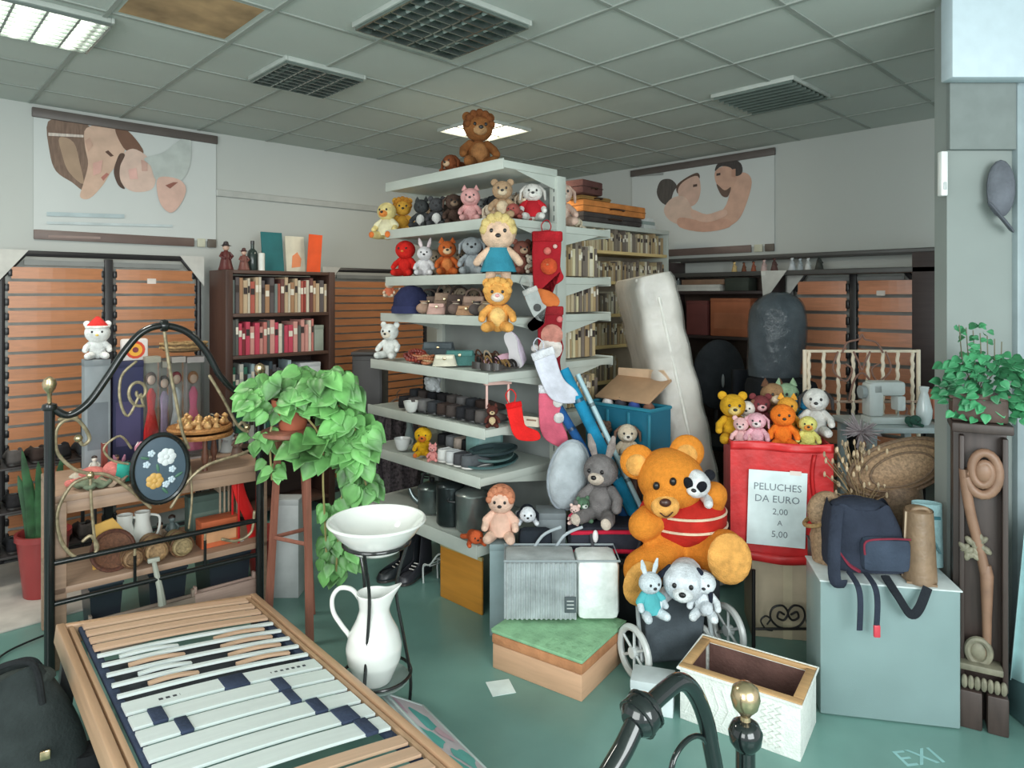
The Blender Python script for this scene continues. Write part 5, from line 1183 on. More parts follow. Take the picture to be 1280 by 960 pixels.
# ================================================================== wash stand with basin and pitcher
wsX, wsY = XW(471, 2.6), 2.6; ws = W(wsX, wsY, 0)
china = mat('white china', (238, 240, 236), .12, var=.015, scale=5, coat=.5)
t = thing('wash_stand', 'thin black iron wash stand holding the white basin and pitcher', 'wash stand', ws, FACE)
zr = .66
q = MB(); q.tube([(.125*math.cos(2*PI*k/30), .125*math.sin(2*PI*k/30), zr) for k in range(30)], .007, 8, closed=True); q.build('basin_ring', iron, t)
for k in range(3):
    a = 2*PI*k/3+.35
    q = MB(); q.tube(catmull([(.125*math.cos(a), .125*math.sin(a), zr), (.075*math.cos(a), .075*math.sin(a), .48), (.1*math.cos(a), .1*math.sin(a), .3), (.13*math.cos(a), .13*math.sin(a), .12), (.125*math.cos(a), .125*math.sin(a), .006)], 6), .0065, 8, rnd=True); q.build('leg', iron, t)
zl = .13
q = MB(); q.lathe([(.004, zl), (.115, zl), (.125, zl+.01), (.122, zl+.012), (.112, zl+.006), (.004, zl+.006)], 30); q.build('pitcher_tray', mat('enamel grey', (150, 168, 164), .3, var=.04), t)
q = MB(); q.tube([(.13*math.cos(2*PI*k/30), .13*math.sin(2*PI*k/30), zl+.03) for k in range(30)], .006, 8, closed=True); q.build('tray_ring', iron, t)
t = thing('wash_basin', 'wide white china wash basin on top of the iron wash stand', 'basin', ws+Vector((0, 0, zr+.0)), FACE)
q = MB(); q.lathe([(.004, -.03), (.09, -.03), (.1, -.022), (.112, .0), (.15, .035), (.172, .065), (.183, .082), (.18, .086), (.166, .068), (.143, .04), (.1, .0), (.004, -.018)], 44); q.build('bowl', china, t)
q = MB(); q.tube([(.182*math.cos(2*PI*k/44), .182*math.sin(2*PI*k/44), .083) for k in range(44)], .006, 8, closed=True); q.build('rolled_rim', china, t)
t = thing('pitcher', 'tall white china pitcher on the lower tray of the wash stand', 'pitcher', ws+Vector((XW(467, 2.6)-wsX, 0, zl+.0065)), FACE)
def pit(u, v):
    z = v*.335; prof = [(0, .062), (.02, .07), (.08, .098), (.13, .104), (.18, .092), (.23, .066), (.27, .052), (.3, .056), (.335, .066)]
    for (z0, r0), (z1, r1) in zip(prof, prof[1:]):
        if z <= z1+1e-6: r = r0+(r1-r0)*(z-z0)/(z1-z0); break
    a = 2*PI*u; k = max(0, (z-.26)/.075); sp = max(0, math.cos(a))**5
    return (r*math.cos(a)*(1+.62*k*sp), r*math.sin(a)*(1-.12*k), z+.03*k*sp*1.2-.02*k*(1-sp)*max(0, -math.cos(a)+.6)*.0)
q = MB(); q.grid(pit, 44, 34, wrap=True); q.lathe([(.004, 0), (.062, 0), (.06, .004)], 24); q.build('body', china, t, solid=.005, sub=1)
q = MB(); q.tube(catmull([(-.055, 0, .31), (-.085, 0, .345), (-.13, 0, .35), (-.158, 0, .315), (-.155, 0, .26), (-.125, 0, .21), (-.095, 0, .17), (-.088, 0, .14)], 6), [.011]*43, 10, flat=.8, rnd=True); q.build('handle', china, t)
# ================================================================== print leaning on the bed, card on the floor
a0, a1 = W(-.345, 2.63, .012), W(-.03, 2.2, .012)
ux = (a1-a0); Lp = ux.length; ux.normalize(); side = Vector((0, 0, 1)).cross(ux); up_ = (-side if (W(-.9, 2.3)-W(-.25, 2.5)).dot(-side) > 0 else side)
sl = (up_*.84+Vector((0, 0, .54))).normalized(); nz_ = ux.cross(sl)
t = thing('framed_print', 'pale teal and pink map print leaning against the bed frame on the floor', 'framed print', a0)
M_ = Matrix((ux, sl, nz_)).transposed().to_4x4(); t.rotation_euler = M_.to_euler()
wp = .2; sg = 1 if nz_.z > 0 else -1
q = MB(); q.span((0, 0, -.006), (Lp, wp, .004)); q.build('board', paper((206, 196, 202)), t)
for a_, b_ in (((0, 0, -.008), (Lp, .016, .012)), ((0, wp-.016, -.008), (Lp, wp, .012)), ((0, .016, -.008), (.016, wp-.016, .012)), ((Lp-.016, .016, -.008), (Lp, wp-.016, .012))):
    q = MB(); q.span(a_, b_, .003); q.build('frame_strip', paint((206, 222, 222)), t)
for k, (x, y, r, rgb) in enumerate(((.16, .1, .07, (92, 176, 172)), (.3, .16, .06, (96, 184, 176)), (.4, .08, .06, (104, 182, 176)), (.09, .19, .05, (196, 160, 178)), (.25, .07, .04, (206, 174, 186)), (.5, .16, .06, (96, 178, 172)))):
    pts = [(x+r*(1+.35*math.sin(3*a_+k))*math.cos(a_), y+r*.75*(1+.3*math.cos(2*a_+k*2))*math.sin(a_)) for a_ in [2*PI*j/18 for j in range(18)]]
    pts = [(min(max(px_, .02), Lp-.02), min(max(py_, .02), wp-.02)) for px_, py_ in pts]
    z = sg*(.0045 if sg > 0 else .0065)+sg*.0003*k
    q = MB(); q.add([(x_, y_, z) for x_, y_ in pts], [tuple(range(18))]); q.build('printed_patch', paper(rgb), t, smooth=False)
c0 = on_z(626, 860, .001)
t = thing('paper_slip', 'small white slip of paper on the floor beside the green topped block', 'paper', c0)
pts = [on_z(x, y, .001)-c0 for x, y in ((607, 853), (636, 849), (645, 866), (616, 871))]
q = MB(); q.add([(p.x, p.y, 0) for p in pts]+[(p.x, p.y, .0015) for p in pts], [(0, 1, 2, 3), (4, 5, 6, 7), (0, 1, 5, 4), (1, 2, 6, 5), (2, 3, 7, 6), (3, 0, 4, 7)]); q.build('sheet', paper((226, 240, 238)), t, smooth=False)

# small ornaments among the bric-a-brac
for k, (px, off, z, h_, rgb, nm) in enumerate(((118, .3, zt_, .1, (206, 200, 190), 'white'), (146, .3, zt_, .09, (150, 110, 90), 'tan'), (160, .18, zt_, .08, (226, 170, 170), 'pink'), (196, .16, zt_, .1, (190, 196, 200), 'silver'), (206, .08, zt_, .09, (220, 214, 196), 'cream'), (285, .42, zt_, .16, (176, 180, 180), 'grey'), (296, .3, zt_, .12, (120, 96, 84), 'brown'), (200, .3, zm, .12, (150, 130, 110), 'stone'), (215, .32, zm, .14, (96, 110, 110), 'slate'))):
    figurine(HB(px, off, z), h_, '%s porcelain figurine on the %s of the display table' % (nm, 'top' if z == zt_ else 'lower tier'), rgb, skin=[min(255, c*1.15) for c in rgb])
for k, (px, off, h_, rgb, nm) in enumerate(((128, .34, .14, (150, 70, 60), 'small brick red book'), (268, .44, .2, (70, 84, 96), 'slate book'), (272, .44, .18, (196, 190, 176), 'ivory book'), (276, .44, .19, (140, 60, 56), 'dark red book'))):
    book(HB(px, off, zt_), hang, .022, .12, h_, rgb, nm+' standing at the back of the display table')
# ================================================================== green topped block and quilt package
def on_cam(X, Y, z): return W(X, Y, z)
c0 = on_z(727, 878, 0); cL = on_z(630, 830, 0); cR = on_z(775, 830, 0)
exd = (cR-c0); wR = exd.length; exd.normalize(); eyd = Vector((0, 0, 1)).cross(exd); wL = (cL-c0).length
bz = math.atan2(exd.y, exd.x)
t = thing('padded_block', 'low storage block with a green quilted top and pale wooden sides', 'storage block', c0, bz)
BL_, BW_ = wR+.05, wL+.02
q = MB(); q.span((0, 0, 0), (BL_, BW_, .105), .004); q.build('base', woodmat('block wood', (206, 164, 132), .5, .1, (3, 3, 30)), t)
q = MB(); q.span((-.004, -.004, .105), (BL_+.004, BW_+.004, .15), .01); q.build('side_band', clothmat((186, 130, 92)), t)
def qt(u, v):
    return (u*(BL_+.012)-.006, v*(BW_+.012)-.006, .168+.006*abs(math.sin(u*PI*9))*abs(math.sin(v*PI*9))*.5)
q = MB(); q.span((-.006, -.006, .15), (BL_+.006, BW_+.006, .17), .008); q.grid(qt, 41, 41); q.build('cushion_top', clothmat((140, 186, 146)), t)
def rotz_at(Y): return FACE
qX0, qX1, qY, qz = XW(630, 2.98), XW(775, 2.98), 2.98, .176
t = thing('quilt_package', 'folded pale grey and white quilt in a clear zip case on the green block', 'quilt', W(qX0, qY, qz), FACE)
qw, qh, qd = qX1-qX0, .262, .2
def pleat(u, v): return (u*qw*.625, .006*math.sin(u*2*PI*15)-.002, .008+v*(qh-.016))
q = MB(); q.span((0, .008, 0), (qw*.625, qd, qh), .018); q.grid(pleat, 120, 4); q.build('pleated_fabric', clothmat((172, 180, 182)), t)
q = MB(); q.span((qw*.63, -.004, 0), (qw, qd, qh), .03); q.build('white_fabric', clothmat((234, 244, 240)), t)
q = MB(); q.span((qw*.52, -.012, .04), (qw*.62, -.006, .11), .002); q.build('label_tag', paper((78, 88, 92)), t)
q = MB()
for k in range(3): q.box((qw*.57, -.0125, .06+.016*k), (qw*.07, .001, .004))
for k in range(3):
    q2 = MB(); q2.box((qw*.57, -.0128, .06+.016*k), (qw*.06, .0014, .004)); q2.build('printed_line', paper((196, 200, 200)), t)
q = MB(); q.tube([(0, 0, qh), (qw, 0, qh), (qw, qd, qh), (0, qd, qh)], .005, 6, closed=True); q.build('piping', plastic((150, 160, 164)), t)
# ================================================================== low chest, cases and soft toys around the big bear
t = thing('low_chest', 'low black chest carrying the big bear and the red edged bag', 'chest', W(.3, 3.2, 0), FACE)
q = MB(); q.span((0, 0, .03), (.68, .2, .36), .008); q.build('body', paint((44, 48, 52)), t)
q = MB(); q.span((-.006, -.006, .32), (.686, .203, .365), .006); q.build('lid', paint((56, 60, 64)), t)
for x in (.03, .66):
    q = MB(); q.span((x, .02, 0), (x+.03, .2, .03)); q.build('foot', dkmetal, t)
t = thing('travel_bag', 'flat black travel bag with red piping lying on the low chest', 'bag', W(.27, 3.2, .366), FACE)
q = MB(); q.span((0, 0, 0), (.42, .2, .15), .03); q.build('body', clothmat((50, 52, 62)), t)
for z in (.12, .03):
    q = MB(); q.tube(catmull([(.01, -.004, z), (.21, -.008, z+.005), (.41, -.004, z)], 5), .01, 8, rnd=True); q.build('red_piping', clothmat((196, 34, 62)), t)
q = MB(); q.tube(catmull([(.1, -.01, .12), (.12, -.05, .03), (.2, -.06, -.02), (.3, -.05, .04), (.34, -.01, .12)], 5), .007, 7); q.build('strap', clothmat((70, 70, 74)), t)
q = MB(); q.ell((.12, -.02, .11), (.014, .012, .03)); q.build('white_tag', plastic((222, 220, 220)), t)
t = thing('crate_table', 'dark crate table hidden under the toy pile beside the mattress', 'table', (2.8, 2.03, 0), 0)
q = MB(); q.span((0, 0, .7), (.3, .42, .74), .004); q.build('tabletop', dkwood, t)
for x in (.0, .25):
    for y in (0, .37):
        q = MB(); q.span((x, y, 0), (x+.05, y+.05, .7), .003); q.build('leg', dkwood, t)
t = thing('blue_crate', 'teal blue plastic crate filled with odds and ends next to the mattress', 'crate', (2.91, 2.44, .741), -PI/2)
q = MB(); cw, cdp, ch = .42, .18, .27
for a_, b_ in (((0, 0, 0), (cw, cdp, .01)), ((0, 0, .01), (cw, .01, ch)), ((0, cdp-.01, .01), (cw, cdp, ch)), ((0, .01, .01), (.01, cdp-.01, ch)), ((cw-.01, .01, .01), (cw, cdp-.01, ch))): q.span(a_, b_)
q.build('tub', plastic((32, 100, 124)), t, smooth=False)
q = MB()
for x in (.0, .14, .28, .42): q.box((x, -.004, ch*.5), (.014, .012, ch))
for k, x in enumerate((.0, .14, .28, .41)):
    q2 = MB(); q2.span((x-.004, -.01, 0), (x+.012, -.0, ch-.02), .003); q2.build('rib', plastic((40, 116, 138)), t)
q = MB(); q.tube([(0, 0, ch), (cw, 0, ch), (cw, cdp, ch), (0, cdp, ch)], .01, 6, closed=True); q.build('rim', plastic((44, 124, 146)), t)
for k, (x, rgb, nm, h_) in enumerate(((.07, (226, 222, 222), 'white ball of cloth', .05), (.16, (60, 58, 66), 'black ball of cloth', .06), (.25, (56, 76, 140), 'blue ball of cloth', .055), (.345, (120, 84, 70), 'brown ball of cloth', .05))):
    o = thing('rolled_cloth', nm+' poking out of the teal blue crate', 'cloth', (3.0, 2.44-x, .752), FACE)
    q = MB(); q.ell((0, 0, .2), (.042, .05, h_+.04)); q.lathe([(.04, 0), (.042, .1), (.04, .2)], 12); q.build('roll', clothmat(rgb), o)
    q = MB(); q.tube(catmull([(-.04, -.03, .2), (0, -.05, .235), (.04, -.03, .22)], 4), .006, 6); q.build('fold', clothmat([c*.8 for c in rgb]), o)
t = thing('cardboard_tray', 'torn brown cardboard tray lying across the back of the teal blue crate', 'cardboard', (2.98, 2.44, 1.03), rot=(.45, 0, -PI/2))
q = MB(); q.span((0, 0, 0), (.36, .24, .012), .002); q.build('sheet', paper((178, 142, 110)), t); q = MB(); q.prism([(0, 0), (.36, 0), (.33, .07), (.02, .06)], .006); q.build('flap', paper((206, 176, 146)), t, loc=(0, .23, .0))
# blue mats standing
for k, (p0, p1, r, rgb, nm) in enumerate((((704, 462), (752, 560), .03, (30, 132, 172), 'rolled bright blue exercise mat leaning behind the lilac stocking'), ((722, 468), (764, 560), .014, (176, 206, 214), 'thin pale blue pole leaning beside the rolled blue mat'), ((696, 505), (738, 566), .022, (34, 84, 140), 'rolled dark blue mat lower beside the bright blue one'))):
    Yk = (3.5, 3.56, 3.5)[k]
    a = W(XW(p0[0], Yk), Yk, ZW(p0[1], Yk)); b = W(XW(p1[0], Yk), Yk, ZW(p1[1], Yk))
    b = W(XW((809, 822, 798)[k], 3.34), 3.34, .372+r)
    t = thing('rolled_mat' if k != 1 else 'pole', nm, 'rolled mat' if k != 1 else 'pole', b)
    d = a-b
    q = MB(); q.cyl((0, 0, 0), d, r, seg=18); q.build('roll', clothmat(rgb) if k != 1 else plastic(rgb), t)
    for f in (.35, .8):
        q = MB(); q.cyl(d*f, d*(f+.02), r*1.04, seg=18); q.build('band', plastic([c*.6 for c in rgb]), t)
# grey bag / cushions right of the white post
t = thing('grey_cushion', 'round pale grey cushion propped against the white shelving post', 'cushion', W(.25, 3.36, .555), rot=(-.1, .2, FACE))
q = MB(); q.ell((0, 0, .16), (.1, .06, .17)); q.build('pad', clothmat((176, 184, 190)), t); q = MB(); q.tube([(.1*math.cos(2*PI*k/26), 0, .16+.17*math.sin(2*PI*k/26)) for k in range(26)], .008, 7, closed=True); q.build('piping', clothmat((150, 158, 166)), t)
packbox(tuple(W(.12, 3.28, 0)), (.14, .13, .55), 'tall grey carton standing at the foot of the white shelving post', (122, 130, 134), rz=FACE)
plush(W(.43, 3.27, .518), .36, FACE-.5, 'large grey toy donkey with cream snout lying over the travel bag', (118, 114, 114), muz=(206, 192, 178), ear='long', name='plush_donkey', earc=(150, 140, 136), foot=(206, 192, 178))
plush((2.86, 2.3, .742), .2, FACE+.2, 'brown toy hedgehog with cream face behind the big bear', (110, 84, 72), muz=(214, 190, 166), name='plush_hedgehog', hair=(96, 78, 68))
plush((2.86, 2.13, .742), .22, FACE-.1, 'beige toy dog with brown ears peeping over the big bear', (206, 190, 168), ear='floppy', earc=(120, 92, 78), muz=(226, 216, 202), name='plush_dog')
plush(W(.34, 3.26, .518), .13, FACE+.3, 'small green and white toy frog beside the travel bag', (90, 120, 96), belly=(214, 220, 212), name='plush_frog', muz=(206, 214, 206))
plush(W(.3, 3.23, .518), .1, FACE-.4, 'tiny pale pink toy bear in front of the travel bag', (226, 196, 188), name='plush_bear', dress=(196, 60, 90))
t = thing('black_trolley_bag', 'black trolley bag with silver tubes behind the quilt package', 'bag', W(.09, 3.2, 0), FACE)
q = MB(); q.span((-.06, 0, .02), (.1, .07, .5), .03); q.build('body', clothmat((36, 42, 50)), t)
for s_ in (0, .1):
    q = MB(); q.tube(catmull([(s_-.02, -.02, .36), (s_+.05, -.03, .48), (s_+.14, -.02, .52)], 5), .007, 8); q.build('tube', plastic((170, 180, 186)), t)
for x in (-.04, .08):
    q = MB(); q.cyl((x, .02, .022), (x, .06, .022), .022, seg=12); q.build('caster', plastic((30, 30, 32)), t)
plush(W(XW(660, 3.2), 3.3, .502), .17, FACE, 'white and black toy penguin leaning on the black trolley bag', (222, 226, 232), earc=(30, 34, 44), ear='floppy', name='plush_penguin', pose='lie', dress=(36, 42, 54))
# ---- the big orange teddy bear (a plain teddy)
bY = 3.16
def bp(px, py, dy=0.): return (XW(px, bY)-XW(838, bY), dy, ZW(py, bY)-.366)
bear = thing('teddy_bear', 'big orange teddy bear with a striped red jumper lounging on the low chest', 'teddy bear', W(XW(838, bY), bY, .366), FACE)
om = mat('bear plush', (222, 138, 50), .95, var=.05, scale=60, bump=.5, bscale=160, spec=.2); om2 = plushmat((232, 170, 92)); redm = clothmat((186, 42, 34))
q = MB(); pxm = bY/FPX
def E(px, py, dy, rx, ry, rz2, rot=None): q.ell(bp(px, py, dy), (rx*pxm, ry*pxm, rz2*pxm), rot=rot, seg=20, rings=14)
E(856, 655, .03, 46, 40, 50, (0, -.15, 0))
q.tube([bp(828, 632, -.02), bp(812, 640, -.08), bp(798, 646, -.12)], [.075, .072, .07], 14, rnd=True)          # arm towards us
q.tube([bp(872, 628, .0), bp(886, 622, -.05), bp(886, 612, -.08)], [.075, .068, .062], 14, rnd=True)
q.tube([bp(835, 678, -.02), bp(815, 690, -.12), bp(795, 694, -.17)], [.1, .095, .09], 14, rnd=True)             # leg with the sole shown
q.tube([bp(868, 680, -.02), bp(886, 680, -.12), bp(892, 672, -.16)], [.105, .1, .095], 14, rnd=True)
o = q.build('body', om, bear); fuse(o, .011)
q = MB(); q.ell(bp(836, 596, -.04), (42*pxm, 38*pxm, 38*pxm), rot=(0, .3, 0), seg=24, rings=16); q.ell(bp(820, 614, -.13), (23*pxm, 24*pxm, 19*pxm), seg=18, rings=12); o = q.build('head', om, bear); fuse(o, .009)
for px, py in ((857, 564), (796, 576)):
    q = MB(); q.ell(bp(px, py, -.02), (22*pxm, 10*pxm, 22*pxm), seg=16, rings=10); e = q.build('ear', om, bear)
    q = MB(); q.ell(bp(px-2, py+2, -.045), (14*pxm, 6*pxm, 14*pxm), seg=14, rings=9); q.build('inner_ear', om2, e)
q = MB(); q.ell(bp(820, 617, -.19), (17*pxm, 10*pxm, 14*pxm), seg=16, rings=10); q.build('muzzle', om2, bear)
for px, py in ((811, 595), (830, 589)):
    q = MB(); q.ell(bp(px, py, -.166 if px < 820 else -.178), (4.2*pxm, 3.5*pxm, 5*pxm), seg=10, rings=8); q.build('eye', plastic(BLACK), bear)
q = MB(); q.ell(bp(818, 610, -.226), (7*pxm, 4*pxm, 5*pxm), seg=12, rings=8); q.build('nose', plastic((70, 40, 32)), bear)
q = MB(); q.tube(catmull([bp(812, 622, -.222), bp(819, 626, -.232), bp(827, 621, -.222)], 5), .003, 6); q.build('mouth', plastic((70, 40, 32)), bear)
q = MB(); q.ell(bp(856, 646, .01), (52*pxm, 50*pxm, 36*pxm), rot=(0, -.1, 0), seg=26, rings=16); jm = q.build('jumper', redm, bear)
q = MB(); q.tube([bp(832, 630, -.01), bp(817, 637, -.065)], [.086, .083], 14, rnd=True); q.build('sleeve', redm, bear)
q = MB(); q.tube([bp(868, 630, .0), bp(880, 625, -.035)], [.084, .078], 14, rnd=True); q.build('sleeve', redm, bear)
for k, zz in enumerate((10, -6)):
    q = MB(); c_ = bp(856, 646-zz, .01); ru = math.sqrt(max(.05, 1-(zz/37)**2)); q.tube([(c_[0]+(52.5*pxm*ru)*math.cos(2*PI*j/36), c_[1]+50.5*pxm*ru*math.sin(2*PI*j/36), c_[2]) for j in range(36)], .006, 6, closed=True); q.build('stripe', clothmat((226, 206, 180)), jm)
q = MB(); q.ell(bp(790, 700, -.26), (25*pxm, 7*pxm, 27*pxm), rot=(.1, 0, .3), seg=18, rings=10); q.build('foot_pad', om2, bear)
q = MB(); q.ell(bp(890, 672, -.255), (25*pxm, 7*pxm, 29*pxm), rot=(-.1, 0, -.1), seg=18, rings=10); q.build('foot_pad', om2, bear)
# panda on the bear's shoulder
plush(W(XW(866, 3.08), 3.1, ZW(624, 3.08)), .29, FACE-.3, 'white toy panda with black eye patches resting on the shoulder of the big orange bear', (226, 228, 230), earc=(34, 36, 42), muz=(236, 238, 240), name='plush_panda', tilt=(0, .2), pose='lie')
pnd = COL.objects['plush_panda']
for s_ in (-1, 1):
    q = MB(); q.ell((s_*.42*.235*.29, -(.24+.2)*.29, (.3+.03)*.29), (.021, .012, .028), rot=(0, s_*.5, 0), seg=10, rings=7); q.build('eye_patch', plushmat((28, 30, 36)), pnd)
# ================================================================== doll's stroller with the toy dog
stX, stY = XW(838, 2.86), 2.86
t = thing('toy_stroller', 'grey folding toy stroller with pale wheels in front of the big bear', 'stroller', W(stX, stY, 0), FACE)
dgrey = clothmat((72, 80, 86)); pw = plastic((206, 212, 212)); tyre = plastic((196, 200, 198))
def wheel(x, y, r, wd_, yaw=.0, par=None):
    Mx = Matrix.Translation((x, y, r)) @ Matrix.Rotation(yaw, 4, 'Z') @ Matrix.Rotation(PI/2, 4, 'Y')
    q = MB(); q.tube([Mx @ Vector((r*.88*math.cos(2*PI*k/28), r*.88*math.sin(2*PI*k/28), 0)) for k in range(28)], r*.13, 8, closed=True); w_ = q.build('wheel', tyre, par)
    q = MB(); q.cyl(Mx @ Vector((0, 0, -wd_)), Mx @ Vector((0, 0, wd_)), r*.2, seg=12); q.build('hub', pw, w_)
    for k in range(6):
        a = PI*k/3; q = MB(); q.cyl(Mx @ Vector((r*.15*math.cos(a), r*.15*math.sin(a), 0)), Mx @ Vector((r*.82*math.cos(a), r*.82*math.sin(a), 0)), r*.055, seg=6); q.build('spoke', pw, w_)
wheel(XW(796, 2.78)-stX, -.02, .112, .016, .45, t); wheel(XW(816, 3.05)-stX, .2, .1, .016, .45, t); wheel(XW(884, 2.85)-stX, .03, .1, .016, .35, t); wheel(XW(912, 3.0)-stX, .16, .115, .016, .35, t)
q = MB(); q.add([(-.12, -.04, .07), (.13, .0, .07), (.16, .02, .33), (-.1, -.02, .33), (-.12, .14, .07), (.13, .17, .07), (.16, .14, .33), (-.1, .12, .33)], [(0, 1, 2, 3), (4, 5, 6, 7), (0, 1, 5, 4), (1, 2, 6, 5), (2, 3, 7, 6), (3, 0, 4, 7)]); o = q.build('seat_fabric', dgrey, t); bv = o.modifiers.new('soft', 'BEVEL'); bv.width = .012; bv.segments = 3
for x in (-.13, .17):
    q = MB(); q.tube(catmull([(x, -.06, .1), (x+.0, .03, .24), (x+.02, .17, .3), (x+.02, .24, .32)], 5), .009, 8, rnd=True); q.build('side_tube', plastic((150, 158, 160)), t)
q = MB(); q.cyl((-.12, -.02, .1), (.16, .02, .1), .006, seg=8); q.build('axle', plastic((150, 158, 160)), t)
dg = plush(W(XW(856, 2.84), 2.84, .332), .36, FACE-.3, 'large white toy dog with black ears sitting in the toy stroller', (214, 220, 226), ear='floppy', earc=(40, 44, 58), muz=(232, 236, 238), name='plush_dog', pose='lie')
for k, (px, rgb, nm, h_) in enumerate(((812, (206, 216, 222), 'white and teal toy rabbit drooping over the left of the stroller seat', .2), (880, (222, 228, 232), 'white toy seal drooping over the right side of the stroller', .2))):
    plush(W(XW(px, 2.74), 2.74, .31), h_, FACE+.3-.6*k, nm, rgb, ear='long' if k == 0 else 'none', dress=(86, 176, 182) if k == 0 else None, name='plush_rabbit' if k == 0 else 'plush_seal')
q = MB(); q.ell((0, 0, 0), (.03, .012, .03)); 
# white carton beneath
packbox(tuple(W(XW(792, 2.55), 2.62, 0)), (.16, .12, .12), 'small white carton on the floor between the stroller and the white basket', (206, 216, 218), rz=FACE-.3)
# ================================================================== white basket
b0 = on_z(1000, 950, 0); ca_ = W(.636-.988, 2.576-2.333)-W(0, 0); bz = math.atan2(-ca_.y, -ca_.x)
t = thing('woven_basket', 'rectangular white quilted basket with a wooden rim and brown lining', 'basket', W(.636, 2.576, 0), bz)
bl_, bd_, bh_ = .43, .266, .2
wq = mat('white weave', (228, 232, 226), .7, var=.04, scale=30, bump=.35, bscale=120)
q = MB()
def wallf(a, b, n=(0, 0)):
    q.span(a, b)
for nm, a, b in (('front_wall', (0, 0, 0), (bl_, .012, bh_-.01)), ('back_wall', (0, bd_-.012, 0), (bl_, bd_, bh_-.01)), ('end_wall', (0, .012, 0), (.012, bd_-.012, bh_-.01)), ('end_wall', (bl_-.012, .012, 0), (bl_, bd_-.012, bh_-.01)), ('bottom', (.012, .012, 0), (bl_-.012, bd_-.012, .012))):
    q = MB(); q.span(a, b, .003); q.build(nm, wq, t)
rimw = woodmat('basket rim', (200, 160, 112), .5, .15, (3, 40, 40))
for a, b in (((-.004, -.004, bh_-.012), (bl_+.004, .03, bh_+.004)), ((-.004, bd_-.012, bh_-.012), (bl_+.004, bd_+.004, bh_+.006)), ((-.004, .03, bh_-.012), (.032, bd_-.012, bh_+.004)), ((bl_-.032, .03, bh_-.012), (bl_+.004, bd_-.012, bh_+.004))):
    q = MB(); q.span(a, b, .005); q.build('rim', rimw, t)
q = MB(); q.tube([(-.006, -.006, bh_-.006), (bl_+.006, -.006, bh_-.006), (bl_+.006, bd_+.006, bh_+.002), (-.006, bd_+.006, bh_+.002)], .006, 8, closed=True); q.build('white_edging', wq, t)
for a, b in (((.03, bd_-.016, .012), (bl_-.03, bd_-.012, bh_-.012)), ((.012, .03, .012), (.016, bd_-.016, bh_-.012)), ((bl_-.016, .03, .012), (bl_-.012, bd_-.016, bh_-.012)), ((.016, .012, .012), (bl_-.016, .016, bh_-.012)), ((.016, .016, .012), (bl_-.016, bd_-.016, .016))):
    q = MB(); q.span(a, b); q.build('lining', clothmat((104, 76, 70)), t)
for x0 in (.3, .325, .35):
    q = MB(); q.tube([(x0+.02*(k % 2), -.002, .02+.0115*k) for k in range(14)], .0038, 6); q.build('cable_stitch', wq, t)
for k in range(7):
    q = MB(); q.tube([(.02+.035*k, -.001, .03), (.045+.035*k, -.001, .09), (.02+.035*k, -.001, .16)], .003, 6); q.build('quilt_seam', wq, t)
# ================================================================== red box of soft toys on a pedestal
rX0, rX1, rY = XW(913, 3.2), XW(1033, 3.2), 3.2; rz0, rz1 = .375, ZW(553, 3.2)
t = thing('cardboard_pedestal', 'plain beige carton under the red box of soft toys', 'carton', W(rX0+.1, rY+.0, 0), FACE-.2)
q = MB(); q.span((0, 0, 0), (.32, .26, .374), .004); q.build('carton', paper((186, 172, 148)), t); q = MB(); q.span((.14, -.001, .0), (.18, .002, .374)); q.build('tape', paper((200, 188, 160)), t)
rw = rX1-rX0
t = thing('red_box', 'tall red wrapped box with a handwritten paper notice and soft toys on top', 'box', W(rX0, rY, rz0), FACE-.2)
redp = mat('red wrap', (206, 46, 48), .45, var=.1, scale=10, bump=.35, bscale=12)
hh = rz1-rz0
q = MB()
for a, b in (((0, 0, 0), (rw, .01, hh)), ((0, .29, 0), (rw, .3, hh)), ((0, .01, 0), (.01, .29, hh)), ((rw-.01, .01, 0), (rw, .29, hh))): q.span(a, b)
q.span((.01, .01, 0), (rw-.01, .29, .01)); q.build('wrapped_carton', redp, t, smooth=False)
q = MB(); q.grid(lambda u, v: (u*rw, -.012-.006*math.sin(13*u)*v, -.012+.006*math.sin(9*u)+v*.04), 30, 3); q.build('paper_hem', redp, t, solid=.003)
q = MB(); q.grid(lambda u, v: (u*rw, -.012-.008*math.sin(17*u)*v, hh-.03+.04*v+.004*math.sin(7*u)), 30, 4); q.build('paper_collar', redp, t, solid=.003)
q = MB(); q.grid(lambda u, v: (rw*.83+.016*math.sin(6*v)+(u-.5)*.018, -.004-.012*math.sin(PI*u), .02+v*(hh-.06)), 5, 14); q.build('paper_crease', redp, t, solid=.002)
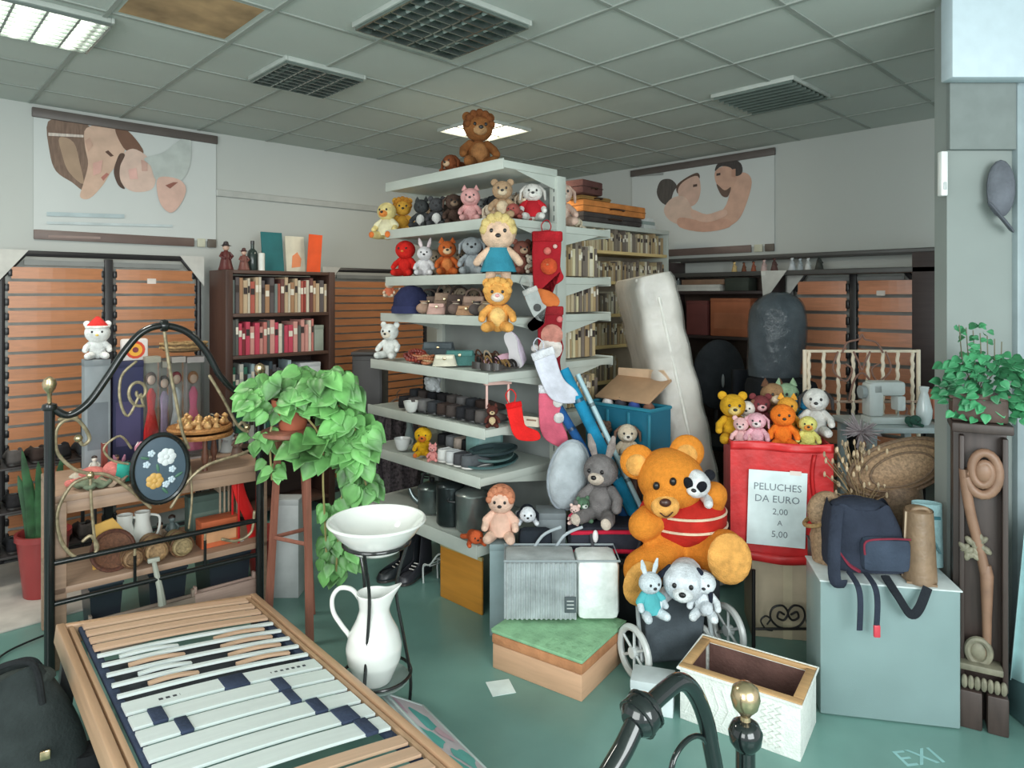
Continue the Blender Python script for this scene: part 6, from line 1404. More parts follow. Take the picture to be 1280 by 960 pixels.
# notice
nx, nz, nw, nh = XW(967, 3.2)-rX0, ZW(631, 3.2)-rz0, 68*3.2/FPX, 92*3.2/FPX
nt_ = bpy.data.objects.new('paper_notice', None)
q = MB(); q.box((0, 0, 0), (nw, .0015, nh)); no = q.build('paper_notice', paper((222, 238, 240)), t, loc=(nx, -.018, nz), rot=(0, .03, 0), smooth=False)
ink = paper((120, 132, 140))
for k, (tx, z, s_) in enumerate((('PELUCHES', .095, .046), ('DA EURO', .04, .046), ('2,00', -.015, .04), ('A', -.065, .034), ('5,00', -.12, .042))):
    text('lettering', tx, s_, ink, no, (.0 if k < 2 else .015, -.0015, z-.012))
q = MB(); q.box((nw*.3, -.0015, nh*.49), (.05, .001, .02)); q.build('sticky_tape', plastic((226, 214, 206)), no)
toys = [
 (914, 530, .0, .26, 'golden yellow toy bear sitting at the left corner of the red box', dict(body=(206, 156, 40), muz=(226, 196, 120), ear='round', name='plush_bear')),
 (929, 552, -.09, .15, 'pale pink toy mouse at the front left of the red box', dict(body=(230, 184, 184), ear='round', name='plush_mouse', muz=(240, 214, 210))),
 (948, 552, -.1, .18, 'pink toy rabbit with white paws in the front row on the red box', dict(body=(226, 172, 184), ear='floppy', name='plush_rabbit', foot=(240, 226, 224), muz=(240, 220, 220))),
 (980, 552, -.08, .22, 'bright orange toy octopus in the middle of the front row on the red box', dict(body=(234, 122, 40), ear='none', name='plush_octopus', hs=1.1)),
 (1009, 553, -.1, .17, 'lime yellow toy chick at the front right of the red box', dict(body=(212, 206, 120), ear='none', name='plush_chick', muz=(230, 150, 70), foot=(230, 150, 70))),
 (958, 530, .06, .2, 'maroon toy bear behind the pink rabbit on the red box', dict(body=(120, 58, 62), muz=(226, 176, 180), ear='round', name='plush_bear')),
 (976, 515, .13, .26, 'brown and cream toy cat at the back of the red box', dict(body=(150, 116, 84), muz=(226, 206, 180), ear='point', name='plush_cat', earc=(96, 66, 50))),
 (994, 508, .15, .26, 'sage green toy dinosaur at the back of the red box', dict(body=(134, 158, 128), ear='point', name='plush_dinosaur', muz=(160, 180, 150))),
 (1020, 520, .1, .22, 'bright blue toy elephant at the back right of the red box', dict(body=(58, 150, 196), ear='floppy', name='plush_elephant')),
 (1036, 540, .03, .25, 'white toy dog with dark grey ears at the right corner of the red box', dict(body=(214, 212, 208), ear='floppy', name='plush_dog', earc=(70, 66, 66), muz=(226, 224, 222))),
 (990, 535, .02, .2, 'amber toy giraffe between the orange octopus and the dinosaur', dict(body=(226, 160, 62), ear='point', name='plush_giraffe', muz=(232, 196, 140))),
 (940, 535, .04, .17, 'tiny white and brown toy hamster beside the golden bear on the red box', dict(body=(226, 218, 208), ear='round', name='plush_hamster', earc=(130, 90, 70)))]
tray_z = hh-.035
q = MB(); q.span((.01, .01, tray_z-.01), (rw-.01, .29, tray_z)); q.build('inner_tray', redp, t)
q = MB(); q.span((.015, .17, tray_z), (rw-.015, .285, tray_z+.045), .01); q.build('packed_paper', paper((190, 150, 140)), t)
rbox = t
for px, py, dy, h_, lb, kw in toys:
    b_ = kw.pop('body'); Yk = 3.36+dy
    lx = min(max((px-913)/120*rw, .03), rw-.03); ly = .18+dy*.9; lz = tray_z+(.046 if ly > .19 else .001)
    cr, sr_ = math.cos(FACE-.2), math.sin(FACE-.2); wp0 = W(rX0, rY, rz0)
    plush((wp0.x+cr*lx-sr_*ly, wp0.y+sr_*lx+cr*ly, rz0+lz), h_*1.02, FACE-.2+.3*math.sin(px), lb, b_, **kw)
# black iron scroll fire screen
t = thing('iron_scroll_stand', 'low black wrought iron stand with a heart-shaped scroll in front of the beige carton', 'iron stand', W(XW(985, 3.1), 3.1, 0), FACE)
def ip(px, py): return (XW(px, 3.1)-XW(985, 3.1), 0, ZW(py, 3.1))
ir2 = mat('dull black iron', (34, 33, 33), .45, metal=.3, var=.05)
for px in (942, 1016):
    q = MB(); q.tube([(ip(px, 0)[0], 0, 0), ip(px, 712)], .009, 8); q.build('post', ir2, t)
q = MB(); q.tube([ip(942, 786), ip(1016, 786)], .006, 8); q.build('rail', ir2, t)
q = MB(); q.tube(catmull([ip(*p) for p in ((980, 768), (974, 765), (972, 772), (980, 775), (985, 766), (978, 757), (966, 760), (963, 772), (972, 783), (985, 786), (998, 783), (1006, 772), (1003, 760), (992, 757), (985, 766), (990, 775), (998, 772), (996, 765), (989, 768))], 5), .005, 8, rnd=True); q.build('heart_scroll', ir2, t)
for s_ in (-1, 1):
    c_ = 955 if s_ < 0 else 1012
    q = MB(); q.tube(catmull([ip(c_+x, y) for x, y in ((4, 780), (8, 774), (2, 770), (-4, 776), (2, 786), (10, 788))], 5), .004, 7, rnd=True); q.build('side_scroll', ir2, t)
# ================================================================== mattress in plastic
mA = Vector((XW(935, 3.7), 0, 0)); mBt = Vector((XW(846, 3.7), 0, ZW(336, 3.7)))
ax = (mBt-mA); ml = ax.length+.0; ax.normalize(); th_v = Vector((-ax.z, 0, ax.x)); ang_m = math.atan2(mA.x-mBt.x, mBt.z)
t = thing('mattress', 'tall pale mattress in clear plastic leaning against the shelving', 'mattress', W(mA.x, 3.72, .0), rot=(0, -ang_m, FACE))
mth = .25; q = MB()
def mf(u, v):
    a = 2*PI*u; cx_ = abs(math.cos(a))**.35*(1 if math.cos(a) > 0 else -1); sy_ = abs(math.sin(a))**.35*(1 if math.sin(a) > 0 else -1)
    wob = .007*math.sin(v*31+sy_*9)*math.cos(v*17+cx_*5)
    e = min(1, .8+8*min(v, 1-v))
    return (-mth/2+(mth/2*e+wob)*cx_, .38+(.38+wob)*sy_*(.97+.03*e), .045+v*(ml-.05))
q.grid(mf, 56, 60, wrap=True); q.box((-mth/2, .38, ml-.02), (mth*.8, .7, .03), bev=.012); q.box((-mth/2, .38, .055), (mth*.8, .7, .03), bev=.012)
q.build('ticking', mat('mattress ticking', (212, 206, 198), .55, var=.08, scale=5, bump=.3, bscale=14), t)
for y in (.004, .756):
    for x in (-mth*.5,):
        q = MB(); q.tube(catmull([(x, y, .08+ml*.088*k) for k in range(11)], 3), .011, 7, rnd=True); q.build('piping', mat('mattress piping', (226, 222, 214), .6, var=.03), t)
pf = mat('clear plastic film', (240, 244, 244), .16, var=0, trans=1., bump=1., bscale=11, alpha=.4); 
q = MB(); q.grid(lambda u, v: tuple(a+b for a, b in zip(mf(u, v), (0, -.0, 0))) if False else ((mf(u, v)[0]+mth/2)*1.07-mth/2, (mf(u, v)[1]-.38)*1.025+.38, mf(u, v)[2]), 56, 60, wrap=True); q.build('plastic_wrap', pf, t)
# ================================================================== dark wall unit on the right wall
dk2 = woodmat('dark unit wood', (62, 50, 50), .5, .2, (30, 3, 30)); dkrail = paint((74, 72, 70))
wu0, wu1 = 4.93, 5.2; vN, vF, vM = 1.2, 3.28, 2.36
t = thing('wall_unit', 'dark wooden wall unit with an open top frame along the right wall', 'wall unit', (wu0, vN, 0))
def UB(nm, a, b, m_=dk2, bev=.003):
    q = MB(); q.span((a[0]-wu0, a[1]-vN, a[2]), (b[0]-wu0, b[1]-vN, b[2]), bev); return q.build(nm, m_, t)
UB('top_rail', (wu0, vN, 1.885), (wu0+.03, vF, 1.912), dkrail); UB('top_rail', (wu1-.03, vN, 1.885), (wu1, vF, 1.912), dkrail)
UB('lower_rail', (wu0, vN, 1.755), (wu1-.06, vF, 1.79), dkrail)
UB('side_panel', (wu0, vN, .9), (wu0+.03, vN+.2, 1.885)); UB('side_post', (wu0+.03, vN, 0), (wu1, vN+.03, 1.885)); UB('side_post', (wu0, vF-.03, 0), (wu1, vF, 1.885))
UB('divider', (wu0, vM, 0), (wu1, vM+.03, 1.755))
for z in (.1, .55, .93, 1.255, 1.615): UB('shelf', (wu0, vM+.03, z), (wu1, vF-.03, z+.025))
UB('back_panel', (wu1-.012, vM+.03, .1), (wu1, vF-.03, 1.755), woodmat('unit back', (90, 74, 66), .6, .15))
uv = lambda px, u=wu0+.1: on_u(px, 400, u).y
def ubox(px0, px1, z, h, dep, label, rgb, off=.02, rot=0., **k):
    a, b = on_u(px0, 400, wu0+off).y, on_u(px1, 400, wu0+off).y
    return packbox((wu0+off, a, z), (a-b-.004, dep, h), label, rgb, rz=-PI/2+rot, **k)
ubox(858, 884, 1.281, .28, .16, 'dark maroon box on the wall unit shelf beside the mattress', (116, 62, 58))
ubox(888, 938, 1.281, .3, .18, 'large orange brown box on the wall unit shelf next to the maroon box', (184, 110, 76), stripe=(190, 118, 84))
ubox(846, 900, 1.641, .05, .18, 'flat white box on the upper shelf of the wall unit', (206, 204, 196))
ubox(852, 905, 1.641+.052, .04, .16, 'flat brown box on top of the flat white box in the wall unit', (140, 110, 88))
ubox(906, 936, 1.641, .1, .14, 'dark green carton on the upper shelf of the wall unit', (56, 62, 54))
t2 = thing('cardboard_triangle', 'white cardboard corner card hanging on the dark wall unit beside the plastic wrapped bundle', 'card', (wu0-.012, uv(952, wu0), 1.79), -PI/2)
q = MB(); q.prism([(0, 0), (.2, 0), (.02, -.24)], .004); q.build('sheet', card_m, t2); q = MB(); q.box((.02, -.001, -.02), (.03, .002, .03)); q.build('tape', plastic((214, 212, 206)), t2)
for k, (px, rgb, h_, nm) in enumerate(((918, (206, 176, 120), .09, 'straw coloured'), (930, (120, 70, 46), .08, 'brown'), (942, (150, 84, 60), .085, 'terracotta'), (955, (206, 176, 170), .1, 'pale pink'), (968, (96, 66, 62), .11, 'dark maroon'), (990, (206, 210, 214), .11, 'white'), (1000, (172, 180, 184), .1, 'silver grey'), (1010, (214, 216, 214), .1, 'off-white'), (1024, (60, 62, 58), .12, 'dark olive'))):
    figurine((wu0+.1, uv(px), 1.791), h_, '%s china figurine on the wall unit rail, %s from the mattress side' % (nm, ORD[k]), rgb, skin=[min(255, c*1.2) for c in rgb], group='figurines on the wall unit rail')
for k, (px, h_) in enumerate(((838, .16), (848, .13))):
    bottle((wu0+.1, uv(px), 1.641), h_, ('dark teal bottle at the mattress end of the wall unit shelf', 'small grey bottle next to the dark teal bottle in the wall unit')[k], ((52, 74, 78), (120, 128, 128))[k])
# ---- plastic wrapped dark bundle on a black chair, second chair back
Yc = 4.42
t = thing('padded_chair', 'black padded chair carrying the plastic wrapped bundle', 'chair', W(XW(968, Yc), Yc, 0), FACE)
blk = clothmat((30, 34, 40))
q = MB(); q.span((-.22, -.2, .5), (.22, .2, .6), .03); q.build('seat', blk, t)
for x in (-.2, .2):
    for y in (-.18, .18):
        q = MB(); q.cyl((x, y, 0), (x*.95, y*.95, .5), .015, seg=10); q.build('leg', dkmetal, t)
q = MB(); q.grid(lambda u, v: ((u-.5)*.42, .2+.03*math.cos((u-.5)*2.4)-.03, .6+v*.5), 14, 8); q.build('backrest', blk, t, solid=.05)
q = MB(); q.span((-.18, -.23, .6), (.2, .12, 1.08), .06); t3 = thing('black_cushion', 'large black cushion upright on the padded chair under the wrapped bundle', 'cushion', W(XW(968, Yc), Yc-.02, .0), FACE); q.build('cover', blk, t3); q = MB(); q.tube(catmull([(-.16, -.235, .62), (0, -.24, .64), (.18, -.235, .62)], 4), .006, 6); q.build('piping', clothmat((44, 48, 56)), t3)
t = thing('wrapped_bundle', 'dark grey bundle wrapped in shiny clear plastic on top of the black cushion', 'bundle', W(XW(968, Yc), Yc, 1.08), FACE)
def bf(u, v):
    a = 2*PI*u; r = .175*(1-.12*(2*v-1)**2)*(1 if v < .75 else math.sqrt(max(0.0, 1-((v-.75)/.26)**2)))+.006*math.sin(7*a+v*9)
    return (r*math.cos(a)+.03*v, r*.8*math.sin(a), .54*v)
q = MB(); q.grid(bf, 40, 26, wrap=True); q.build('filling', clothmat((88, 96, 102)), t)
q = MB(); q.grid(lambda u, v: tuple(c*f for c, f in zip(bf(u, v), (1.05, 1.06, 1.01))), 40, 26, wrap=True); q.build('plastic_wrap', mat('bundle film', (225, 232, 236), .12, var=0, trans=1., bump=1., bscale=16, alpha=.5), t)
t = thing('office_chair', 'black rounded chair back between the mattress and the wrapped bundle', 'chair', W(XW(900, 5.0), 5.0, 0), FACE+.1)
q = MB(); q.ell((0, .02, 1.02), (.2, .05, .26), seg=22, rings=14); q.build('backrest', clothmat((46, 50, 54)), t); q = MB(); q.ell((0, -.12, .55), (.19, .17, .06), seg=22, rings=10); q.build('seat', clothmat((40, 44, 48)), t)
q = MB(); q.cyl((0, -.12, .06), (0, -.12, .52), .025, seg=12); q.tube([(0, -.05, .52), (0, .08, .6), (0, .08, .85)], .018, 8); q.build('column_post', dkmetal, t)
for k in range(5):
    a = 2*PI*k/5; q = MB(); q.tube([(0, -.12, .08), (.18*math.cos(a), -.12+.18*math.sin(a), .045)], [.022, .015], 8); l = q.build('base_spoke', dkmetal, t)
    q = MB(); q.ell((.19*math.cos(a), -.12+.19*math.sin(a), .026), (.026, .02, .026), seg=10, rings=7); q.build('caster', plastic((28, 28, 30)), l)
for x in (-.05, .05):
    q = MB(); q.ell((x+.06, -.03, .98), (.012, .006, .05), seg=8, rings=6); q.build('silver_trim', plastic((150, 158, 162)), t)
# ---- cream iron headboard behind the red box
Yh = 4.05; hx0 = XW(1006, Yh)
t = thing('cream_headboard', 'cream painted iron headboard with twisted bars and scrollwork standing at the right', 'headboard', W(hx0, Yh, 0), FACE)
crm = paint((250, 232, 208)); brn = paint((150, 112, 98)); hwid = XW(1148, Yh)-hx0
def hp(px, py): return (XW(px, Yh)-hx0, 0, ZW(py, Yh))
for x in (0, hwid):
    q = MB(); q.cyl((x, 0, 0), (x, 0, ZW(437, Yh)), .012, seg=10); q.build('post', crm, t)
for py in (439, 502, 525):
    q = MB(); q.cyl((0, 0, ZW(py, Yh)), (hwid, 0, ZW(py, Yh)), .009 if py != 525 else .012, seg=10); q.build('rail', paint((190, 160, 142)) if py > 450 else crm, t)
for k in range(8):
    px = 1011+k*18.5; x = XW(px, Yh)-hx0
    q = MB(); za, zb = ZW(526, Yh), ZW(439, Yh)
    q.tube([(x+.003*math.sin(j*1.9), .003*math.cos(j*1.9), za+(zb-za)*j/22) for j in range(23)], .0105, 8); q.build('twisted_bar', crm, t)
sc_ = [((1052, 440), (1058, 428), (1072, 424), (1076, 418), (1080, 424), (1094, 428), (1102, 440)), ((1046, 440), (1040, 462), (1056, 476), (1064, 462), (1056, 455)), ((1106, 440), (1112, 462), (1096, 476), (1088, 462), (1096, 455)), ((1060, 500), (1066, 476), (1076, 466), (1086, 476), (1092, 500)), ((1066, 440), (1072, 452), (1076, 462), (1080, 452), (1086, 440)), ((1036, 500), (1020, 510), (1024, 524)), ((1116, 500), (1132, 510), (1128, 524))]
for pts in sc_:
    q = MB(); q.tube(catmull([(lambda p: (p[0], -.012, p[2]))(hp(*p)) for p in pts], 5), .006, 7, rnd=True); q.build('scroll', brn, t)
# ---- grey table with white pieces
Yt = 3.55
t = thing('side_table', 'pale grey side table standing behind the brown fan basket', 'table', W(XW(1085, Yt), Yt, 0), FACE)
tw = XW(1192, Yt)-XW(1085, Yt); tz_ = ZW(535, Yt)
q = MB(); q.span((0, 0, tz_-.03), (tw, .4, tz_), .005); q.build('tabletop', paint((188, 198, 200)), t)
for x in (.02, tw-.06):
    for y in (.02, .34):
        q = MB(); q.span((x, y, 0), (x+.04, y+.04, tz_-.03), .003); q.build('leg', paint((172, 182, 184)), t)
t = thing('sewing_machine', 'white sewing machine standing on the pale grey side table', 'sewing machine', W(XW(1110, 3.66), 3.68, tz_+.001), FACE)
wm = plastic((210, 216, 214))
q = MB(); q.span((-.11, -.05, 0), (.11, .06, .04), .01); q.build('base', wm, t); q = MB(); q.span((-.11, -.04, .04), (-.03, .05, .22), .015); q.build('column_arm', wm, t)
q = MB(); q.span((-.1, -.04, .15), (.09, .05, .23), .02); q.build('arm', wm, t); q = MB(); q.span((.045, -.035, .07), (.09, .04, .15), .01); q.build('head_cover', wm, t)
q = MB(); q.cyl((-.115, 0, .17), (-.14, 0, .17), .035, seg=18); q.build('hand_wheel', plastic((168, 176, 178)), t); q = MB(); q.cyl((.066, 0, .04), (.066, 0, .075), .004, seg=6); q.build('needle_bar', louv_m, t)
def vase(loc, h, label, rgb, r=.05):
    t = thing('vase', label, 'vase', loc)
    q = MB(); q.lathe([(r*.6, 0), (r*.95, h*.2), (r, h*.4), (r*.6, h*.75), (r*.45, h*.85), (r*.6, h), (r*.5, h), (r*.38, h*.85), (.004, h*.2)], 20); q.build('body', mat('china '+hexname(rgb), rgb, .2, var=.02, coat=.3), t)
    q = MB(); q.tube([(r*.56*math.cos(k*PI/10), r*.56*math.sin(k*PI/10), h) for k in range(20)], r*.06, 6, closed=True); q.build('rim', plastic([min(255, c*1.05) for c in rgb]), t); return t
vase(W(XW(1158, 3.62), 3.64, tz_+.001), .2, 'tall white vase at the pillar end of the grey side table', (222, 230, 230), .04)
vase(W(XW(1183, 3.6), 3.62, tz_+.001), .16, 'short clear glass vase next to the tall white vase', (196, 214, 216), .04)
packbox(tuple(W(XW(1166, 3.8), 3.8, tz_+.001)), (.09, .06, .16), 'salmon pink carton at the back of the grey side table', (206, 126, 104), rz=FACE)
plush(W(XW(1143, 3.58), 3.6, tz_+.001), .12, FACE, 'small dark green toy turtle on the grey side table', (66, 106, 92), pose='lie', ear='none', name='plush_turtle')
# ---- grey box in the right foreground with bags on top
gx0, gx1, gy, gh = XW(1022, 2.6), XW(1180, 2.6), 2.6, ZW(726, 2.6)
t = thing('grey_cabinet', 'large grey box wrapped in shiny plastic standing in front of the carved pilaster', 'cabinet', W(gx0+.01, gy, 0), FACE-.2)
gl = mat('grey laminate', (150, 172, 172), .28, var=.05, scale=2.5, bump=.05, bscale=5)
gw = gx1-gx0
q = MB(); q.span((0, 0, .004), (gw, .24, gh), .006); q.build('carcass', gl, t)
q = MB(); q.grid(lambda u, v: (u*gw*1.0, -.004-.006*abs(math.sin(u*9+.6*math.sin(v*4)))*(.2+.8*(1-u)), .01+v*(gh-.012)), 60, 26); q.build('plastic_cover', mat('cover film', (196, 214, 214), .18, var=0, trans=1., alpha=.35, bump=.5, bscale=6), t)
q = MB(); q.span((-.004, -.01, gh), (gw+.004, .245, gh+.006), .002); q.build('top_sheet', mat('cover white', (206, 216, 216), .35, var=.05), t)
gz = gh+.007
t = thing('storage_cube', 'dark storage cube behind the grey box carrying the fan basket', 'storage cube', W(1.3, 2.9, 0), FACE-.2)
q = MB(); q.span((0, 0, 0), (.4, .18, gh), .005); q.build('body', dk2, t); q = MB(); q.span((-.004, -.004, gh), (.404, .184, gh+.006), .002); q.build('top_board', dk2, t)
t = thing('backpack', 'dark navy backpack with red trim lying on the grey box, straps hanging down', 'backpack', W(XW(1086, 2.68), 2.7, gz), FACE-.1)
nv = clothmat((46, 52, 66)); nv2 = clothmat((60, 70, 86)); rd = clothmat((126, 46, 62))
def bk(u, v):
    a = 2*PI*u; r = (1-.3*v**2.2)*(1-.5*max(0, .08-v)/.08)
    cx_ = abs(math.cos(a))**.6*(1 if math.cos(a) > 0 else -1); sy_ = abs(math.sin(a))**.6*(1 if math.sin(a) > 0 else -1)
    return (.16*r*cx_-.03*v, .1*r*sy_, .26*v+.012*math.sin(5*a)*v)
q = MB(); q.grid(bk, 40, 14, wrap=True); q.ell((-.03, 0, .25), (.11, .07, .03)); q.build('body', nv, t)
q = MB(); q.span((-.06, -.125, .03), (.12, -.07, .16), .025); q.build('front_pocket', nv2, t)
q = MB(); q.tube(catmull([(-.055, -.126, .1), (-.05, -.126, .15), (.03, -.127, .163), (.11, -.126, .163)], 5), .004, 7); q.build('red_piping', rd, t)
q = MB(); q.tube(catmull([(-.13, -.07, .1), (-.1, -.09, .05), (-.07, -.1, .03)], 5), .012, 7, flat=.5, rnd=True); q.build('red_trim', rd, t)
q = MB(); q.tube(catmull([(-.13, -.06, .26), (-.17, -.14, .16), (-.18, -.17, .02), (-.14, -.16, .0)], 6), .022, 8, flat=.35); q.build('shoulder_strap', nv, t)
for x, l in ((-.11, .15), (-.05, .13)):
    q = MB(); q.tube(catmull([(x, -.12, .03), (x, -.2, .012), (x+.005, -.212, -.04), (x+.005, -.205, -l)], 5), .012, 6, flat=.3); q.build('hanging_strap', nv, t)
q = MB(); q.box((-.045, -.206, -.15), (.024, .012, .045), bev=.004); q.build('red_toggle', plastic((206, 66, 80)), t)
q = MB(); q.tube(catmull([(.02, -.12, .02), (.03, -.205, -.02), (.07, -.21, -.08), (.1, -.21, -.06), (.14, -.19, .012)], 6), .018, 6, flat=.3); q.build('hip_belt', clothmat((34, 38, 44)), t)
t = thing('leather_bag', 'brown leather bag standing beside the backpack on the grey box', 'bag', W(XW(1152, 2.6), 2.62, gz), FACE-.4)
lth = mat('brown leather', (136, 112, 88), .45, var=.12, scale=12, bump=.15, bscale=60)
q = MB(); q.grid(lambda u, v: (.062*math.cos(2*PI*u)*(1-.2*v), .1*math.sin(2*PI*u)*(1-.35*v), .26*v), 30, 8, wrap=True); q.box((0, 0, .004), (.1, .17, .008)); q.ell((0, 0, .258), (.048, .064, .012)); q.build('body', lth, t)
q = MB(); q.tube([(-.055, -.03, .005), (-.05, -.035, .13), (-.045, -.03, .255)], .005, 6); q.build('light_seam', paint((190, 170, 146)), t)
q = MB(); q.tube(catmull([(-.03, -.02, .24), (-.02, -.04, .27), (.02, -.04, .275), (.035, -.02, .24)], 5), .008, 7); q.build('handle', lth, t)
t = thing('teal_cloth', 'pale teal printed bag behind the brown leather bag', 'bag', W(XW(1166, 2.7), 2.74, gz), FACE-.3)
q = MB(); q.grid(lambda u, v: (.06*math.cos(2*PI*u)*(1-.1*v), .035*math.sin(2*PI*u), .25*v), 22, 6, wrap=True); q.build('body', clothmat((160, 196, 200)), t); q = MB(); q.box((0, -.036, .2), (.08, .004, .012)); q.build('stripe', clothmat((70, 120, 130)), t)
text('lettering', 'A', .07, paper((90, 130, 136)), t, (.02, -.04, .06))
# ---- brown fan basket, dried flowers
t = thing('rattan_peacock_basket', 'large brown woven fan-shaped basket lying on its side behind the backpack', 'basket', W(XW(1124, 2.96), 2.96, gz), FACE-.3)
wv = wicker('fan', (150, 122, 94)); wv2 = wicker('fan dark', (112, 90, 70))
zc = ZW(582, 2.98)-gz
q = MB(); q.grid(lambda u, v: ((.2*v+.004*math.sin(u*2*PI*24)*v)*math.cos(2*PI*u)+.0, -.07*(1-v**2), zc+(.115*v)*math.sin(2*PI*u)+.06*math.cos(2*PI*u)*v), 96, 9, wrap=True); q.build('bowl', wv, t, solid=.008)
for v in (1, .8, .6):
    q = MB(); q.tube([(.202*v*math.cos(2*PI*k/40), -.07*(1-v*v)-.006, zc+.116*v*math.sin(2*PI*k/40)+.06*math.cos(2*PI*k/40)*v) for k in range(40)], .009 if v == 1 else .005, 7, closed=True); q.build('woven_band', wv2, t)
q = MB(); q.lathe([(.1, 0), (.12, .03), (.1, zc-.1), (.05, zc-.02)], 20, (0, .05, 0)); q.build('foot', wv2, t)
t = thing('dried_flowers', 'bunch of dried beige flowers and grasses leaning out beside the fan basket', 'dried flowers', W(XW(1082, 3.0), 3.02, gz), FACE)
q = MB(); q.lathe([(.07, 0), (.09, .16), (.1, .18), (.085, .17), (.004, .03)], 18); q.build('basket_pot', wv, t)
rr = random.Random(4); st = MB(); fl = MB()
for k in range(130):
    a = rr.uniform(0, 6.28); sp = rr.uniform(.03, .2); hh_ = rr.uniform(.2, .42)
    e = Vector((sp*math.cos(a)+.06*rr.random(), sp*.5*math.sin(a), hh_)); st.tube([(0, 0, .12), e*.6+Vector((0, 0, .06)), e], .0022, 4)
    fl.ell(e, (.006, .006, .014), seg=6, rings=5)
st.build('stems', mat('dry stem', (150, 128, 96), .8, var=.2), t); fl.build('flower_heads', mat('dry flower', (186, 166, 136), .85, var=.3, scale=30), t, kind='stuff')
t = thing('woven_shell', 'light brown half-round woven hat resting against the side of the red box', 'hat', W(XW(1038, 2.76), 2.78, gz), FACE)
q = MB(); q.ell((0, .02, .2), (.075, .05, .08), rot=(0, .5, 0), seg=20, rings=12); q.lathe([(.06, 0), (.07, .1), (.05, .17)], 16); q.build('crown', wicker('pale', (156, 128, 100)), t); q = MB(); q.tube([(.085*math.cos(2*PI*k/28), .02+.056*math.sin(2*PI*k/28), .17+.03*math.cos(2*PI*k/28)) for k in range(28)], .009, 7, closed=True); q.build('brim', wicker('tan', (160, 128, 84)), t)
t = thing('silver_tinsel', 'pale lilac feather duster between the red box and the sewing machine', 'duster', W(XW(1076, 3.3), 3.3, 0), FACE)
q = MB(); q.cyl((0, 0, 0), (0, 0, .85), .01, seg=8); q.build('stick', woodmat('stick wood', (120, 90, 70)), t); q = MB(); zq = ZW(540, 3.3)
rr = random.Random(9)
for k in range(90):
    d = Vector((rr.gauss(0, 1), rr.gauss(0, 1), rr.gauss(0, 1))).normalized(); q.tube([Vector((0, 0, zq))+d*.01, Vector((0, 0, zq))+d*rr.uniform(.06, .1)], [.006, .002], 4)
q.build('feather_head', plushmat((176, 166, 170)), t)
# ================================================================== carved pilaster with plant
px0, px1, py_ = 1.665, 1.835, 2.56
t = thing('carved_pilaster', 'dark carved wooden pilaster with scrolls standing against the pillar', 'carved pilaster', W(px0, py_, 0), FACE-.5)
pw_ = px1-px0; cvd = woodmat('dark carved oak', (66, 54, 50), .5, .25, (30, 30, 3)); cv = woodmat('carved scroll wood', (140, 108, 88), .45, .2, (10, 10, 10)); cvg = mat('greyed carving', (126, 122, 104), .6, var=.15, scale=20)
zt0 = ZW(542, 2.5)
q = MB(); q.span((.0, .06, .0), (pw_, .17, zt0), .004); q.build('back_board', cvd, t)
q = MB(); q.span((-.01, -.03, zt0), (pw_+.01, .18, zt0+.035), .006); q.build('cornice', cvd, t)
q = MB(); q.span((.15, .01, .14), (.168, .06, zt0-.02), .004); q.build('fluted_strip', cvd, t); q = MB(); q.span((.018, .02, .14), (.034, .06, zt0-.02), .004); q.build('fluted_strip', cvd, t)
def pp(px, py, y=.0): return ((px-1190)/70*pw_, y, ZW(py, 2.52))
vx, vz = pp(1228, 590)[0], pp(1228, 590)[2]
vol = [(vx+.07*(1-.72*k/40)*math.cos(PI*.9+2*PI*1.9*k/40)*.85, .02-.012*k/40, vz+.1*(1-.72*k/40)*math.sin(PI*.9+2*PI*1.9*k/40)) for k in range(41)]
stem = [pp(1231, 720, .03), pp(1224, 690, .03), pp(1213, 650, .025), pp(1206, 615, .02)]
q = MB(); q.tube(catmull(stem, 6)+vol[1:], [.018]*19+[.019-.006*k/40 for k in range(40)], 10, rnd=True); q.build('volute', cv, t)
q = MB(); q.ell((vx, .01, vz), (.03, .02, .04)); q.build('volute_boss', cv, t)
q = MB(); q.lathe([(.012, 0), (.016, .2), (.022, .36), (.014, .4)], 12, (pp(1233, 830)[0], .03, pp(1233, 850)[2]+.02)); q.build('stem', cv, t)
ac = MB(); rr = random.Random(2)
for k in range(16):
    a = rr.uniform(0, 6.28); c_ = pp(1218+10*math.cos(a)*rr.random()*1.6, 690+18*math.sin(a)*rr.random()*1.5, .025); ac.ell(c_, (.012, .012, .02), rot=(0, rr.uniform(-1, 1), 0), seg=8, rings=6)
ac.build('acanthus', cvg, t)
cx_, cz_ = pp(1222, 818)[0], pp(1222, 818)[2]
q = MB(); q.tube([(cx_+.035*math.cos(2*PI*k/26), .02, cz_+.045*math.sin(2*PI*k/26)) for k in range(26)], .012, 8, closed=True); q.ell((cx_, .03, cz_), (.03, .02, .04)); q.build('rosette', cvg, t)
q = MB(); q.span((.01, -.02, .21), (.15, .06, .235), .005); q.build('base_moulding', cvg, t)
for a, b in ((0.01, .085), (.1, .165)):
    q = MB(); q.span((a, -.03, 0), (b, .06, .14), .006); q.build('base_block', cvd, t)
q = MB()
for k in range(7): q.ell((.03+.02*k, -.02, .17), (.012, .014, .026), seg=8, rings=6)
q.build('base_leaf_carving', cvg, t, kind='stuff')
zpl = zt0+.037
t = thing('potted_ivy', 'bushy green ivy in a dark brown box planter on top of the carved pilaster', 'potted plant', W(px0-.02, py_+.01, zpl), FACE-.5)
q = MB(); q.span((.015, .0, 0), (.19, .15, .1), .008); q.build('planter', mat('planter brown', (84, 66, 58), .6, var=.1), t); q = MB(); q.span((.005, -.01, .085), (.2, .16, .105), .004); q.build('planter_rim', mat('planter rim', (96, 76, 66), .6, var=.1), t)
lv = MB(); rr = random.Random(21)
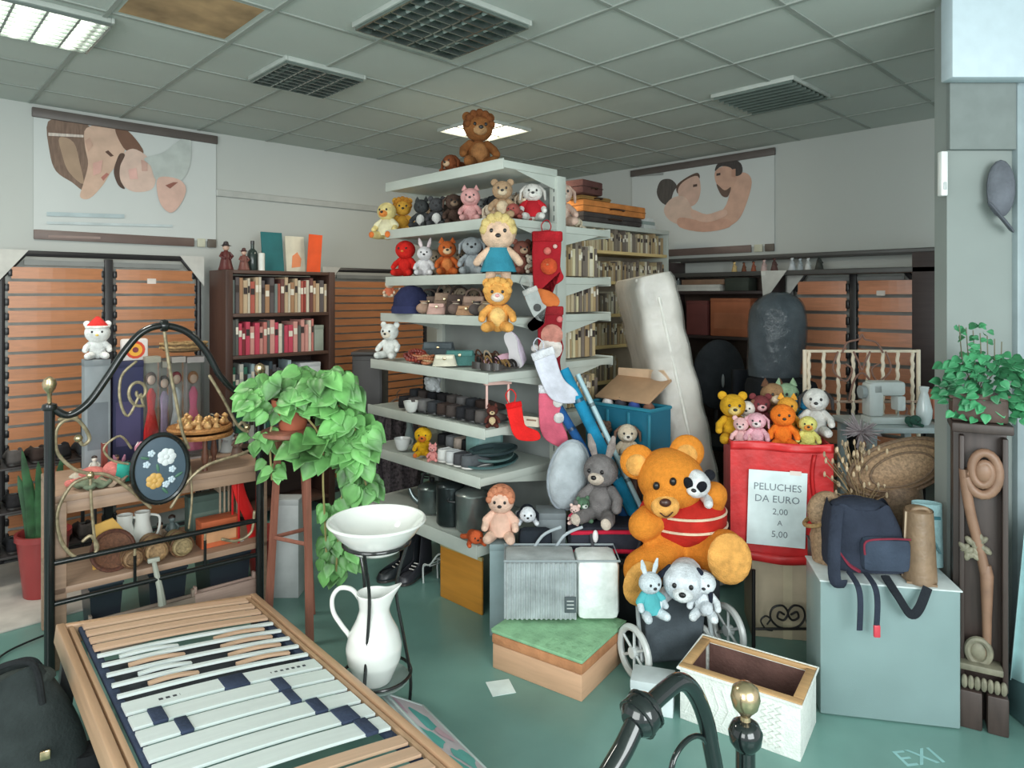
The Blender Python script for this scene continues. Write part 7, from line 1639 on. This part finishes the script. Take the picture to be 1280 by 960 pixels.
for k in range(260):
    a = rr.uniform(0, 6.28); r_ = math.sqrt(rr.random()); X_ = .13+.17*r_*math.cos(a); Z_ = .13+.13*r_*math.sin(a)
    if Z_ < .06 and 0 < X_ < .2 and rr.random() < .7: continue
    leaf(lv, (X_, rr.uniform(-.06, .08), Z_), (math.cos(a), -.5, -.5+rr.uniform(-.4, .6)), (0, -.8, .5), rr.uniform(.026, .044))
for k in range(26): leaf(lv, (.09+rr.uniform(-.06, .06), rr.uniform(-.03, .06), rr.uniform(.24, .36)), (rr.uniform(-1, 1), -.5, .2), (0, -.8, .4), rr.uniform(.02, .035))
lv.build('foliage', mat('ivy leaf', (62, 138, 92), .45, var=.32, scale=10), t, solid=.001)
sm_ = MB()
for k in range(7): sm_.tube([(.1, .07, .09), (.05+.02*k, .03, .22), (.04+.022*k, .03, .36-.01*k)], .002, 5)
sm_.build('stems', paint((96, 92, 70)), t)
# ================================================================== foreground iron footboard
fX, fY = .46, 1.34
ux_ = Vector((-.765, -.645)); fang = math.atan2((W(.765, .645)-W(0, 0)).y, (W(.765, .645)-W(0, 0)).x)
fo = W(fX, fY, 0)
t = thing('iron_footboard', 'black iron bed footboard with brass ball finials in the near foreground', 'footboard', fo, fang)
gloss = mat('gloss black tube', (22, 30, 30), .14, metal=.1, var=.04, coat=.6)
fn = Vector((-math.sin(fang), math.cos(fang), 0))
def fp(px, py):
    d = _ray(px, py); t_ = (fo.dot(fn))/d.dot(fn); p = d*t_; r = Vector((p.x-fo.x, p.y-fo.y, 0)); return (r.x*math.cos(fang)+r.y*math.sin(fang), 0, EYE+p.z)
ztopf = fp(932, 905)[2]; fw = .8
for x in (0, -fw):
    q = MB(); q.cyl((x, 0, 0), (x, 0, ztopf-.01), .019, seg=16); q.build('post', gloss, t)
    q = MB(); q.lathe([(.019, -.05), (.03, -.035), (.033, -.015), (.026, .0), (.014, .008)], 20, (x, 0, ztopf)); q.build('post_collar', gloss, t)
    q = MB(); q.lathe([(.011, .0), (.009, .012), (.013, .018), (.024, .03), (.0285, .047), (.025, .066), (.012, .077), (.003, .079)], 24, (x, 0, ztopf+.004)); q.build('finial', brass, t)
ctr = [fp(800, 894), fp(826, 868), fp(850, 852), fp(868, 866), fp(882, 900), fp(890, 940), fp(900, 985)]
q = MB(); q.tube(catmull([(-.02, 0, ctr[-1][2]-.12)]+ctr[::-1], 7), .0155, 14, rnd=True); q.build('arch_tube', gloss, t)
lft = [fp(798, 896), fp(780, 935), fp(757, 975), fp(730, 1030)]
q = MB(); q.tube(catmull([(v[0], v[1], v[2]) for v in lft]+[(-fw+.02, 0, lft[-1][2]-.06)], 7), .017, 14, rnd=True); q.build('side_tube', gloss, t)
k0, k1 = Vector(fp(792, 905)), Vector(fp(812, 880))
dk = (k1-k0).normalized(); mid = (k0+k1)/2
q = MB(); q.tube([mid-dk*.026, mid-dk*.018, mid-dk*.006, mid+dk*.006, mid+dk*.018, mid+dk*.026], [.022, .03, .034, .034, .03, .022], 22); kn = q.build('collar', gloss, t)
for f in (-.012, .012):
    q = MB(); q.tube([mid+dk*(f-.002), mid+dk*(f+.002)], .0355, 22); q.build('collar_ring', gloss, kn)
ring = [fp(836, 985), fp(842, 950), fp(856, 928), fp(872, 920), (fp(884, 930)), fp(888, 955)]
q = MB(); q.tube(catmull(ring, 7), .005, 9, rnd=True); q.build('inner_scroll', gloss, t)
q = MB(); q.cyl((-fw, 0, .3), (0, 0, .3), .012, seg=10); q.build('cross_rail', gloss, t)
